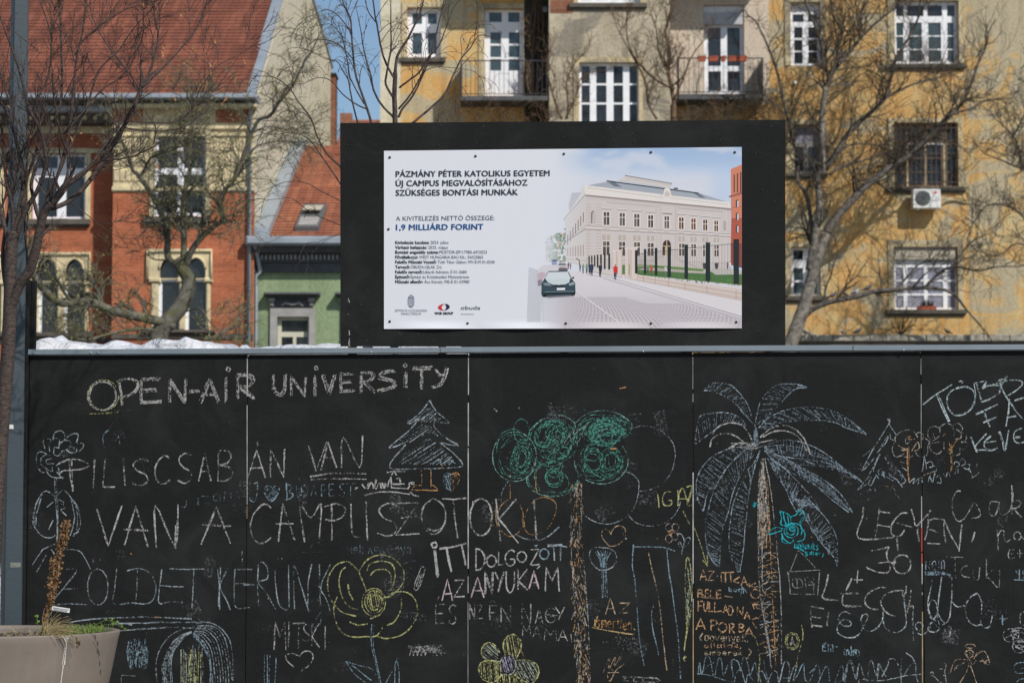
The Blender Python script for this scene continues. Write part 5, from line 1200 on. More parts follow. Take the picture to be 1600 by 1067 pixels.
# ------------------------------------------------------------------ lamp post
plain('post_paint', (.027, .043, .054, 1), .5, .1, var=.15, scale=1.5, bmp=.1)
YL = 13.0; c = px(22.5, 600, YL)
lp = thing('lamp_post', 'blue grey square steel lamp post at the left edge, behind the slim tree trunk', 'lamp post', (c.x, YL, 0), rz=R(24))
w = .0425; wb = .0525; tx_ = px(20.5, 950, YL).x - c.x
mb = MB(); H_ = 6.2
wt = .036
mb.add([(-wb, -wb, 0), (wb, -wb, 0), (wb, wb, 0), (-wb, wb, 0), (-wt, -wt, H_), (wt, -wt, H_), (wt, wt, H_), (-wt, wt, H_)], [(0, 1, 5, 4), (1, 2, 6, 5), (2, 3, 7, 6), (3, 0, 4, 7), (4, 5, 6, 7)])
po = mb.build('post', M['post_paint'], lp, local=True); bv = po.modifiers.new('bevel', 'BEVEL'); bv.width = .007; bv.segments = 3
MB().bbox(-.09, .09, -.09, .09, 0, .02, .004).build('base_plate', M['post_paint'], lp, local=True)
MB().bbox(-.05, .75, -.05, .05, H_ + .001, H_ + .08, .01).build('lamp_head', M['dark_metal'], lp, local=True)
plain('sticker', (.62, .62, .58, 1), .6, var=.05)
zz = px(20, 667, YL).z; MB().add([(-.036, -w - .0085, zz - .012), (-.012, -w - .0085, zz - .012), (-.014, -w - .0085, zz + .010), (-.034, -w - .0085, zz + .011)], [(0, 1, 2, 3)]).build('paper_scrap', M['sticker'], lp, local=True)
plain('worn_patch', (.15, .16, .14, 1), .8, var=.4, scale=60)
zz = px(20, 882, YL).z; MB().add([(-.02, -w - .0085, zz - .014), (.036, -w - .0085, zz - .012), (.037, -w - .0085, zz + .012), (-.018, -w - .0085, zz + .014)], [(0, 1, 2, 3)]).build('worn_patch', M['worn_patch'], lp, local=True)

# ------------------------------------------------------------------ planter
m_, n_, l_, b_ = newmat('planter_shell'); v_ = mapping(n_, l_); st = mapping(n_, l_, (9, 9, .6))
c_ = mix(n_, l_, ramp(n_, l_, noise(n_, l_, v_, 2.5, 6, .5), [(.35, K1), (.75, W1)]), (.170, .140, .115, 1), (.205, .170, .140, 1)); c_ = mix(n_, l_, ramp(n_, l_, noise(n_, l_, st, 1.6, 6), [(.5, K1), (.72, (.25, .25, .25, 1))]), c_, (.26, .23, .20, 1)); c_ = mix(n_, l_, ramp(n_, l_, noise(n_, l_, v_, 22, 7, .8), [(.58, K1), (.75, (.25, .25, .25, 1))]), c_, (.075, .06, .048, 1))
l_.new(c_, b_.inputs['Base Color']); b_.inputs['Roughness'].default_value = .62; M['planter_shell'] = m_
YPn = 12.0; cP = px(-6, 985, YPn); rP = px(185.5, 985, YPn).x - cP.x; zP = px(0, 985, YPn).z
pt = thing('planter', 'large round taupe planter tub with chipped rim at the lower left', 'planter', (cP.x, YPn, 0))
prof = [(rP * .62, 0), (rP * .64, .02), (rP * .74, zP * .3), (rP * .86, zP * .6), (rP * .94, zP * .82), (rP * .985, zP * .96), (rP, zP - .006), (rP * .998, zP), (rP * .93, zP + .001), (rP * .925, zP - .02), (rP * .92, zP - .16)]
MB().lathe(cP.x, YPn, prof, 72).build('tub', M['planter_shell'], pt)
plain('soil', (.05, .035, .025, 1), .95, var=.5, scale=30, bmp=.8, bscale=60)
rr = random.Random(6); V = [(cP.x, YPn, zP - .02)]; fs = []
for j in range(1, 9):
    for i in range(40):
        a = i * math.pi / 20; r_ = rP * .935 * j / 8; V.append((cP.x + r_ * math.cos(a), YPn + r_ * math.sin(a), zP - .035 + rr.uniform(-.012, .012)))
for i in range(40): fs.append((0, 1 + i, 1 + (i + 1) % 40))
for j in range(7):
    for i in range(40): fs.append((1 + j * 40 + i, 1 + (j + 1) * 40 + i, 1 + (j + 1) * 40 + (i + 1) % 40, 1 + j * 40 + (i + 1) % 40))
MB().add(V, fs).build('soil', M['soil'], pt)
# white chip / lime run on the rim
plain('lime', (.62, .60, .56, 1), .85, var=.2, scale=60)
def onshell(u, v, off=.002):
    z_ = px(u, v, YPn - rP).z
    # radius at height and front intersection
    d = ray(u, v)
    for it in range(12):
        r_ = None
        for (ra, za), (rb_, zb) in zip(prof[:-4], prof[1:-3]):
            if za <= z_ <= zb: r_ = ra + (rb_ - ra) * (z_ - za) / (zb - za)
        r_ = (r_ or rP) + off; A = d.x ** 2 + d.y ** 2; B = -2 * (d.x * cP.x + d.y * YPn); C_ = cP.x ** 2 + YPn ** 2 - r_ ** 2; D = B * B - 4 * A * C_
        if D < 0: return None
        t_ = (-B - math.sqrt(D)) / (2 * A); z_ = CAMZ + d.z * t_
    return Vector((d.x * t_, d.y * t_, z_))
lm = MB(); zp = lambda x, y: (x / 3.72, 780 + y / 3.72)
for pg in ([(358, 792), (404, 790), (404, 806), (394, 818), (390, 835), (382, 826), (374, 810), (360, 804)], [(384, 835), (388, 835), (378, 960), (372, 960)], [(376, 860), (379, 860), (364, 960), (361, 960)], [(366, 960), (371, 960), (354, 1080), (350, 1080)]):
    P_ = [onshell(*zp(*p)) for p in pg]
    if all(P_):
        n0 = len(P_); c0 = sum(P_, Vector()) / n0; lm.add([c0] + P_, [(0, i + 1, (i + 1) % n0 + 1) for i in range(n0)])
lm.build('lime_stain', M['lime'], pt)
dm = MB()
for pg in ([(443, 815), (455, 822), (452, 840), (446, 846)], [(455, 822), (468, 818), (466, 846), (458, 848)], [(446, 846), (458, 848), (452, 862), (446, 860)], [(440, 798), (446, 800), (454, 820), (448, 822)]):
    P_ = [onshell(*zp(*p), .003) for p in pg]
    if all(P_): dm.add(P_, [(0, 1, 2, 3)])
dm.build('dark_stain', M['soil'], pt)
# weeds, dead grass, dried plant, label
plain('weed_green', (.13, .20, .03, 1), .7, var=.45, scale=40); plain('straw', (.42, .33, .17, 1), .8, var=.3, scale=30); plain('dried_seed', (.21, .118, .05, 1), .85, var=.5, scale=60)
rr = random.Random(15); wd = MB()
for k in range(620):
    u = rr.choice([rr.uniform(66, 178), rr.gauss(115, 20), rr.gauss(158, 11)]); 
    if not 60 < u < 179: continue
    y = YPn + rr.uniform(-.5, .1); x = px(u, 980, y).x
    if (x - cP.x) ** 2 + (y - YPn) ** 2 > (rP * .93) ** 2: continue
    z_ = zP - .03; hh = rr.uniform(.02, .065); dx, dy = rr.uniform(-.02, .02), rr.uniform(-.02, .02); tip = Vector((x + dx, y + dy, z_ + hh)); wd.tube([(x, y, z_), tip], .0012, 3, cap=False)
    for q in range(4):
        a = rr.uniform(0, 6.28); l_f = rr.uniform(.007, .014); v1 = Vector((math.cos(a), math.sin(a), rr.uniform(-.1, .5))) * l_f; v2 = v1.cross(Vector((0, 0, 1))).normalized() * l_f * .5; p = tip - Vector((0, 0, hh * .25 * q))
        wd.add([p, p + v1 * .5 + v2, p + v1, p + v1 * .5 - v2], [(0, 1, 2, 3)])
for pts in ([(150, 975), (163, 969), (175, 968), (183, 972)], [(160, 976), (178, 974), (190, 979), (196, 982)], [(58, 985), (59, 972), (57, 963)]):
    wd.tube([px(u, v, YPn - .35) for u, v in pts], .0013, 3, cap=False)
    for (u, v) in pts[1:]:
        for q in range(5):
            p = px(u + rr.uniform(-2, 2), v + rr.uniform(-2, 2), YPn - .35); a = rand_unit(rr) * .009; b2 = a.cross(rand_unit(rr)).normalized() * .005; wd.add([p - a, p + b2, p + a, p - b2], [(0, 1, 2, 3)])
wo = wd.build('weeds', M['weed_green'], None); tag(wo, 'low bright green weeds growing along the planter rim', 'weeds'); wo['kind'] = 'stuff'
gr = MB()
for k in range(130):
    p0 = px(rr.gauss(72, 5), 989, YPn - .42 + rr.uniform(-.05, .05)); p0.z = zP - .02; a = rr.gauss(.9, .45); L_ = rr.uniform(.06, .16)
    p1 = p0 + Vector((math.sin(a) * L_ * .6, rr.uniform(-.03, .02), math.cos(a) * L_ * .6 + .01)); p2 = p1 + Vector((L_ * .5 * math.sin(a + .4), 0, L_ * .4 * math.cos(a + .7))); gr.tube([p0, p1, p2], [.0016, .0012, .0006], 3, cap=False)
for k in range(30):
    p0 = px(rr.uniform(0, 60), 985, YPn - .3 + rr.uniform(-.2, .2)); p0.z = zP - .02; p1 = p0 + Vector((rr.uniform(-.08, .08), rr.uniform(-.02, .02), rr.uniform(.01, .05))); gr.tube([p0, p1], .0012, 3, cap=False)
go_ = gr.build('dead_grass', M['straw'], None); tag(go_, 'tuft of dead straw coloured grass leaning over in the planter', 'grass'); go_['kind'] = 'stuff'
zq = lambda L: [px(x / 3.72, 780 + y / 3.72, YPn - .38) for x, y in L]
dp = thing('dried_plant', 'tall rust brown dried flower spike leaning in the planter', 'dried plant', tuple(px(66, 990, YPn - .38)))
stem = zq([(246, 790), (262, 700), (290, 600), (318, 500), (340, 400), (352, 300), (372, 210), (382, 140)]); MB().tube(stem, [.006, .0055, .005, .0045, .004, .0035, .003, .002], 7).build('stem', M['dried_seed'], dp)
sd = MB(); ctr = smooth([tuple(p) for p in stem], 8)
for k in range(1500):
    t_ = rr.random(); i = int(t_ * (len(ctr) - 1)); p = Vector(ctr[i]); wpx = 9 if t_ > .72 else (11 if .42 < t_ < .68 else (6 if t_ > .25 else 3)); 
    if .66 < t_ < .72 and rr.random() < .6: continue
    if t_ < .25 and rr.random() < .55: continue
    off = rand_unit(rr) * rr.random() ** .6 * wpx / 315; p = p + off + Vector((-.012 if .4 < t_ < .68 else 0, 0, 0)); a = (rand_unit(rr) + off.normalized()).normalized() * rr.uniform(.004, .010); b2 = a.cross(rand_unit(rr)).normalized() * .0045
    sd.add([p - a, p + b2, p + a, p - b2], [(0, 1, 2, 3)])
sd.build('seed_heads', M['dried_seed'], dp, kind='stuff')
lt = thing('plant_label', 'small white printed plant label on a thin stick beside the dried spike', 'label', tuple(px(80, 985, YPn - .36)))
q = [px(x / 3.72, 780 + y / 3.72, YPn - .36) for x, y in ((300, 642), (403, 658), (406, 634), (302, 618))]
MB().add(q + [p + Vector((0, .003, 0)) for p in q], [(0, 1, 2, 3), (7, 6, 5, 4), (0, 4, 5, 1), (1, 5, 6, 2), (2, 6, 7, 3), (3, 7, 4, 0)]).build('tag', M['white_plastic'], lt)
MB().tube([px(81, 948, YPn - .355), px(79, 990, YPn - .355)], .0016, 5).build('stick', M['dark_metal'], lt)
tx = MB()
for r_ in range(2):
    t_ = .30 + .38 * r_; x = .12 if r_ else .08
    while x < (.82 if r_ else .92):
        w_ = rr.uniform(.03, .05); a, b2, c, d = [q[0].lerp(q[1], xx).lerp(q[3].lerp(q[2], xx), yy) + Vector((0, -.001, 0)) for xx, yy in ((x, 1 - t_ - .2), (x + w_, 1 - t_ - .2), (x + w_, 1 - t_ + .05), (x, 1 - t_ + .05))]; tx.add([a, b2, c, d], [(0, 1, 2, 3)]); x += w_ + .02
tx.build('print', M['ink_dark'], lt)

# ------------------------------------------------------------------ slim tree in the planter
PA = dict(levels=2, kids=[5, 2, 0], wander=.17, up=.06, angle=(.3, .9), ratio=(.4, .75), rmin=.0013, seg=7)
LA = [
    ([(-16, 985), (-12, 900), (-6.5, 800), (.5, 700), (8, 610), (13, 540), (15.5, 480), (16.5, 420), (18, 385), (21, 362)], 12.5, 9.5),
    ([(14, 490), (28, 450), (45, 425), (55, 395), (62, 360), (70, 330), (82, 318)], 8.5, 6.5, 2),
    ([(80, 326), (102, 318), (125, 300), (148, 272), (168, 240), (183, 215), (198, 190), (210, 165), (219, 140)], 4.2, 3.0, 6),
    ([(219, 140), (230, 122), (239, 98), (247, 60), (243, 30), (232, -20)], 2.4, 1.0, 6),
    ([(222, 137), (248, 112), (270, 90), (298, 58), (314, 30), (325, -5)], 2.2, .8, 7),
    ([(219, 142), (205, 120), (190, 100), (170, 75), (150, 40), (142, 20)], 1.6, .6, 4),
    ([(75, 325), (95, 298), (125, 278), (150, 255), (175, 250), (205, 245), (235, 232), (262, 215)], 2.6, .7, 5),
    ([(90, 312), (115, 280), (140, 260), (165, 225), (190, 190)], 3.4, 1.6, 5),
    ([(112, 250), (100, 225), (90, 190), (84, 150), (82, 110)], 1.8, .8, 4),
    ([(62, 345), (52, 310), (50, 280), (70, 230), (85, 190), (95, 160), (97, 110), (95, 50), (92, -20)], 3.2, 1.4, 7),
    ([(70, 330), (85, 290), (100, 240), (110, 190), (115, 140), (120, 90), (130, 45), (136, -20)], 3.0, 1.3, 7),
    ([(72, 322), (92, 270), (118, 210), (138, 160), (155, 110), (185, 80), (205, 50), (222, 30)], 2.6, .8, 7),
    ([(118, 86), (128, 66), (150, 46), (175, 28), (200, 14), (228, 8)], 1.6, .6, 4),
    ([(100, 210), (130, 175), (160, 140), (190, 120), (210, 90), (224, 50), (222, 0)], 1.8, .7, 5),
    ([(205, 190), (240, 192), (275, 190), (300, 170), (312, 140), (330, 115), (345, 100), (375, 85)], 1.4, .5, 4),
    ([(195, 200), (240, 205), (290, 198), (320, 170), (328, 150), (345, 130), (375, 85)], 1.2, .5, 2),
    ([(240, 225), (243, 200), (230, 180), (220, 160)], 1.0, .4, 1),
    ([(112, 318), (135, 335), (160, 355), (185, 370), (200, 374)], .9, .4, 1),
    ([(14, 480), (8, 440), (4, 400), (10, 350), (20, 300), (30, 250)], 4.0, 1.6, 6),
    ([(18, 392), (26, 350), (38, 310), (36, 270), (25, 220), (12, 180), (-10, 140)], 5.5, 1.4, 8),
    ([(24, 375), (40, 330), (62, 290), (72, 250), (62, 200), (45, 170), (30, 110), (5, 40)], 4.5, 1.2, 9),
    ([(18, 388), (6, 350), (-4, 310), (-16, 270)], 4.5, 2, 6),
    ([(20, 380), (20, 330), (8, 270), (5, 220), (-4, 170), (-20, 120)], 3.5, 1.0, 6),
    ([(28, 365), (30, 320), (45, 270), (60, 220), (58, 160), (75, 120), (80, 60), (62, 0)], 3.0, .9, 8),
    ([(42, 440), (42, 400), (38, 350), (40, 300), (42, 250), (55, 200)], 1.5, .7, 3),
    ([(60, 80), (35, 60), (10, 40), (-10, 20)], .9, .4, 2),
]
tA, tips = tree('planter_tree', 'slim near tree with bare twigs and a few curled brown leaves, growing from the planter', LA, 12.0, PA, 71, 'bark_cherry', 'bark_young', L=.34, base=px(-16, 990, 12.0), drift=.28, t0=.25)
lv = [(193, 35), (168, 24), (256, 72), (252, 82), (287, 18), (301, 72), (290, 95), (326, 100), (331, 112), (320, 135), (275, 153), (352, 152), (350, 160), (380, 95), (338, 62), (367, 122), (88, 130), (92, 148), (128, 204), (243, 257), (248, 259), (12, 166), (28, 210), (45, 208), (225, 5), (93, 120), (52, 180), (110, 215), (303, 80), (312, 92), (326, 118), (84, 140), (95, 138), (322, 128)]
rr = random.Random(20)
for i, (u, v) in enumerate(lv):
    c = px(u, v, 12.0 + rr.uniform(-.2, .2)); a = rr.uniform(-.6, .6); L_ = rr.uniform(.016, .03); mb = MB(); V = []; n_s = 5
    for j in range(n_s + 1):
        t_ = j / n_s; wv = math.sin(t_ * math.pi) * L_ * .22 + .0006; bx_ = Vector((math.sin(a) * 1, .25 * math.sin(t_ * 3), -math.cos(a))) * L_ * (t_ * 1.3 - .3) + Vector((.35 * L_ * math.sin(t_ * 2.6) * (1 if i % 2 else -1), 0, 0)); sd_ = Vector((math.cos(a), .8, math.sin(a))).normalized() * wv
        V += [c + bx_ - sd_, c + bx_ + Vector((0, .5 * wv, 0)), c + bx_ + sd_]
    mb.add(V, [f for j in range(n_s) for f in ((3 * j, 3 * j + 1, 3 * j + 4, 3 * j + 3), (3 * j + 1, 3 * j + 2, 3 * j + 5, 3 * j + 4))], None, True).build('leaf', M['dry_leaf'], tA)
# ------------------------------------------------------------------ chalk: thin gritty ribbons lying on the boards
m_, n_, l_, b_ = newmat('chalk'); a_ = n_.new('ShaderNodeVertexColor'); a_.layer_name = 'Col'; l_.new(a_.outputs['Color'], b_.inputs['Base Color'])
v_ = mapping(n_, l_); va = mapping(n_, l_, (1, 1, 1), (3, 0, 1)); gr1 = noise(n_, l_, v_, 150, 2, 0, .7); gr2 = noise(n_, l_, va, 66, 3, 0, .6)
s1 = n_.new('ShaderNodeMath'); s1.operation = 'MULTIPLY_ADD'; s1.inputs[1].default_value = .55; l_.new(gr2, s1.inputs[0])
s0 = n_.new('ShaderNodeMath'); s0.operation = 'MULTIPLY'; s0.inputs[1].default_value = .45; l_.new(gr1, s0.inputs[0]); l_.new(s0.outputs[0], s1.inputs[2])
# threshold moves with the density kept in alpha
s2 = n_.new('ShaderNodeMath'); s2.operation = 'ADD'; l_.new(s1.outputs[0], s2.inputs[0]); l_.new(a_.outputs['Alpha'], s2.inputs[1])
mr = n_.new('ShaderNodeMapRange'); mr.inputs['From Min'].default_value = .915; mr.inputs['From Max'].default_value = 1.11; mr.inputs['To Max'].default_value = .92; l_.new(s2.outputs[0], mr.inputs['Value'])
l_.new(mr.outputs[0], b_.inputs['Alpha']); b_.inputs['Roughness'].default_value = 1; b_.inputs['Specular IOR Level'].default_value = 0; M['chalk'] = m_
cr = random.Random(2024)
WH = (.43, .425, .41); BW = (.33, .39, .42); BL = (.24, .34, .40); YE_ = (.46, .46, .20); GN = (.10, .33, .26); OR = (.50, .28, .12); TL = (.03, .38, .44); GY = (.34, .34, .33); PK = (.50, .40, .42); LG = (.42, .46, .36)
CUR = [None]; NST = [0]
def group(name, label=None): 
    if CUR[0] and CUR[0][0].v: hb(CUR[0][0], CUR[0][1], 'chalk', label=CUR[0][2], kind='stuff' if CUR[0][1] in ('chalk_dust', 'chalk_specks') else None)
    CUR[0] = (MB(), name, label)
def ck(pts, w=3.0, col=WH, a=.50, jit=.35, passes=1, sm=None, spread=0.0):
    """pts in photo pixels"""
    if len(pts) < 2: return
    if sm is None: sm = len(pts) >= 4
    if .41 < a < .472: a += .022
    for q in range(passes):
        ox, oy = (cr.uniform(-spread, spread), cr.uniform(-spread, spread)) if passes > 1 else (0, 0)
        base = smooth([(p[0] + ox + cr.uniform(-spread, spread) * .4 * (passes > 1), p[1] + oy) for p in pts], 4) if sm else [(p[0] + ox, p[1] + oy) for p in pts]
        out = [base[0]]
        for p, r_ in zip(base[:-1], base[1:]):
            L = math.hypot(r_[0] - p[0], r_[1] - p[1]); n = max(1, int(L / 7))
            for i in range(1, n + 1): out.append((p[0] + (r_[0] - p[0]) * i / n + cr.uniform(-jit, jit), p[1] + (r_[1] - p[1]) * i / n + cr.uniform(-jit, jit)))
        NST[0] += 1; w_ = w * .76; d0 = -.0016 - (NST[0] % 400) * .000004; V = []; C_ = []; m = len(out); ph = cr.uniform(0, 6)
        for i, p in enumerate(out):
            q0, q1 = out[max(i - 1, 0)], out[min(i + 1, m - 1)]; dx, dy = q1[0] - q0[0], q1[1] - q0[1]; L = math.hypot(dx, dy) or 1
            ww = w_ * .5 * (1 + .22 * math.sin(i * .9 + ph) + cr.uniform(-.15, .15)); nx_, ny_ = -dy / L * ww, dx / L * ww
            al = a + .05 * math.sin(i * .31 + ph * 2) + cr.uniform(-.03, .03)
            for sg in (-1, 1): s_, z_ = hp(p[0] + nx_ * sg, p[1] + ny_ * sg); V.append((s_, d0 - i * .0000003, z_)); C_.append((col[0], col[1], col[2], al))
        CUR[0][0].add(V, [(2 * i, 2 * i + 1, 2 * i + 3, 2 * i + 2) for i in range(m - 1)], C_)
def frame(ox, oy, s): return lambda L: [(ox + p[0] / s, oy + p[1] / s) for p in L]
def ell(cx, cy, rx, ry, a0=0, a1=360, n=14, rot=0):
    o = []; c, s = math.cos(R(rot)), math.sin(R(rot))
    for i in range(n + 1):
        t = R(a0 + (a1 - a0) * i / n); x, y = rx * math.cos(t), ry * math.sin(t); o.append((cx + x * c - y * s, cy + x * s + y * c))
    return o
FT = {
 'A': [[(0, 1), (.5, 0), (1, 1)], [(.12, .66), (.9, .64)]], 'B': [[(.12, 0), (.1, 1)], [(.1, 0), (.7, .03), (.85, .22), (.6, .42), (.15, .48), (.75, .55), (.95, .76), (.65, .96), (.1, 1)]],
 'C': [[(1, .1), (.65, 0), (.15, .25), (0, .6), (.2, .92), (.6, 1), (1, .85)]], 'D': [[(.1, 0), (.1, 1)], [(.1, 0), (.65, .1), (1, .5), (.7, .9), (.1, 1)]],
 'E': [[(.1, 0), (.06, .5), (.1, 1)], [(.1, .02), (.95, 0)], [(.08, .5), (.8, .47)], [(.1, 1), (1, .96)]], 'F': [[(.1, 0), (.1, 1)], [(.1, 0), (1, .0)], [(.1, .48), (.8, .46)]],
 'G': [[(.95, .12), (.55, 0), (.1, .3), (.05, .7), (.4, 1), (.9, .9), (.95, .6), (.5, .58)]], 'H': [[(0, 0), (0, 1)], [(1, 0), (1, 1)], [(0, .5), (1, .5)]], 'I': [[(.5, 0), (.45, 1)]],
 'J': [[(.8, 0), (.75, .7), (.5, 1), (.1, .85)]], 'K': [[(.1, 0), (.1, 1)], [(.95, 0), (.12, .55), (1, 1)]], 'L': [[(.1, 0), (.05, 1), (1, .95)]],
 'M': [[(.02, 1), (.1, 0), (.5, .55), (.9, 0), (1, 1)]], 'N': [[(.05, 1), (.05, 0), (.92, 1), (.98, 0)]], 'O': [[(.5, 0), (.1, .2), (0, .6), (.3, .96), (.7, .96), (1, .6), (.9, .2), (.5, 0)]],
 'P': [[(.12, 0), (.12, 1)], [(.1, .02), (.7, 0), (1, .22), (.7, .48), (.12, .52)]], 'R': [[(.12, 0), (.12, 1)], [(.1, .02), (.7, 0), (.95, .2), (.65, .45), (.15, .5)], [(.3, .5), (1, 1)]],
 'S': [[(.95, .08), (.5, 0), (.1, .2), (.35, .45), (.8, .6), (.9, .85), (.5, 1), (0, .9)]], 'T': [[(0, .02), (1, 0)], [(.5, .02), (.48, 1)]], 'U': [[(.05, 0), (.08, .7), (.45, 1), (.88, .7), (.95, 0)]],
 'V': [[(0, 0), (.5, 1), (1, 0)]], 'Y': [[(0, 0), (.5, .5)], [(1, 0), (.35, 1)]], 'Z': [[(.05, .02), (.95, 0), (0, 1), (1, .96)]], 'i': [[(.5, 0), (.5, 1)]], '-': [[(0, .5), (1, .5)]],
 'a': [[(.9, .2), (.4, .05), (.05, .5), (.3, .95), (.8, .7), (.9, .1), (.95, 1)]], 'e': [[(.1, .55), (.9, .45), (.6, .05), (.1, .3), (.15, .85), (.6, 1), (.95, .8)]], 'n': [[(.1, 0), (.1, 1)], [(.1, .3), (.5, 0), (.9, .3), (.9, 1)]],
 'm': [[(.05, 0), (.05, 1)], [(.05, .2), (.3, 0), (.5, .3), (.5, 1)], [(.5, .3), (.75, 0), (.95, .3), (.95, 1)]], 'o': [[(.5, 0), (.05, .4), (.3, .95), (.8, .9), (.95, .4), (.5, 0)]], 'r': [[(.2, 0), (.2, 1)], [(.2, .3), (.6, 0), (.9, .1)]],
 's': [[(.9, .1), (.3, .05), (.3, .4), (.8, .6), (.6, 1), (.05, .9)]], 't': [[(.4, -.5), (.4, .8), (.8, 1)], [(.0, 0), (.9, 0)]], 'u': [[(.1, 0), (.15, .8), (.5, 1), (.85, .7), (.9, 0), (.95, 1)]], 'v': [[(0, 0), (.45, 1), (1, 0)]],
 'l': [[(.4, -.6), (.4, .9), (.7, 1)]], 'k': [[(.15, -.6), (.15, 1)], [(.8, 0), (.2, .5), (.9, 1)]], 'y': [[(0, 0), (.5, .8)], [(1, 0), (.3, 1.6)]], 'b': [[(.1, -.6), (.1, 1)], [(.1, .3), (.7, .1), (.9, .6), (.5, 1), (.1, .9)]], 'w': [[(0, 0), (.25, 1), (.5, .2), (.75, 1), (1, 0)]],
 'h': [[(.1, -.6), (.1, 1)], [(.1, .4), (.5, .1), (.9, .4), (.9, 1)]], 'g': [[(.9, .1), (.3, 0), (.1, .5), (.5, .9), (.9, .2), (.9, 1.3), (.4, 1.6), (.1, 1.4)]], 'z': [[(0, 0), (.9, 0), (0, 1), (1, 1)]], 'd': [[(.9, -.6), (.9, 1)], [(.9, .2), (.3, .1), (.05, .6), (.4, 1), (.9, .8)]],
 'p': [[(.1, 0), (.1, 1.6)], [(.1, .1), (.6, 0), (.9, .4), (.6, .9), (.1, .8)]],
 '1': [[(.2, .3), (.6, 0), (.6, 1)], [(.1, 1), (1, 1)]], '3': [[(0, .05), (.9, 0), (.45, .42)], [(.45, .42), (.95, .6), (.8, .9), (.4, 1), (0, .9)]], '(': [[(.9, -.2), (.2, .3), (.2, .8), (.9, 1.2)]], ')': [[(.1, -.2), (.8, .3), (.8, .8), (.1, 1.2)]], ',': [[(.5, .8), (.3, 1.3)]], '.': [[(.4, .9), (.55, 1)]],
}
CURV = set('BCDGJOPRSUaenmorshugdb3()')
def lt_(c, x0, y0, x1, y1, w=3.0, col=WH, a=.5, passes=1, spread=0.0, lean=0.0):
    for st in FT[c]:
        ck([(x0 + p[0] * (x1 - x0) - lean * (p[1] - .5), y0 + p[1] * (y1 - y0)) for p in st], w, col, a, .35, passes, (c in CURV and len(st) > 3), spread)
def word(s, x0, y0, x1, y1, w=2.4, col=WH, a=.48, rise=0.0, passes=1, spread=0, lean=0, fill=.76):
    """letters spread evenly from x0 to x1; rise = how far the line climbs"""
    W_ = {'I': .4, 'i': .4, '1': .5, ' ': .6, '-': .7, 'M': 1.25, 'm': 1.3, 'w': 1.3, ',': .4, '.': .4, '(': .5, ')': .5, 'l': .5, 't': .7}
    tot = sum(W_.get(c, 1) for c in s); x = x0
    for c in s:
        ww = W_.get(c, 1) * (x1 - x0) / tot; r_ = -rise * (x - x0) / (x1 - x0)
        if c != ' ':
            j = cr.uniform(-1, 1) * (y1 - y0) * .04
            lt_(c, x + ww * (1 - fill) / 2, y0 + r_ + j, x + ww * (1 + fill) / 2, y1 + r_ + j, w, col, a, passes, spread, lean)
        x += ww
def L_(zf, st, **k):
    for s in st: ck(zf(s), **k)
def scrib(cx, cy, rx, ry, n, w, col, a, rot=0, sh=.25):
    """looping scribble inside an ellipse"""
    pts = []; ox = oy = 0; cx0, cy0 = cx, cy; p1_, p2_ = cr.uniform(0, 6), cr.uniform(0, 6)
    for i in range(n * 9):
        t = i / 9; cx = cx0 + rx * .13 * math.sin(t * 2.7 + p1_); cy = cy0 + ry * .15 * math.sin(t * 1.9 + p2_); k = 1 - sh * (1 + math.sin(t * 2.1 + cx)) / 2 - cr.uniform(0, .08); g = t * 2 * math.pi
        x, y = rx * k * math.cos(g), ry * k * math.sin(g); c, s = math.cos(R(rot)), math.sin(R(rot)); pts.append((cx + x * c - y * s + cr.uniform(-1, 1), cy + x * s + y * c))
    ck(pts, w, col, a)
def interp(P, t):
    n = len(P) - 1; f = min(t * n, n - 1e-6); i = int(f); f -= i; return (P[i][0] + (P[i + 1][0] - P[i][0]) * f, P[i][1] + (P[i + 1][1] - P[i][1]) * f)
def leaf(A, B, n, col, a, w=1.5, slant=.08, out=True):
    if out: oc = tuple(min(.5, x * 1.5) for x in col); ck(A, 2.0, oc, a + .0); ck(B, 2.0, oc, a + .0)
    A, B = smooth(A, 4), smooth(B, 4)
    for i in range(n):
        t = (i + .5) / n; p, q = interp(A, max(0, min(1, t + cr.uniform(-.01, .01)))), interp(B, max(0, min(1, t + slant + cr.uniform(-.02, .02)))); k0, k1 = cr.uniform(0, .25), cr.uniform(.7, 1)
        ck([(p[0] + (q[0] - p[0]) * k0, p[1] + (q[1] - p[1]) * k0), (p[0] + (q[0] - p[0]) * k1, p[1] + (q[1] - p[1]) * k1)], w, col, a + cr.uniform(-.05, .05), .3, 1, False)
def fillhatch(poly_, ang, step, w, col, a):
    c, s = math.cos(R(ang)), math.sin(R(ang)); rot = [(x * c + y * s, -x * s + y * c) for x, y in poly_]; y = min(p[1] for p in rot) + step
    while y < max(p[1] for p in rot):
        xs = []
        for (x0, y0), (x1, y1) in zip(rot, rot[1:] + rot[:1]):
            if (y0 - y) * (y1 - y) < 0: xs.append(x0 + (x1 - x0) * (y - y0) / (y1 - y0))
        xs.sort()
        for i in range(0, len(xs) - 1, 2):
            if xs[i + 1] - xs[i] > 2: ck([(X_ * c - Y_ * s, X_ * s + Y_ * c) for X_, Y_ in ((xs[i] + cr.uniform(0, 2), y + cr.uniform(-1, 1)), (xs[i + 1] - cr.uniform(0, 2), y + cr.uniform(-1, 1)))], w, col, a + cr.uniform(-.05, .05), .5, 1, False)
        y += step * cr.uniform(.7, 1.3)
za = frame(40, 550, 4.444); zb = frame(380, 550, 4.444); zc_ = frame(40, 780, 3.717); zd = frame(380, 770, 3.592); ze = frame(720, 600, 4.103); zf_ = frame(660, 830, 4.503); zg = frame(880, 800, 3.9955)
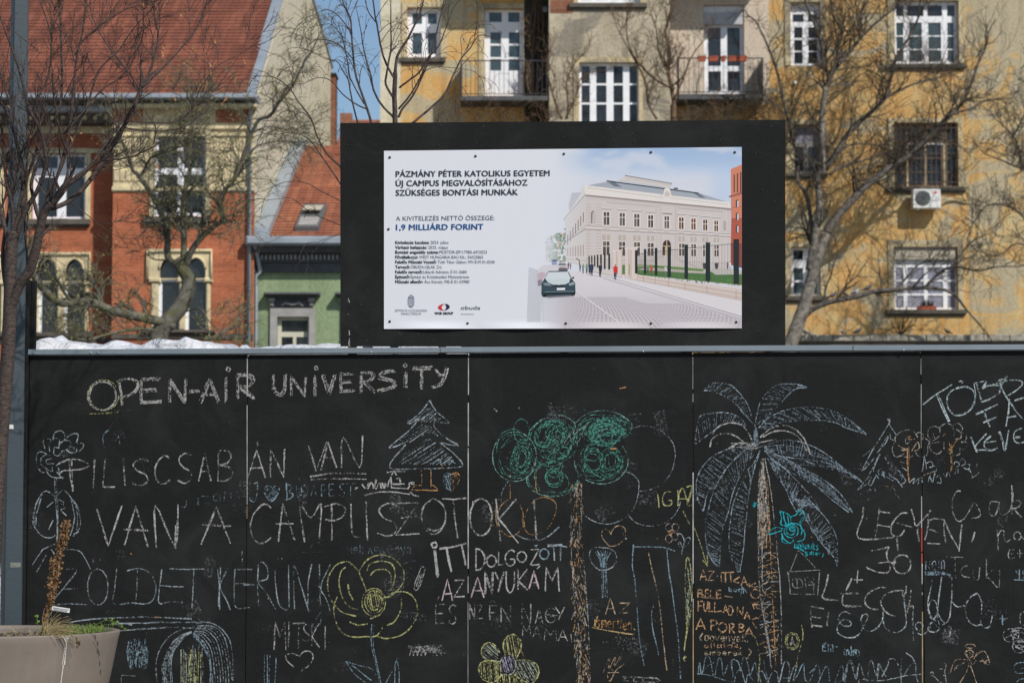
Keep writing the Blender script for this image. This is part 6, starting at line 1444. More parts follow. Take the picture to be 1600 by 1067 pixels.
zh = frame(1070, 580, 4.848); zi_ = frame(1070, 760, 5.926); zj = frame(1070, 880, 5.707); zk = frame(1320, 760, 5.714); zl = frame(1320, 880, 5.707); zm = frame(1340, 550, 4.269)
# --- title
group('chalk_lettering', 'thick chalk title OPEN-AiR UNiVERSiTY')
B_ = dict(w=2.1, col=WH, a=.435, passes=6, spread=2.5)
for k in range(5): ck(ell(160.5 + cr.uniform(-1.5, 1.5), 617.5 + cr.uniform(-1.5, 1.5), 20 + k * .9, 21.5 + k * .6, -100, 290), 1.9, WH if k < 4 else YE_, .48)
for (c, a, b, c_, d) in (('E', 218, 592, 251, 629), ('N', 264, 592, 291, 629), ('-', 297, 605, 311, 617), ('A', 314, 592, 341, 628), ('i', 351, 591, 357, 627), ('R', 367, 586, 398, 622)): lt_(c, a, b, c_, d, **B_)
for st in ([(187, 599), (191, 618), (192, 634)], [(182, 597), (200, 592), (215, 597), (214, 608), (203, 617), (186, 622)]): ck(st, 2.2, WH, .46, .4, 4, None, 1.8)
ck([(378, 608), (388, 615), (398, 621)], 2.2, WH, .46, .4, 4, None, 2)
scrib(357, 577, 4, 4, 3, 1.6, WH, .45)
for (c, a, b, c_, d) in (('U', 427, 586, 447, 617), ('N', 455, 588, 479, 618), ('i', 490, 588, 495, 617), ('V', 505, 587, 523, 615), ('E', 530, 583, 553, 611), ('R', 562, 583, 585, 612), ('i', 631, 582, 636, 606), ('T', 645, 575, 674, 606)): lt_(c, a, b, c_, d, **B_)
for st in ([(617, 579), (600, 581), (593, 589), (607, 593), (618, 598), (612, 605), (591, 610)], [(680, 578), (686, 586), (694, 587)], [(698, 575), (694, 592), (686, 602), (677, 606)]): ck(st, 2.2, WH, .46, .4, 5, None, 2.4)
scrib(494, 575, 3.4, 3.2, 3, 1.6, WH, .45); scrib(633, 571, 3, 3, 3, 1.6, WH, .45)
for k in range(10): ck([(cr.choice([210, 340, 668, 595, 655]) + cr.uniform(-6, 6), cr.uniform(585, 612)), (cr.choice([210, 340, 668, 595, 655]) + cr.uniform(-6, 6), cr.uniform(585, 612))][:1] * 1 + [], 1.5, YE_, .4) if False else None
ck([(648, 580), (655, 577)], 3, YE_, .42); ck([(594, 609), (600, 606)], 3, YE_, .42); ck([(207, 594), (215, 600)], 2.5, YE_, .42)
ck(za([(445, 428), (560, 425), (655, 416)]), 2.2, YE_, .5)
# --- PILISCSABAN VAN
group('chalk_lettering', 'white chalk words PILISCSABÁN VAN')
K_ = dict(w=3.0, col=WH, a=.49)
L_(za, [[(230, 775), (310, 742), (400, 755), (440, 785), (380, 815), (270, 822), (232, 850), (265, 878)], [(305, 742), (312, 880), (330, 965)], [(318, 742), (325, 880), (332, 960)], [(480, 745), (470, 945)], [(552, 742), (537, 935), (622, 935)], [(680, 740), (690, 925)]], **K_)
for (c, a, b, c_, d) in (('S', 735, 742, 860, 925), ('C', 898, 718, 1000, 915), ('S', 1055, 703, 1160, 910), ('A', 1202, 705, 1288, 895), ('B', 1325, 682, 1445, 895)): P_ = za([(a, b), (c_, d)]); lt_(c, *P_[0], *P_[1], **K_)
for (c, a, b, c_, d) in (('A', 32, 680, 155, 872), ('N', 185, 670, 290, 870)): P_ = zb([(a, b), (c_, d)]); lt_(c, *P_[0], *P_[1], **K_)
L_(zb, [[(95, 608), (102, 655)], [(455, 650), (505, 825), (582, 622)], [(540, 822), (590, 625), (648, 802)], [(555, 735), (637, 722)], [(683, 803), (695, 592), (810, 803), (830, 580)], [(465, 866), (540, 852), (640, 840), (855, 845)], [(470, 884), (640, 878), (857, 882)]], **K_)
# --- J heart BUDAPEST
group('chalk_lettering', 'pale blue chalk words with a heart and BUDAPEST')
Kb = dict(w=2.4, col=BL, a=.47)
L_(zb, [[(100, 903), (97, 980), (75, 1040), (45, 1018), (48, 1010)], [(75, 915), (105, 900)], [(200, 940), (175, 925), (148, 950), (160, 1000), (198, 1035), (240, 985), (250, 945), (225, 928), (200, 955)], [(300, 905), (305, 1028)], [(300, 915), (340, 935), (318, 970), (345, 985), (335, 1012), (296, 1026)]], **Kb)
fillhatch(zb([(200, 945), (175, 925), (150, 950), (162, 1000), (198, 1032), (238, 985), (248, 945), (225, 930)]), -45, 2.0, 1.5, BL, .46)
for (c, a, b, c_, d) in (('U', 368, 925, 410, 1008), ('D', 420, 922, 450, 1000), ('A', 470, 922, 510, 1000), ('P', 540, 920, 575, 1000), ('E', 595, 915, 630, 1000), ('S', 668, 912, 705, 1000), ('T', 710, 910, 785, 998)): P_ = zb([(a, b), (c_, d)]); lt_(c, *P_[0], *P_[1], w=2.2, col=BL, a=.42)
group('chalk_lettering', 'bright white scrawled signature with underlines beside the fir tree')
L_(zb, [[(775, 952), (800, 940), (780, 940)], [(825, 915), (850, 945), (870, 905), (865, 950), (890, 905), (905, 945)], [(905, 915), (905, 945), (925, 900), (918, 890), (920, 950), (945, 905), (960, 945)], [(975, 945), (965, 905)], [(985, 950), (985, 910), (1005, 935), (1010, 905), (1020, 880)], [(1025, 865), (1030, 940), (1150, 950)], [(1065, 880), (1085, 875), (1088, 915), (1035, 917), (1120, 915)], [(995, 835), (1045, 828), (1125, 828)], [(1030, 855), (1048, 825), (1065, 855)],
            [(840, 993), (930, 972), (1040, 970), (1155, 985)], [(1140, 950), (1155, 930), (1155, 908), (1190, 905)], [(1160, 970), (1185, 993), (1220, 1000)], [(1165, 915), (1190, 917)]], w=2.6, col=WH, a=.55)
# --- fir tree with pot and two-coloured heart
group('chalk_drawing', 'pale blue chalk fir tree with an orange trunk')
L_(zb, [[(1295, 335), (1240, 410), (1140, 498), (1215, 470)], [(1295, 335), (1340, 410), (1430, 490), (1330, 482)], [(1215, 470), (1150, 545), (1010, 665), (1130, 625)], [(1330, 482), (1330, 520), (1400, 590), (1495, 650), (1365, 628)], [(1130, 640), (1015, 800), (1250, 808), (1460, 802), (1525, 785), (1480, 720), (1365, 628)], [(1135, 480), (1260, 460)]], w=2.4, col=BW, a=.50)
fillhatch(zb([(1290, 370), (1190, 470), (1240, 490), (1330, 485), (1380, 460)]), -38, 2.6, 1.5, BW, .47); fillhatch(zb([(1240, 495), (1120, 590), (1050, 650), (1150, 630), (1300, 560), (1370, 600), (1330, 520)]), -35, 3.0, 1.5, BW, .46)
fillhatch(zb([(1290, 590), (1120, 690), (1080, 780), (1450, 785), (1470, 750), (1360, 640)]), -33, 3.4, 1.5, BW, .46)
ck(zb([(1310, 775), (1360, 745), (1380, 780), (1430, 750), (1475, 775)]), 2, BL, .52)
L_(zb, [[(1238, 815), (1240, 930)], [(1303, 815), (1305, 935)], [(1238, 925), (1200, 925), (1168, 955), (1270, 958), (1350, 958), (1320, 925), (1305, 930)]], w=2.2, col=OR, a=.50)
ck(zb([(1375, 770), (1385, 805)]), 3, OR, .52)
group('chalk_drawing', 'small chalk heart, half blue and half orange')
ck(zb([(1445, 850), (1415, 840), (1392, 860), (1400, 930), (1445, 965)]), 2.2, BL, .5); ck(zb([(1445, 850), (1480, 835), (1503, 865), (1485, 920), (1445, 965)]), 2.2, OR, .46)
fillhatch(zb([(1445, 850), (1415, 843), (1395, 865), (1405, 930), (1445, 960)]), 70, 1.8, 1.6, BL, .48); fillhatch(zb([(1445, 850), (1480, 840), (1500, 865), (1482, 915), (1445, 962)]), 70, 2, 1.6, OR, .42)
# --- flower figure on the far left
group('chalk_drawing', 'chalk flower with round petals at the left end of the hoarding')
Kf = dict(w=2.0, col=BW, a=.47)
L_(za, [[(190, 610), (200, 565), (240, 545), (272, 570), (268, 620)], [(270, 610), (320, 570), (365, 570), (360, 610), (350, 630)], [(355, 635), (400, 635), (395, 670), (365, 690)], [(135, 670), (122, 620), (145, 600), (180, 610)], [(170, 690), (165, 640), (195, 600), (235, 610), (230, 650)], [(230, 670), (240, 635), (275, 612), (310, 620), (315, 655)], [(195, 700), (200, 660), (230, 665)], [(285, 680), (310, 655), (350, 665), (355, 690), (320, 700), (285, 680)], [(190, 700), (215, 720), (245, 710), (250, 690), (280, 682)],
            [(75, 740), (85, 700), (115, 692), (150, 712)], [(75, 740), (80, 790), (110, 830), (130, 835)], [(105, 740), (130, 715), (180, 718)], [(110, 735), (105, 770), (130, 800), (180, 830)], [(140, 750), (180, 740), (190, 735)], [(140, 755), (150, 775), (200, 775)], [(145, 820), (170, 860), (220, 872), (265, 870)], [(210, 790), (240, 770), (310, 742)], [(185, 795), (190, 830)], [(225, 800), (235, 820), (215, 830), (240, 850)], [(203, 870), (205, 1040)], [(216, 870), (218, 1040)],
            [(70, 1065), (110, 985), (150, 965), (205, 1000)], [(85, 1065), (120, 990)], [(220, 995), (255, 958), (290, 975), (330, 1030), (360, 1067)], [(300, 985), (345, 1065)], [(225, 1020), (265, 1040), (262, 1067)]], **Kf)
L_(zc_, [[(70, 0), (45, 90), (50, 155), (100, 215), (150, 222), (175, 205)], [(90, 0), (62, 90), (62, 150)], [(60, 20), (48, 100), (55, 150)], [(265, 0), (285, 100), (270, 180), (258, 210)], [(280, 0), (310, 70), (318, 160), (275, 215)], [(290, 20), (303, 100), (300, 180)], [(175, 0), (185, 130), (180, 250)], [(186, 0), (190, 120), (184, 240)], [(125, 45), (160, 15)], [(135, 175), (160, 120)], [(200, 20), (230, 50), (205, 60), (240, 95)], [(40, 380), (100, 290), (175, 258)], [(240, 290), (310, 298), (350, 350), (380, 410)], [(65, 420), (120, 325)], [(150, 290), (170, 320)], [(295, 170), (310, 190), (280, 200)]], **Kf)
L_(za, [[(580, 540), (545, 570), (538, 620), (550, 665)], [(645, 562), (655, 640)], [(600, 668), (570, 668)]], w=2.4, col=BL, a=.43)
# --- VAN A CAMPUSZOTOK
group('chalk_lettering', 'white chalk words VAN A CAMPUSZOTOKÉ')
L_(zc_, [[(415, 55), (480, 270), (560, 35)], [(575, 265), (640, 40), (712, 275)], [(568, 174), (712, 180)], [(760, 280), (755, 35), (868, 270), (886, 30)], [(872, 150), (870, 285)], [(1020, 262), (1108, 45), (1190, 255)], [(1028, 147), (1192, 155)]], w=3.4, col=WH, a=.52)
for (c, a, b, c_, d) in (('C', 42, 62, 158, 282), ('S', 750, 58, 872, 242), ('Z', 858, 55, 990, 236), ('O', 1003, 30, 1136, 230)): P_ = zd([(a, b), (c_, d)]); lt_(c, *P_[0], *P_[1], **K_)
L_(zd, [[(198, 272), (222, 60), (290, 265)], [(182, 172), (285, 172)], [(345, 275), (318, 70), (380, 140), (438, 60), (425, 262)], [(497, 65), (498, 265)], [(455, 78), (520, 60), (572, 85), (560, 130), (510, 155), (462, 148)], [(605, 60), (608, 180), (620, 240), (660, 245)], [(690, 48), (697, 268)], [(885, 140), (945, 132)], [(1118, 32), (1180, 35), (1250, 28)], [(1178, 40), (1188, 150), (1205, 256)], [(1035, 200), (1070, 215), (1120, 195)]], **K_)
L_(ze, [[(0, 735), (40, 730)], ell(130, 852, 70, 118), [(75, 790), (78, 750)], [(225, 735), (255, 1005)], [(355, 735), (245, 865), (370, 1018)], [(470, 740), (485, 992)]], w=3.2, col=WH, a=.52)
ck(ze([(350, 960), (400, 985), (470, 998), (540, 988), (630, 915)]), 2.4, BW, .50)
ck(ze([(258, 760), (262, 700), (290, 640), (320, 615)]), 1.8, BL, .45)
group('chalk_drawing', 'two thin orange chalk loops over the letters')
L_(ze, [ell(320, 857, 82, 118), [(405, 900), (420, 820), (480, 740), (560, 728), (610, 770), (600, 850), (550, 930), (460, 965), (415, 935), (405, 880)]], w=2.0, col=OR, a=.43)
L_(ze, [[(395, 850), (400, 920)], [(318, 570), (315, 650), (318, 735)], [(465, 495), (485, 560), (480, 640), (490, 700)], [(230, 740), (225, 860), (235, 910), (205, 905)]], w=2.0, col=OR, a=.46)
# --- ZOLDET KERUNK
group('chalk_lettering', 'thin pale blue chalk words ZÖLDET KÉRÜNK')
Kz = dict(w=2.2, col=BW, a=.46)
L_(zc_, [[(218, 408), (298, 408), (240, 490), (165, 580)], [(218, 518), (305, 518)], [(165, 612), (240, 604), (355, 610)], ell(420, 508, 60, 104), [(388, 345), (400, 362), (388, 362)], [(430, 348), (440, 362), (430, 362)], [(530, 402), (520, 500), (510, 603), (602, 602)], [(650, 400), (648, 500), (638, 612)], [(590, 415), (650, 400), (720, 425), (757, 500), (745, 575), (700, 605), (615, 598)], [(792, 405), (780, 500), (775, 600), (840, 592), (912, 598)], [(780, 500), (920, 507)], [(835, 402), (940, 405), (1040, 402)], [(977, 405), (973, 520), (965, 632)], [(1132, 395), (1126, 520), (1127, 640)], [(1115, 400), (1126, 500), (1120, 620)], [(1175, 400), (1130, 500), (1165, 580), (1190, 640)], [(1215, 405), (1212, 520), (1220, 625), (1300, 625)], [(1257, 300), (1258, 385)], [(1215, 405), (1320, 405)], [(1212, 488), (1260, 486), (1330, 495)]], **Kz)
L_(zd, [[(0, 427), (48, 430)], [(0, 515), (40, 516)], [(85, 400), (80, 520), (88, 640)], [(80, 420), (105, 385), (135, 420), (135, 480), (85, 500), (130, 560), (185, 655)], [(178, 435), (185, 540), (205, 630), (240, 655), (252, 650)], [(255, 405), (255, 520), (257, 640)], [(288, 650), (285, 405), (330, 540), (370, 668)], [(385, 400), (365, 500), (362, 640)], [(428, 400), (432, 630)], [(488, 400), (435, 525), (465, 590), (492, 672)], [(195, 365), (200, 372)], [(215, 366), (219, 372)]], **Kz)
group('chalk_lettering', 'chalk word MITSKI above an outlined heart')
for (c, a, b, c_, d) in (('M', 172, 722, 240, 880), ('I', 250, 720, 262, 868), ('T', 278, 728, 345, 870), ('S', 335, 735, 375, 830), ('K', 380, 730, 430, 865), ('I', 455, 745, 465, 878)): P_ = zd([(a, b), (c_, d)]); lt_(c, *P_[0], *P_[1], w=2.3, col=WH, a=.45)
L_(zd, [[(318, 915), (275, 900), (240, 908), (245, 940), (285, 975)], [(318, 915), (340, 888), (375, 888), (393, 915), (375, 960), (322, 1000)], [(262, 780), (258, 800)]], w=2.4, col=WH, a=.47)
ck(zd([(440, 660), (400, 720), (375, 770)]), 2.0, BL, .46); ck(zd([(440, 690), (430, 740), (385, 760)]), 2.0, BL, .44)
group('chalk_lettering', 'faint grey blue chalk scribbled names')
P_ = zd([(575, 292), (945, 340)]); word('Meli APA Anya', P_[0][0], P_[0][1] + 3, P_[1][0], P_[1][1], 1.6, BL, .42)
P_ = za([(1160, 1000), (1450, 1050)]); word('Juzan', P_[0][0] - 22, P_[0][1] + 6, P_[1][0] - 2, P_[1][1] + 6, 1.6, BL, .42, rise=16)
L_(zd, [[(900, 400), (930, 385), (970, 380)], [(905, 380), (935, 395)]], w=1.8, col=BL, a=.42)
# --- big yellow flower with blue leaves
group('chalk_drawing', 'large yellow chalk rose with pale blue stem and leaves')
Ky = dict(w=2.5, col=YE_, a=.49)
L_(zd, [[(690, 545), (665, 480), (640, 430), (600, 392), (570, 385), (520, 405), (480, 470), (475, 540), (500, 610), (560, 670), (635, 690)], [(575, 415), (545, 450), (540, 530), (565, 600), (600, 640), (642, 652)], [(588, 512), (595, 560), (618, 602)], [(650, 440), (690, 380), (750, 350), (820, 355), (880, 400), (905, 460), (880, 530), (810, 585), (770, 555)], [(695, 440), (710, 400), (770, 382), (825, 392), (850, 430), (848, 500), (820, 555)], [(715, 462), (745, 432), (800, 430), (830, 460), (828, 510)],
            [(820, 565), (880, 552), (935, 565), (970, 610), (978, 670), (950, 740), (890, 795), (800, 815), (745, 800)], [(888, 590), (885, 650), (850, 720), (808, 740)], [(530, 580), (510, 630), (515, 700), (545, 770), (600, 805), (680, 805), (745, 800), (780, 760), (778, 730)], [(598, 722), (640, 742), (698, 732)], [(712, 705), (750, 690), (770, 680)]], **Ky)
scrib(732, 612, 0, 0, 1, 1, YE_, .1) if False else None
for k in range(4): ck(zd(ell(733 + k * 2, 612 - k * 2, 66 - k * 13, 78 - k * 15, 30 * k, 360 + 20 * k)), 1.9, YE_, .49)
fillhatch(zd([(690, 560), (740, 540), (790, 590), (770, 660), (700, 670), (675, 620)]), 78, 2.8, 1.4, YE_, .43)
L_(zd, [[(722, 735), (720, 850), (745, 960), (765, 1070)], [(735, 740), (730, 850), (750, 950), (775, 1070)], [(575, 945), (650, 965), (720, 985), (745, 1020)], [(580, 950), (620, 1010), (690, 1067)], [(600, 925), (585, 970)], [(610, 965), (720, 1050)], [(870, 925), (840, 990), (800, 1067)], [(862, 925), (875, 1000), (875, 1067)], [(855, 940), (850, 1067)]], w=2.0, col=BL, a=.49)
L_(zd, [[(120, 905), (118, 1067)], [(150, 910), (145, 1067)], [(135, 905), (135, 1067)], [(185, 920), (178, 1067)]], w=1.8, col=BL, a=.46)
group('chalk_drawing', 'small chalk stick outline beside the yellow rose')
L_(zd, [[(1000, 412), (1020, 430), (985, 535), (960, 525), (1000, 412)], [(985, 450), (1005, 460)], [(990, 460), (970, 525)], [(1000, 465), (980, 530)]], w=2, col=WH, a=.5)
# --- ITT DOLGOZOTT ...
group('chalk_lettering', 'white chalk words iTT DOLGOZOTT AZ ANYUKÁM')
L_(zf_, [[(85, 140), (95, 225), (105, 315)]], w=2.4, col=WH, a=.55, passes=6, spread=2.2); L_(zf_, [[(125, 122), (220, 110), (310, 88)], [(170, 115), (185, 200), (203, 280)], [(275, 95), (290, 165), (303, 238)]], w=2.2, col=WH, a=.54, passes=4, spread=1.3)
scrib(678.5, 851, 5, 5, 4, 2, WH, .55)
for (c, a, b, c_, d) in (('D', 368, 120, 440, 272), ('O', 455, 165, 520, 250), ('L', 530, 142, 565, 235), ('G', 580, 130, 650, 240), ('O', 668, 140, 732, 215), ('Z', 760, 125, 825, 235), ('A', 345, 322, 435, 465), ('N', 440, 285, 495, 440), ('Y', 510, 285, 575, 425), ('U', 585, 280, 650, 430), ('K', 665, 265, 740, 410), ('A', 750, 280, 820, 405), ('M', 862, 255, 962, 420), ('A', 140, 340, 215, 490), ('Z', 225, 340, 300, 460)): P_ = zf_([(a, b), (c_, d)]); lt_(c, *P_[0], *P_[1], w=2.4, col=WH if c != 'A' else PK, a=.52, passes=2, spread=.8)
for k in range(2): ck(zf_(ell(857, 158, 32, 36)), 2.6, BL, .52)
L_(zf_, [[(880, 105), (950, 98), (1020, 108)], [(925, 115), (928, 160), (930, 205)], [(972, 112), (972, 205)], [(880, 95), (985, 92)], [(790, 95), (800, 105), (810, 95)], [(805, 262), (830, 240)]], w=2.6, col=BW, a=.53)
group('chalk_lettering', 'thin white chalk words ÉS AZ ÉN NAGY MAMÁM')
for (c, a, b, c_, d) in (('E', 88, 510, 160, 648), ('S', 185, 515, 240, 650), ('N', 332, 512, 370, 618), ('Z', 380, 515, 425, 612), ('E', 468, 520, 530, 622), ('N', 550, 520, 622, 638), ('N', 697, 508, 765, 652), ('A', 795, 540, 845, 645), ('G', 865, 535, 935, 640), ('Y', 935, 530, 1000, 620), ('M', 703, 660, 762, 735), ('A', 775, 665, 832, 750), ('M', 855, 680, 945, 768), ('A', 955, 690, 1020, 770)): P_ = zf_([(a, b), (c_, d)]); lt_(c, *P_[0], *P_[1], w=2.2, col=WH, a=.45)
L_(zf_, [[(108, 480), (118, 455)], [(480, 500), (497, 480), (512, 500)], [(860, 585), (990, 590)], [(1045, 720), (1050, 780)], [(1075, 710), (1070, 780)]], w=2, col=GY, a=.46)
group('chalk_drawing', 'rubbed out white chalk smear')
for k in range(16): ck([(636 + cr.uniform(0, 25), 1012 + cr.uniform(-5, 8)), (660 + cr.uniform(0, 30), 1008 + cr.uniform(-4, 10)), (670 + cr.uniform(0, 30), 1018 + cr.uniform(-8, 6))], 2.6, GY, .42)
for k in range(8): ck([(640 + k * 6, 1024), (643 + k * 6.3, 1012), (646 + k * 6.2, 1024)], 1.8, WH, .46)
# --- yellow five petal flower
group('chalk_drawing', 'yellow green chalk flower with five striped petals')
PT = [[(545, 850), (500, 790), (450, 785), (418, 820), (420, 870), (460, 905), (530, 915)], [(585, 870), (568, 800), (590, 745), (645, 722), (690, 765), (692, 830), (660, 890)], [(545, 915), (470, 905), (410, 925), (398, 980), (430, 1040), (500, 1060), (560, 1000)], [(660, 905), (740, 905), (800, 930), (820, 990), (790, 1050), (740, 1068), (640, 1000)], [(570, 1000), (530, 1067), (700, 1075), (650, 1005)]]
for i, P_ in enumerate(PT): ck(zf_(P_), 2.6, YE_, .52); fillhatch(zf_(P_), [40, 80, 86, 60, 85][i], 2.3, 1.5, [LG, YE_, YE_, LG, YE_][i], .46)
ck(zf_(ell(603, 935, 55, 72)), 2.5, WH, .48); fillhatch(zf_(ell(603, 935, 50, 66)), 75, 1.8, 1.6, (.40, .38, .50), .47); ck(zf_([(690, 820), (705, 860), (718, 905)]), 2.4, OR, .5)
# --- green tree, with trunk
group('chalk_drawing', 'big chalk tree with scribbled green crown and brown trunk')
for k in range(70): x, y = cr.uniform(770, 985), cr.uniform(645, 765); ck([(x, y), (x + cr.uniform(8, 22), y - cr.uniform(6, 22)), (x + cr.uniform(20, 40), y - cr.uniform(-4, 26))], 1.3, cr.choice([GN, GY, GN]), .40) if ((x - 800) / 36) ** 2 + ((y - 712) / 38) ** 2 < 1 or ((x - 866) / 40) ** 2 + ((y - 705) / 55) ** 2 < 1 or ((x - 930) / 52) ** 2 + ((y - 690) / 50) ** 2 < 1 else None
for (cx, cy, rx, ry, n, rot) in ((345, 465, 140, 155, 3, 0), (390, 470, 65, 110, 6, 10), (390, 470, 35, 75, 5, 10), (590, 370, 150, 160, 3, -20), (560, 330, 110, 90, 6, -35), (640, 440, 60, 35, 4, -35), (590, 610, 160, 105, 3, 0), (600, 600, 60, 55, 6, 0), (900, 490, 165, 140, 3, -10), (850, 500, 80, 90, 6, 0), (960, 500, 75, 90, 5, 20), (920, 290, 180, 110, 3, 0), (930, 270, 140, 60, 5, -5), (940, 350, 90, 45, 4, -20)):
    scrib(720 + cx / 4.103, 600 + cy / 4.103, rx / 4.103, ry / 4.103, n, 1.6, GN, .43, rot)
for k in range(26):
    t = k / 26; y = 230 + 60 * t + cr.uniform(-5, 5); ck(ze([(790 + 60 * t, y + 90), (880, y + 18 * t), (960, y + 5), (1060, y + 50)]), 1.5, GN, .43)
for k in range(34): x = 480 + k * 7; ck(ze([(x, 430 + cr.uniform(-60, 20)), (x + 60, 330 + cr.uniform(-60, 60)), (x + 110 + cr.uniform(-30, 30), 260 + cr.uniform(-20, 80))]), 1.4, cr.choice([GN, GN, GY]), .42)
for k in range(10): ck(ze(ell(cr.choice([390, 600, 850, 970, 930]), cr.choice([460, 600, 490, 520, 300]), cr.uniform(20, 60), cr.uniform(25, 80))), 1.5, GN, .47)
L_(ze, [ell(345, 465, 142, 158), ell(590, 612, 168, 108, 0, 200), [(440, 300), (500, 240), (570, 210), (640, 200), (700, 225), (735, 260), (720, 320)], [(735, 250), (800, 195), (900, 170), (1000, 185), (1080, 235), (1100, 270)], ell(900, 490, 172, 150, -40, 180)], w=2.0, col=(.20, .40, .35), a=.46)
L_(ze, [[(1085, 290), (1150, 268), (1230, 275), (1310, 320), (1360, 380), (1375, 460), (1350, 560), (1290, 640), (1200, 680), (1140, 684)], [(1015, 580), (1060, 562), (1110, 585), (1140, 630), (1135, 720), (1105, 800), (1040, 865), (960, 895), (870, 885), (800, 845), (750, 785)], [(1072, 835), (1120, 885), (1200, 908), (1280, 900), (1350, 860), (1395, 800), (1408, 750)]], w=1.7, col=BW, a=.45)
TR = [(907, 752), (893, 760), (893, 820), (895, 900), (900, 960), (905, 1010), (908, 1075)]
for k in range(330):
    t = cr.random(); y = 750 + 320 * t; xc = 900 + (0 if y < 860 else (y - 860) * .065); hw = 8 if y < 860 else 9.5; x = xc + cr.uniform(-hw, hw)
    if 852 < y < 864 and cr.random() < .7: continue
    ck([(x, y), (x + cr.uniform(-5, 5), y + cr.uniform(5, 15))], 1.4, cr.choice([OR, OR, (.46, .36, .24), WH, (.5, .42, .30)]), cr.uniform(.40, .50), .3, 1, False)
for sx in (-8.5, 9): ck([(900 + sx, 755), (900 + sx * .9, 800), (901 + sx, 850), (905 + sx * 1.1, 910), (910 + sx * 1.1, 990), (913 + sx, 1075)], 1.7, WH, .42)
group('chalk_drawing', 'thin orange outlined chalk heart')
ck(ze([(965, 965), (945, 935), (915, 930), (903, 965), (925, 1010), (965, 1040), (1020, 1020), (1055, 975), (1052, 925), (1020, 908), (985, 920), (960, 962)]), 2.0, (.48, .34, .22), .48); ck(ze([(1055, 988), (1064, 990)]), 3, WH, .6)
group('chalk_drawing', 'small chalk flower with four round petals and bent stem')
for (cx, cy) in ((660, 95), (700, 95), (660, 165), (695, 150)): ck(zg(ell(cx, cy, 21, 24)), 1.8, (.40, .30, .27), .47)
scrib(880 + 672 / 4, 800 + 125 / 4, 3, 3, 3, 1.6, OR, .5)
for k in range(5): ck(zg([(715, 128 + k * 3), (740, 140), (755, 180), (745, 230), (740, 265)]), 1.5, BW, .45)
L_(zg, [[(745, 225), (720, 205), (728, 185), (745, 215)], [(750, 215), (765, 165), (790, 158), (790, 180), (760, 215)]], w=1.7, col=BW, a=.46)
group('chalk_lettering', 'yellow chalk letters IGAZ'); 
P = zg([(0, 0)])
L_(ze, [[(1262, 705), (1272, 790)], [(1350, 690), (1315, 690), (1292, 730), (1305, 775), (1345, 775), (1352, 745), (1325, 745)], [(1390, 780), (1400, 700), (1425, 668), (1450, 745)], [(1395, 735), (1445, 735)], [(1448, 660), (1482, 657), (1450, 768), (1484, 772)], [(1390, 680), (1395, 780)]], w=2.4, col=YE_, a=.52)
ck(ze([(1425, 812), (1448, 860), (1470, 900)]), 2.4, YE_, .5); ck([(1084, 822), (1091, 840), (1099, 865), (1104, 880)], 2.2, YE_, .5); L_(zi_, [[(165, 680), (212, 738), (208, 630)], [(0, 60), (30, 160), (62, 40)]], w=2.4, col=YE_, a=.51)
# --- lollipop tree, trousers, reed
group('chalk_drawing', 'small pale blue chalk tree with rounded crown')
L_(zg, [[(250, 222), (200, 220), (165, 250), (175, 310), (225, 358), (290, 352), (330, 310), (330, 260), (295, 228), (250, 222)]], w=2.0, col=BW, a=.47)
for k in range(16): x = 200 + k * 6.5; ck(zg([(x, 240 + cr.uniform(-5, 15)), (x + (250 - x) * .5, 290), (235 + k * 2.2, 345)]), 1.4, BL, .45)
for x in (240, 250, 262, 270): ck(zg([(x, 350), (x + 2, 440), (x + cr.uniform(-4, 8), 535)]), 1.7, BL, .46)
group('chalk_drawing', 'long pale blue and orange chalk lines like a pair of trousers')
L_(zg, [[(438, 200), (432, 330), (448, 430), (462, 620), (480, 820), (505, 955)], [(645, 222), (660, 360), (690, 560), (715, 760), (728, 940), (733, 1040)], [(440, 216), (560, 216), (640, 222), (700, 243)]], w=2.2, col=BL, a=.49); L_(zg, [[(565, 578), (552, 640), (562, 740), (585, 840), (595, 890)]], w=2.0, col=BL, a=.47)
L_(zg, [[(533, 252), (560, 380), (595, 520), (615, 700), (630, 850), (648, 985)]], w=2.0, col=(.48, .36, .26), a=.47)
group('chalk_drawing', 'tall yellow green chalk reed at the board joint')
L_(zg, [[(770, 290), (762, 400), (765, 560), (770, 700)], [(770, 290), (785, 290), (800, 400), (805, 540), (790, 660), (765, 800), (755, 865)], [(755, 865), (770, 740), (780, 600), (790, 450)]], w=2.0, col=YE_, a=.50)
fillhatch(zg([(775, 330), (795, 400), (803, 520), (790, 660), (775, 700), (770, 560)]), 82, 1.6, 1.5, LG, .48); ck(zg([(752, 912), (768, 900), (760, 895), (752, 915), (765, 930)]), 2, YE_, .5)
group('chalk_lettering', 'orange chalk words AZ ismeretlen')
for (c, a, b, c_, d) in (('A', 264, 535, 325, 635), ('Z', 350, 565, 420, 628)): P_ = zg([(a, b), (c_, d)]); lt_(c, *P_[0], *P_[1], w=2.3, col=(.50, .38, .24), a=.5)
P_ = zg([(192, 668), (430, 722)]); word('ismertlen', P_[0][0], P_[0][1], P_[1][0], P_[1][1] - 2, 2.2, OR, .48, rise=-6)
L_(zg, [[(180, 718), (300, 742), (435, 762)], [(215, 645), (200, 700), (192, 705)], [(440, 725), (448, 735)]], w=2.6, col=(.50, .36, .18), a=.52)
P_ = zg([(232, 770), (470, 860)]); word('Pont', P_[0][0], P_[0][1], P_[1][0], P_[1][1] - 4, 2.2, GY, .38, rise=-6)
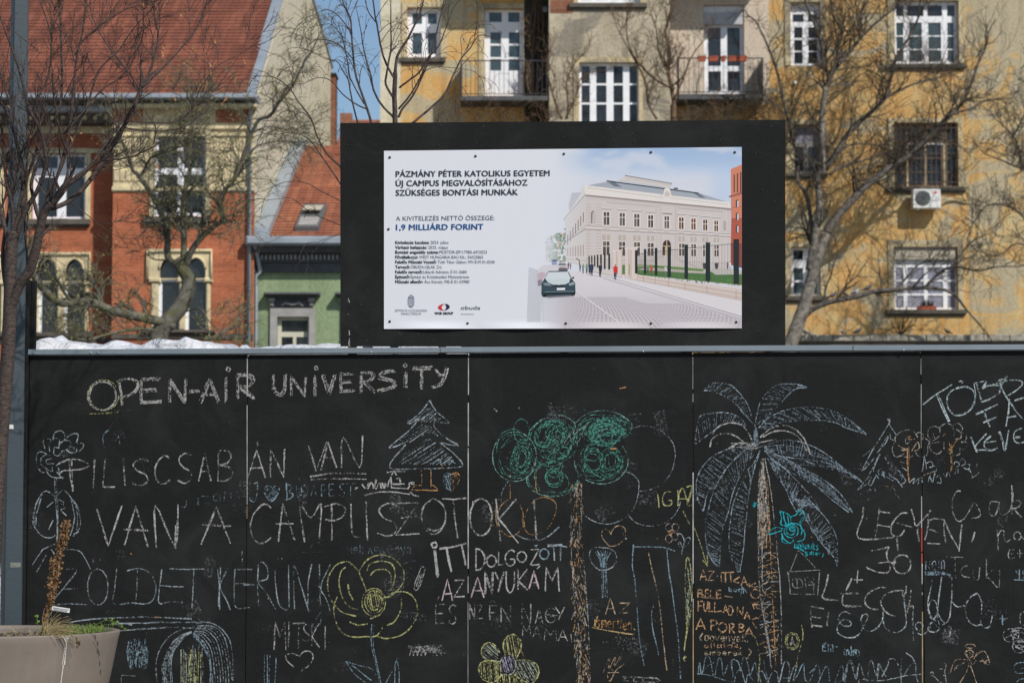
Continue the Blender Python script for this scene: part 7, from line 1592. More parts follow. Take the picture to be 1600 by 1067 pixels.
L_(zg, [[(250, 1000), (290, 900), (285, 980), (325, 900), (320, 960), (368, 875), (340, 960)], [(275, 1005), (290, 1055), (330, 985), (382, 945)], [(278, 1000), (350, 998)], [(310, 985), (300, 975)]], w=2.0, col=(.45, .34, .22), a=.45)
for k in range(3): ck(zg(ell(410 + k * 60, 1048, 32, 20)), 2.2, GY, .42)
ck(zg([(360, 1025), (580, 1035), (575, 1060), (380, 1050)]), 2.6, GY, .42)
# --- palm
group('chalk_drawing', 'large pale blue chalk palm tree with ochre trunk')
PW = (.22, .28, .325)
def plf(A, B, n, sl=.06, a=.44): leaf(zh(A), zh(B), int(n * .85), PW, a, 1.5, sl)
plf([(515, 400), (480, 260), (400, 150), (330, 100), (215, 92), (145, 140)], [(450, 330), (400, 260), (330, 205), (260, 170), (200, 150), (145, 145)], 34)
plf([(530, 420), (550, 300), (590, 200), (690, 110), (820, 95), (925, 120)], [(590, 390), (660, 310), (730, 240), (780, 180), (850, 130), (925, 125)], 34)
plf([(560, 430), (640, 350), (760, 295), (930, 272), (1120, 300), (1250, 370), (1375, 475)], [(600, 440), (720, 390), (850, 375), (1000, 370), (1130, 385), (1230, 430), (1375, 478)], 60)
plf([(470, 410), (400, 340), (300, 312), (200, 320), (110, 350), (75, 550)], [(480, 430), (400, 390), (300, 400), (230, 440), (160, 490), (75, 555)], 36)
plf([(540, 560), (400, 570), (250, 620), (160, 690), (95, 800), (90, 930), (130, 1060)], [(560, 580), (470, 590), (380, 660), (300, 760), (220, 850), (170, 930), (140, 1060)], 56, .04)
plf([(600, 560), (780, 520), (950, 560), (1090, 640), (1200, 730), (1340, 830)], [(600, 570), (720, 640), (850, 660), (1000, 710), (1180, 760), (1340, 835)], 40, .1)
plf([(600, 590), (740, 660), (900, 740), (1050, 820), (1180, 930), (1270, 1067)], [(600, 600), (700, 700), (850, 790), (980, 860), (1100, 960), (1240, 1067)], 44, .1)
for i in range(9): ck(zh([(600, 570 + i * 2), (760, 560 + i * 16), (950, 600 + i * 14), (1130, 680 + i * 6), (1320, 815)]), 1.4, PW, .43); ck(zh([(600, 592 + i), (760, 660 + i * 5), (930, 750 + i * 9), (1090, 860 + i * 9), (1245, 1050)]), 1.4, PW, .44)
L_(zh, [[(205, 485), (240, 430), (300, 400), (370, 390), (430, 410), (490, 480), (525, 590)], [(190, 575), (210, 510), (270, 475), (340, 475), (400, 500), (440, 530)], [(570, 500), (640, 440), (720, 410), (800, 420), (870, 470), (920, 540), (950, 632)], [(590, 500), (660, 460), (740, 448), (820, 470), (880, 520), (930, 620)], [(330, 585), (420, 540), (520, 555), (560, 560)], [(560, 540), (640, 525), (700, 515)]], w=2.8, col=WH, a=.50)
for k in range(26): ck(zh([(cr.uniform(330, 540), cr.uniform(540, 600)), (cr.uniform(440, 600), cr.uniform(545, 590))]), 1.8, WH, .43); ck(zh([(535 + cr.uniform(-15, 15), 420 + cr.uniform(0, 60)), (540 + cr.uniform(-20, 20), 520 + cr.uniform(0, 60))]), 1.8, PW, .48)
# lower fronds (left pair and right)
leaf(zh([(520, 600), (440, 620), (330, 720), (240, 860), (190, 1000)]) + zi_([(190, 360), (205, 560), (240, 660), (305, 740)]), zh([(540, 610), (470, 700), (400, 830), (360, 930), (330, 1060)]) + zi_([(350, 400), (330, 560), (325, 650), (318, 740)]), 62, PW, .44, 1.5, .05)
leaf(zh([(570, 600), (520, 700), (480, 740), (420, 860), (370, 990)]) + zi_([(430, 250), (410, 450), (420, 620), (490, 790)]), zh([(575, 610), (540, 690), (510, 800), (490, 900), (475, 1000)]) + zi_([(575, 230), (555, 420), (540, 600), (510, 790)]), 62, PW, .44, 1.5, .05)
leaf(zh([(625, 660), (690, 680), (790, 770), (870, 850), (960, 950), (1020, 1050)]) + zi_([(1130, 100), (1280, 260), (1390, 430), (1415, 560), (1412, 740)]), zh([(640, 680), (700, 800), (760, 880), (800, 980), (850, 1067)]) + zi_([(960, 80), (1100, 270), (1200, 430), (1290, 550), (1385, 660)]), 74, PW, .45, 1.5, .04)
for k in range(60): t = cr.random(); p = interp(zh([(650, 700), (800, 930)]) + zi_([(960, 60), (1100, 280), (1220, 450), (1330, 590)]), t); ck([(p[0] + cr.uniform(0, 7), p[1] + cr.uniform(-5, 3)), (p[0] + cr.uniform(3, 12), p[1] + cr.uniform(4, 14))], 1.6, PW, .47, .3, 1, False)
for k in range(420):   # trunk
    t = cr.random(); y = 716 + 306 * t; hw = 2 + 6 * min(1, t * 4) + 5.5 * t ; xc = 1192 + 10 * t * t * 1.6; x = xc + cr.uniform(-hw, hw); c_ = cr.choice([(.50, .38, .24), (.44, .38, .32), WH, OR]) if y > 800 else cr.choice([(.50, .42, .30), WH, (.46, .40, .36)])
    if y < 840: ck([(x, y), (x + cr.uniform(-1, 1), y + cr.uniform(8, 22))], 1.4, c_, cr.uniform(.42, .50), .3, 1, False)
    elif cr.random() < .62: ck([(x, y), (x + cr.uniform(-9, 9), y + cr.uniform(-5, 9))], 1.4, c_, cr.uniform(.42, .49), .3, 1, False)
for st, c_ in (([(1190, 716), (1185, 760), (1185, 850), (1187, 920), (1196, 980), (1206, 1045)], WH), ([(1195, 716), (1205, 770), (1213, 850), (1220, 930), (1221, 1040)], WH), ([(1192, 730), (1191, 840), (1192, 930), (1202, 1010), (1204, 1040)], BW), ([(1199, 740), (1203, 840), (1208, 950), (1212, 1040)], OR)): ck(st, 2.0, c_, .46)
for k in range(12): y = 850 + k * 15; ck([(1187, y + 6), (1200, y + cr.uniform(-2, 4)), (1216, y - 2)], 1.7, cr.choice([OR, WH]), .45)
# --- teal flower and signature
group('chalk_drawing', 'turquoise chalk rose with leaves and small handwriting')
L_(zi_, [[(880, 230), (895, 290), (890, 350), (960, 360), (985, 330), (970, 270), (925, 240), (880, 230)], [(910, 240), (920, 310), (940, 345)], [(950, 270), (965, 345)], [(985, 330), (980, 280), (1030, 260), (1070, 215), (1105, 240), (1100, 300), (1060, 350), (1035, 345)], [(1070, 215), (1085, 240), (1060, 265)], [(1060, 340), (1090, 280), (1080, 230)], ell(995, 390, 25, 22), ell(988, 385, 12, 10), ell(985, 410, 65, 62), ell(980, 405, 40, 42, 0, 250), [(905, 370), (920, 350), (1000, 340), (1060, 350), (1085, 400), (1075, 450)], [(900, 460), (900, 500), (940, 525), (1000, 510), (1005, 490)], [(1070, 380), (1110, 430), (1100, 490), (1040, 510)], [(910, 390), (850, 375), (800, 400), (778, 440), (850, 420), (900, 405)], [(895, 430), (910, 480), (960, 520)], [(1010, 560), (1060, 570), (1110, 600)], [(640, 145), (650, 165), (625, 170), (660, 175), (635, 185), (665, 150)], [(1100, 395), (1110, 440)]], w=2.2, col=TL, a=.55)
P_ = zi_([(1010, 525), (1240, 570)]); word('Mohawks', P_[0][0], P_[0][1], P_[1][0], P_[1][1], 1.8, TL, .54, rise=-3); P_ = zi_([(1110, 590), (1290, 625)]); word('gallery', P_[0][0], P_[0][1] + 2, P_[1][0], P_[1][1], 1.8, TL, .54, rise=-3)
# --- small house
group('chalk_drawing', 'faint small chalk house with pointed roof')
L_(zi_, [[(975, 780), (1050, 590)], [(1055, 590), (1215, 755)], [(950, 785), (1100, 780), (1250, 770)], [(950, 785), (975, 945)], [(1250, 770), (1235, 945)]], w=1.8, col=GY, a=.46)
L_(zj, [[(940, 270), (1060, 272), (1190, 278)], [(925, 75), (940, 270)], [(1200, 65), (1185, 285)], [(960, 140), (1030, 140), (1050, 205), (970, 210), (960, 140)], [(1000, 140), (1005, 210)], [(1070, 125), (1150, 122), (1150, 270)], [(1070, 125), (1085, 265)], [(1100, 165), (1135, 165), (1135, 190), (1100, 190)]], w=1.8, col=GY, a=.45)
# --- orange text
group('chalk_lettering', 'orange chalk words AZ ITT LAKÓK BELEFULLADNAK A PORBA')
Ko = dict(w=2.4, col=(.52, .33, .19), a=.49)
for (c, a, b, c_, d) in (('A', 132, 55, 192, 150), ('Z', 205, 65, 262, 150), ('I', 320, 85, 332, 165), ('A', 500, 115, 560, 195), ('K', 570, 175, 635, 215), ('B', 110, 230, 165, 300), ('E', 180, 235, 215, 300), ('L', 225, 235, 262, 300), ('E', 280, 240, 328, 308), ('F', 112, 335, 160, 425), ('U', 165, 340, 205, 425), ('L', 215, 345, 250, 430), ('L', 262, 345, 330, 430), ('A', 345, 370, 385, 440), ('D', 390, 375, 430, 460), ('N', 465, 385, 520, 465), ('A', 530, 425, 580, 495), ('A', 102, 490, 185, 590), ('P', 225, 505, 285, 595), ('O', 295, 525, 370, 610), ('R', 390, 535, 445, 620), ('B', 480, 540, 530, 610), ('A', 540, 570, 610, 650)): P_ = zj([(a, b), (c_, d)]); lt_(c, *P_[0], *P_[1], passes=2, spread=.5, **Ko)
L_(zj, [[(325, 80), (440, 75)], [(360, 85), (362, 170)], [(405, 85), (412, 165)], [(490, 118), (435, 155), (480, 172), (500, 165)], [(140, 300), (325, 315)], [(355, 290), (425, 300)], ell(630, 270, 42, 40), [(585, 350), (700, 338)], [(605, 360), (620, 405)], [(610, 365), (650, 360), (630, 385), (680, 410)], [(600, 500), (640, 480), (660, 495)], [(600, 520), (640, 575)]], **Ko)
P_ = zj([(170, 640), (570, 680)]); word('növények,'.replace('ö', 'o').replace('é', 'e'), P_[0][0], P_[0][1], P_[1][0], P_[1][1] + 1, 2.0, (.50, .40, .28), .48, rise=-2)
P_ = zj([(165, 715), (510, 750)]); word('allatok,', P_[0][0], P_[0][1] + 1, P_[1][0], P_[1][1], 2.0, (.52, .33, .19), .48); P_ = zj([(170, 785), (520, 815)]); word('emberek', P_[0][0], P_[0][1], P_[1][0], P_[1][1], 2.0, (.50, .40, .28), .46)
L_(zj, [[(160, 620), (135, 660), (150, 700)], [(570, 760), (592, 785), (565, 830), (560, 860)]], w=2.2, col=(.5, .4, .28), a=.49)
for st in ([(215, 640), (218, 646)], [(235, 636), (238, 642)], [(318, 628), (326, 618)], [(150 + 40, 690), (200, 682)]): ck(zj(st), 1.8, (.5, .4, .28), .5)
P_ = zj([(385, 225), (555, 250)]); word('koop', P_[0][0], P_[0][1], P_[1][0], P_[1][1], 2.0, BL, .5); ck(zj([(510, 205), (500, 290)]), 2, BL, .5); ck(zj([(515, 215), (555, 265)]), 2.4, BL, .5)
# --- egg tree and grass band
group('chalk_drawing', 'yellow egg shaped chalk flower on a curved stem')
L_(zj, [ell(958, 690, 62, 75), ell(958, 690, 48, 62)], w=1.9, col=YE_, a=.47); 
for k in range(9): ck(zj([(925 + k * 8, 730), (958, 640 + abs(k - 4) * 8)]), 1.4, cr.choice([YE_, WH]), .44)
L_(zj, [[(1040, 545), (1055, 620), (1045, 700), (1020, 780), (1000, 870), (1000, 925)], [(620, 640), (650, 730), (668, 850), (660, 960), (655, 1060)]], w=2.0, col=YE_, a=.48)
group('chalk_drawing', 'pale blue zigzag chalk grass along the bottom')
pts = zj([(120, 990), (130, 880), (150, 990), (190, 825), (230, 860), (260, 1010), (300, 850), (330, 870), (345, 1000), (400, 870), (430, 1010), (420, 860), (480, 880), (495, 960), (520, 840), (555, 860), (580, 990), (600, 950), (625, 880), (650, 990), (680, 1060), (660, 980), (690, 960), (740, 1060)])
ck(pts, 2.0, BL, .49); ck(zj([(110, 980), (200, 990), (330, 1030), (440, 1060)]), 2, BL, .5); ck(zj([(150, 985), (200, 910), (260, 880)]), 2, BL, .46)
ck(zj([(440, 1067), (460, 980), (500, 940), (520, 1000), (545, 1067), (560, 990), (600, 1030), (625, 1067)]), 2.0, BL, .5)
ck(zj([(740, 1060), (780, 970), (820, 965), (840, 1060), (880, 900), (910, 870), (935, 940), (925, 1060), (970, 930), (995, 925), (960, 1060)]), 2.2, BW, .49); ck(zj([(700, 860), (720, 960), (750, 1060)]), 2, BL, .5); ck(zj([(850, 1040), (880, 1015), (930, 1020)]), 2, BW, .47)
ck(zj([(960, 1060), (1010, 980), (1060, 890), (1070, 1020), (1110, 1050), (1180, 895), (1205, 1010), (1190, 1060), (1250, 925), (1280, 935), (1290, 1050)]), 2.0, BL, .49); ck(zj([(1340, 1050), (1390, 915), (1415, 950), (1410, 1050), (1460, 870), (1500, 900), (1530, 1030)]), 2.0, BL, .48); ck(zj([(1330, 1060), (1410, 1040)]), 2, BL, .49); ck(zj([(1110, 975), (1160, 930)]), 2, BL, .47)
L_(zl, [[(0, 1060), (15, 960), (45, 870), (75, 950), (100, 1030), (130, 890), (160, 980), (190, 1060)], [(200, 1050), (220, 880), (250, 885), (280, 1000), (300, 890), (340, 960), (370, 1010)], [(290, 1030), (310, 890)], [(330, 1010), (385, 900), (390, 860), (430, 845), (470, 890), (495, 980), (505, 1060)], [(505, 845), (500, 1040)], [(120, 1060), (150, 1030), (300, 1045), (450, 1020), (560, 995), (680, 985)], [(530, 990), (590, 900), (630, 895), (635, 1000), (655, 1055)], [(545, 795), (600, 830), (632, 900)]], w=2.1, col=BW, a=.48)
# --- LEGYEN 30 ...
group('chalk_lettering', 'white chalk words LEGYEN and 30')
Kl = dict(w=2.8, col=WH, a=.50)
L_(zk, [[(165, 180), (160, 270), (122, 460), (435, 452)], [(308, 185), (292, 330), (275, 450)], [(308, 222), (402, 235)], [(292, 340), (405, 360)], [(563, 236), (500, 240), (430, 320), (410, 400), (440, 440), (500, 435), (532, 385)], [(465, 322), (540, 345), (610, 362)], [(592, 200), (615, 270), (635, 350), (690, 300), (765, 212)], [(655, 350), (648, 400), (662, 490)], [(742, 240), (748, 330), (715, 475)], [(745, 380), (832, 405)], [(735, 505), (853, 512)], [(755, 300), (800, 282), (890, 295)], [(885, 320), (885, 420), (902, 500)], [(885, 300), (940, 420), (1012, 550)], [(1045, 330), (1035, 430), (1020, 580)], [(1160, 405), (1135, 495)], [(230, 575), (330, 555), (395, 540), (375, 580), (378, 640), (405, 700), (390, 760), (330, 768), (240, 745), (190, 715)], [(290, 680), (380, 672), (460, 680)], [(465, 460), (470, 530), (475, 570)], ell(512, 692, 78, 84), [(425, 670), (445, 690), (430, 700)], [(420, 690), (450, 660)]], **Kl)
group('chalk_lettering', 'white chalk words LÉGY and cursive scrawl at the lower right')
L_(zk, [[(118, 745), (108, 860)], [(80, 828), (162, 832)], [(62, 815), (25, 905)]], **Kl)
L_(zj, [[(1280, 95), (1255, 210), (1230, 305), (1365, 328)], [(1490, 130), (1435, 245)], [(1390, 268), (1540, 265)], [(1410, 280), (1405, 330), (1425, 380), (1540, 382)], [(1130, 380), (1120, 480), (1132, 570)], [(1132, 382), (1240, 405)], [(1125, 470), (1215, 485)], [(1132, 550), (1225, 560)], [(1285, 420), (1270, 490), (1268, 560)]], **Kl)
L_(zj, [[(1480, 450), (1430, 430), (1385, 450), (1372, 510), (1410, 550), (1470, 555), (1485, 530), (1440, 500), (1395, 510), (1360, 560), (1370, 620), (1440, 658), (1541, 655)]], w=2.4, col=BW, a=.49)
L_(zl, [[(0, 265), (130, 268)], [(0, 372), (145, 382)], [(368, 213), (290, 220), (205, 270), (178, 330), (200, 380), (250, 405), (300, 408)], [(520, 240), (430, 245), (350, 285), (322, 340), (340, 400), (390, 450), (450, 470)], [(548, 200), (545, 250), (520, 290), (515, 240)], [(592, 220), (580, 330), (555, 440)]], **Kl)
L_(zl, [[(0, 658), (90, 655), (140, 610), (165, 560), (205, 480), (195, 450), (160, 460), (145, 500), (165, 570), (220, 605), (290, 570), (335, 500), (340, 420)], [(335, 480), (360, 570), (430, 612), (500, 600), (545, 545), (540, 440), (525, 290)], [(540, 370), (580, 380), (612, 370)], [(612, 370), (605, 500), (612, 685)], ell(663, 558, 32, 36), [(785, 135), (760, 250), (740, 350), (760, 450), (785, 490), (810, 510)], [(865, 120), (845, 240), (835, 330), (825, 490)], [(955, 120), (955, 250), (950, 330), (935, 470), (900, 530), (850, 545), (830, 500)], [(835, 450), (860, 500), (890, 530)], ell(785, 410, 40, 85), [(825, 420), (800, 480), (745, 570), (750, 600), (800, 612), (845, 580), (820, 560), (790, 520), (760, 540)], [(650, 620), (690, 632), (740, 600), (760, 560)], [(950, 330), (980, 370), (1020, 385), (1080, 370)], [(1180, 262), (1120, 300), (1080, 370), (1078, 450), (1110, 520), (1170, 552), (1215, 540)], [(1180, 262), (1215, 330), (1220, 430), (1210, 520), (1240, 570), (1290, 560), (1315, 460)], [(910, 565), (945, 565), (940, 620), (925, 648), (895, 590), (910, 565)]], w=2.4, col=(.42, .48, .50), a=.48)
L_(zl, [[(1380, 490), (1455, 490)], [(1405, 455), (1405, 545)], [(1385, 485), (1430, 505)]], w=2.2, col=BL, a=.50)
group('chalk_lettering', 'cursive white chalk word Csak')
L_(zk, [[(1035, 40), (1000, 45), (968, 100), (958, 180), (975, 260), (1015, 308), (1060, 290), (1110, 220), (1155, 140), (1190, 190), (1210, 240), (1190, 275), (1130, 280)], [(1375, 140), (1310, 135), (1288, 190), (1300, 250), (1335, 262), (1360, 220), (1378, 140), (1378, 215), (1410, 250), (1470, 215), (1500, 100), (1490, -10)], [(1490, 0), (1492, 120), (1492, 240)], [(1490, 140), (1540, 120), (1570, 145), (1545, 185), (1495, 195)], [(1510, 200), (1545, 240), (1578, 272)], [(1358, 385), (1368, 470), (1370, 570)], [(1365, 440), (1390, 395), (1420, 395), (1420, 450), (1440, 490), (1480, 470)], ell(1540, 440, 32, 36), [(1570, 440), (1600, 470)], [(1470, 560), (1460, 600), (1470, 640), (1520, 635)], [(1465, 600), (1510, 595)], [(1470, 565), (1515, 560)], [(1560, 560), (1562, 640)], [(1540, 595), (1600, 590)]], w=2.3, col=WH, a=.46)
group('chalk_lettering', 'faint chalk words Nem Tcuki')
P_ = zk([(712, 680), (900, 738)]); word('Nem', P_[0][0], P_[0][1] - 4, P_[1][0], P_[1][1], 2.0, (.34, .38, .48), .45)
for k in range(9): ck(zk([(710, 765 + k * 3), (790, 755 + k * 4), (870, 760 + k * 4), (945, 785 + k * 3)]), 2.0, BL, .42)
L_(zk, [[(905, 625), (1055, 630)], [(982, 630), (985, 720), (992, 815)], [(1095, 705), (1050, 720), (1035, 770), (1060, 800), (1115, 810)], [(1150, 730), (1145, 790), (1170, 830), (1195, 820), (1205, 720)], [(1265, 640), (1262, 820)], [(1325, 740), (1265, 790), (1320, 850), (1360, 900)], [(1380, 740), (1380, 900)]], w=2.2, col=GY, a=.45)
L_(zk, [[(1510, 830), (1600, 832)], [(1525, 750), (1540, 775)], [(1558, 740), (1558, 828)], [(1590, 745), (1592, 828)]], w=2.0, col=BL, a=.50)
# --- TOBB FA KEVE
group('chalk_lettering', 'pale blue white chalk words TÖBB FA KEVE at the top right')
Kt = dict(w=2.3, col=(.42, .50, .52), a=.50, passes=2, spread=1.0)
L_(zm, [[(435, 352), (520, 285), (630, 218)], [(525, 285), (560, 370), (605, 465)], [(540, 290), (575, 370), (612, 460)], [(680, 235), (625, 260), (598, 310), (605, 370), (640, 415), (690, 420), (750, 385), (785, 320), (770, 255), (720, 232), (670, 240)], [(780, 215), (790, 280), (780, 355)], [(795, 215), (825, 330)], [(775, 210), (855, 198), (830, 245), (870, 225), (940, 225), (945, 265), (890, 310), (825, 335)], [(940, 190), (1000, 165), (960, 220)], [(900, 212), (1010, 185), (1090, 190), (1095, 220), (1040, 265), (985, 295)], [(950, 200), (975, 260), (1010, 320)], [(790, 415), (830, 400), (935, 350)], [(845, 400), (860, 445), (880, 495)], [(835, 470), (925, 430)], [(1010, 310), (1005, 400), (990, 495)], [(1015, 330), (1060, 400), (1100, 445)], [(995, 435), (1060, 425)], [(1050, 325), (1110, 305)], [(755, 570), (775, 620), (795, 675)], [(860, 545), (785, 640), (850, 655), (900, 660)], [(895, 555), (850, 600), (855, 640), (900, 655), (935, 635)], [(860, 605), (920, 595)], [(945, 530), (970, 600), (985, 655), (1010, 520)], [(1095, 505), (1045, 530), (1040, 580), (1070, 605), (1110, 595)], [(1040, 575), (1085, 565)], [(678, 200), (690, 195)], [(697, 205), (706, 195)]], **Kt)
# --- small forest
group('chalk_drawing', 'pale blue chalk fir beside two small leafy chalk trees')
L_(zm, [[(208, 445), (208, 480), (100, 640), (0, 718)], [(208, 480), (258, 550)], [(200, 445), (215, 470)], [(20, 780), (110, 705), (30, 790), (120, 620)], [(0, 920), (90, 810), (60, 850), (150, 680), (105, 780), (125, 800), (165, 770)], [(130, 670), (190, 600), (200, 560), (150, 640)], [(215, 540), (220, 580), (240, 590)], [(0, 840), (30, 870)], [(10, 915), (60, 880)], [(95, 830), (70, 880), (90, 885), (120, 830)], [(160, 820), (190, 830), (240, 860)], [(180, 700), (210, 750), (235, 765)], [(250, 770), (290, 810), (320, 860), (290, 880)], [(285, 730), (310, 740), (290, 760), (330, 790)], [(210, 820), (260, 850), (300, 900)], [(80, 910), (90, 925)], [(115, 905), (118, 925)], [(240, 935), (280, 975)], [(240, 905), (250, 925)]], w=2.0, col=BW, a=.48)
for k in range(18): x = cr.uniform(110, 310); y = 800 + (x - 110) * .15 + cr.uniform(-20, 20); ck(zm([(x, y), (x + cr.uniform(5, 20), y + cr.uniform(10, 35))]), 1.6, BL, .48)
L_(zm, [[(255, 600), (250, 570), (290, 530), (340, 520), (380, 535), (400, 570)], [(245, 600), (230, 650), (250, 695), (290, 690), (320, 665)], [(320, 580), (335, 560), (345, 600), (320, 610), (320, 580)], [(385, 550), (410, 535), (440, 555), (425, 590)], [(400, 650), (390, 680), (430, 700), (465, 680), (470, 620), (480, 600), (450, 575)], [(280, 690), (340, 705), (370, 690)], [(545, 560), (500, 590), (470, 560), (475, 510), (520, 495), (555, 520)], [(550, 540), (550, 500), (590, 475), (630, 490), (640, 520)], [(630, 490), (670, 475), (700, 510), (685, 540)], [(690, 540), (725, 550), (720, 590), (690, 600), (735, 605), (715, 650), (680, 640)], [(680, 650), (680, 680), (630, 690), (600, 660)], [(545, 600), (490, 610), (485, 650), (530, 680), (560, 660)], [(640, 560), (650, 520), (680, 530), (690, 570), (650, 580)], [(495, 560), (520, 590), (500, 540)]], w=1.8, col=(.36, .36, .34), a=.46)
for st in ([(340, 630), (345, 700), (335, 800), (345, 870)], [(332, 640), (330, 740), (345, 850)], [(270, 620), (300, 640), (340, 650), (290, 655)], [(360, 660), (400, 600), (410, 640), (380, 660)], [(335, 580), (350, 560), (345, 580), (380, 580)], [(570, 560), (580, 545), (590, 560)], [(575, 600), (575, 650)], [(610, 600), (625, 700), (622, 800)], [(625, 610), (630, 700), (628, 790)], [(630, 640), (650, 600), (690, 570)], [(600, 640), (620, 660)], [(435, 825), (490, 800), (480, 830)], [(170, 890), (215, 900), (190, 910)]): ck(zm(st), 2.0, OR if cr.random() < .6 else (.48, .40, .28), .50)
L_(zm, [[(430, 800), (445, 690), (460, 780)], [(460, 740), (490, 730), (500, 760), (470, 775)], [(475, 770), (520, 760), (525, 790), (490, 800)], [(640, 760), (650, 730), (680, 745), (660, 770)], [(670, 740), (700, 710), (720, 740), (690, 760)], [(700, 750), (745, 750), (740, 780), (700, 770)], [(650, 810), (655, 780)], [(670, 805), (670, 780)], [(790, 770), (800, 745)], [(750, 790), (770, 840)], [(760, 840), (810, 805)], [(780, 830), (810, 800)], [(345, 870), (380, 840), (370, 880), (410, 840), (400, 880), (425, 850)], [(430, 830), (430, 870)], [(470, 865), (480, 830), (500, 870), (515, 800), (520, 850), (540, 820), (560, 870), (530, 870)], [(570, 810), (590, 830), (600, 800), (620, 830)], [(720, 770), (760, 800), (740, 770)]], w=1.8, col=(.34, .40, .42), a=.46)
# --- angel, letters and clouds at the lower right
group('chalk_drawing', 'small orange chalk angel with halo and wings')
L_(zl, [ell(1118, 735, 44, 18), ell(1110, 803, 38, 34), ell(1112, 803, 28, 34), [(1090, 850), (1105, 900), (1085, 960), (1025, 1067)], [(1115, 850), (1120, 900), (1145, 980), (1175, 1067)], [(1100, 840), (1120, 870), (1140, 900), (1170, 860)], [(1150, 850), (1190, 800), (1240, 780), (1270, 820), (1290, 890), (1265, 895), (1240, 870), (1200, 870)], [(1150, 850), (1165, 820), (1185, 790)], [(1225, 850), (1250, 890), (1270, 860), (1240, 880)], [(1080, 860), (1020, 850), (980, 870), (955, 920), (940, 975)], [(1065, 880), (1040, 900), (1000, 910), (975, 950)], [(1110, 790), (1125, 800), (1112, 815)]], w=1.9, col=(.46, .34, .24), a=.47)
L_(zl, [[(880, 890), (935, 895)], [(905, 900), (890, 960), (905, 1067)], [(845, 940), (875, 935)], [(760, 975), (780, 965), (790, 985), (765, 1000), (755, 980)], [(790, 1000), (830, 1040), (870, 1067)], [(920, 980), (960, 975)], [(985, 900), (1000, 940)]], w=2, col=(.38, .36, .36), a=.44)
group('chalk_drawing', 'grey chalk cloud scribbles at the right edge')
for (cx, cy, rx, ry) in ((1480, 640, 70, 60), (1550, 620, 70, 48), (1555, 740, 60, 55), (1590, 490, 30, 60), (1560, 680, 60, 70)): ck(zl(ell(cx, cy, rx, ry)), 1.9, (.42, .42, .44), .48)
for k in range(16): cx, cy = cr.choice([(1450, 640), (1520, 620), (1550, 740), (1570, 680)]); ck(zl([(cx - 30, cy + cr.uniform(-30, 30)), (cx + cr.uniform(-10, 10), cy + cr.uniform(-30, 30)), (cx + 35, cy + cr.uniform(-30, 30))]), 1.5, (.40, .40, .42), .45)
L_(zl, [[(1600, 880), (1530, 890), (1505, 935), (1540, 975), (1600, 975)], [(1550, 935), (1600, 925)], [(1530, 1055), (1560, 1030), (1600, 1025)]], w=2, col=BL, a=.46)
group('chalk_lettering', 'small pale blue chalk words above the grass')
P_ = zj([(1220, 710), (1330, 800)]); word('Em', P_[0][0], P_[0][1], P_[1][0], P_[1][1] - 4, 2.0, BL, .46, rise=-4); L_(zj, [[(1230, 745), (1260, 700), (1275, 720)], [(1345, 738), (1362, 740)]], w=2, col=BL, a=.45); P_ = zj([(1410, 765), (1541, 815)]); word('mir', P_[0][0], P_[0][1], P_[1][0], P_[1][1], 2.2, (.26, .40, .44), .46)
P_ = zl([(0, 765), (135, 820)]); word('rko', P_[0][0], P_[0][1], P_[1][0], P_[1][1], 2.2, (.26, .40, .44), .46)
# --- lines, smear and dome at the lower left
group('chalk_drawing', 'three long white chalk lines above the planter')
L_(zc_, [[(250, 715), (370, 695), (520, 687), (700, 682), (965, 693)], [(500, 720), (700, 716), (880, 712), (1030, 714)], [(540, 762), (700, 750), (860, 742), (960, 746)], [(580, 720), (620, 728)]], w=2.8, col=BW, a=.50); ck(zc_([(750, 683), (790, 686)]), 3, OR, .5)
group('chalk_drawing', 'scrubbed pale blue chalk patch beside the planter')
for k in range(34): x = 600 + cr.uniform(0, 105); ck(zc_([(x, 830 + cr.uniform(-25, 40)), (x + cr.uniform(-15, 15), 890), (x + cr.uniform(-12, 12), 960 + cr.uniform(-30, 30))]), 1.9, BL, .43)
L_(zc_, [[(555, 1020), (640, 1025)], [(555, 1025), (555, 1067)]], w=2, col=GY, a=.42)
group('chalk_drawing', 'pale blue chalk weeping willow dome with yellow strokes inside')
for k in range(7): ck(zc_([(800 + k * 9, 1075), (795 + k * 9, 960 - k * 8), (840 + k * 9, 850 - k * 3), (900 + k * 6, 790), (965, 765 + k * 2)]), 1.8, BW, .46)
for k in range(8): ck(zc_([(965 + k * 5, 790 - k * 8), (1010 + k * 12, 800 - k * 9), (1060 + k * 14, 870 - k * 9), (1080 + k * 16, 980), (1085 + k * 16, 1075)]), 1.8, BW, .46)
for k in range(6): ck(zc_([(975, 770 + k * 5), (1030, 830 + k * 6), (1070, 920 + k * 6), (1090 - k * 4, 1060)]), 1.7, BL, .48)
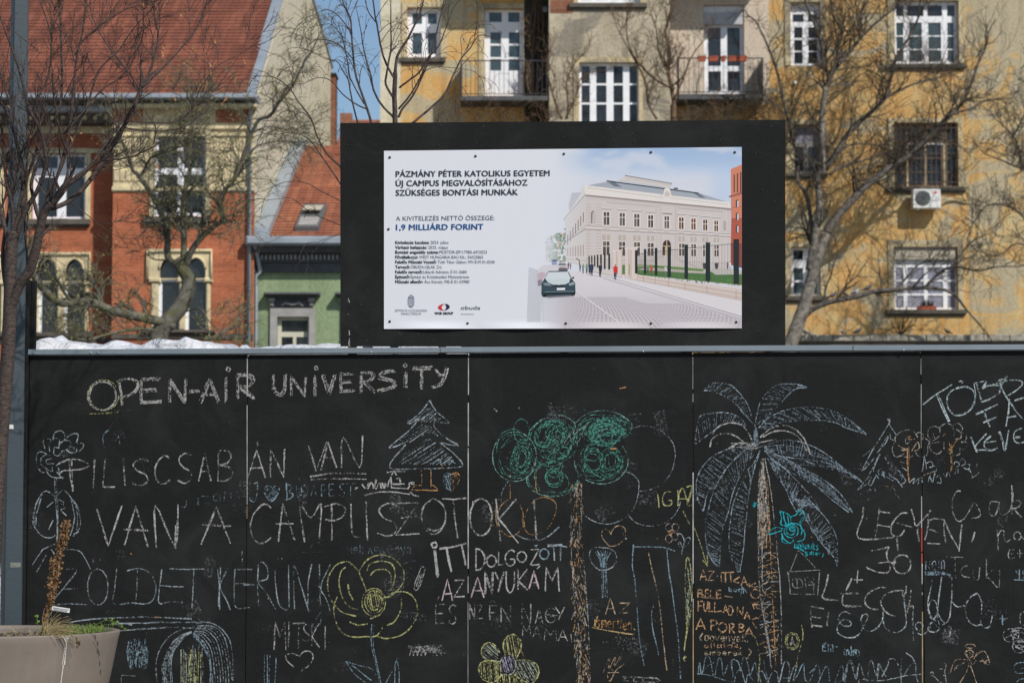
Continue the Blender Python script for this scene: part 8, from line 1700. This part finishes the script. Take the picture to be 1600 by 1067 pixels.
ck(zc_([(765, 1067), (758, 960), (780, 870), (840, 790), (920, 750), (980, 748)]), 1.9, BW, .45); ck(zc_([(970, 745), (1020, 710), (1110, 730), (1170, 790), (1200, 880), (1205, 1067)]), 2, BW, .47)
for k in range(22): x = 900 + k * 6 + cr.uniform(-2, 2); ck(zc_([(x, 850 + cr.uniform(-20, 60)), (x + cr.uniform(-4, 4), 950), (x + cr.uniform(-4, 6), 1070)]), 1.6, cr.choice([YE_, YE_, LG, BW]), .46)
# --- dust where hands and rain have rubbed the chalk
group('chalk_dust', 'faint rubbed chalk dust on the boards')
for k in range(70):
    x, y = cr.uniform(50, 1590), cr.uniform(640, 1060); L_s = cr.uniform(10, 60); g_ = cr.choice([0, .3, -.4, 1.5]) + cr.uniform(-.3, .3); ck([(x, y), (x + L_s * .5 * math.cos(g_) + 3, y + L_s * .5 * math.sin(g_)), (x + L_s * math.cos(g_), y + L_s * math.sin(g_))], cr.uniform(12, 38), (.17, .18, .185), cr.uniform(.34, .385), .4, 1, False)
# --- stray marks
group('chalk_specks', 'scattered small stray chalk marks')
for (x, y) in ((968, 607), (772, 638), (775, 641)): ck([(x, y), (x + 8 * (x > 900) + 2, y - 2 + 4 * (x < 900))], 2.6, OR if x > 900 else GY, .55)
ck([(954, 701), (963, 701)], 3, OR, .58)
for k in range(46): x, y = cr.uniform(50, 1598), cr.uniform(565, 1060); g_ = cr.uniform(0, 6.3); ck([(x, y), (x + cr.uniform(1, 4) * math.cos(g_), y + cr.uniform(1, 4) * math.sin(g_))], cr.uniform(1, 1.9), cr.choice([WH, GY, GY, OR, BL]), cr.uniform(.40, .52), 0, 1, False)
for k in range(60): x, y = cr.uniform(50, 1598), cr.uniform(565, 1060); g_ = cr.uniform(-.6, .6) + cr.choice([0, 1.57]); l__ = cr.uniform(8, 40); ck([(x, y), (x + l__ * math.cos(g_), y + l__ * math.sin(g_))], cr.uniform(.8, 1.6), (.16, .16, .16), cr.uniform(.30, .40), .3, 1, False)
group('end')
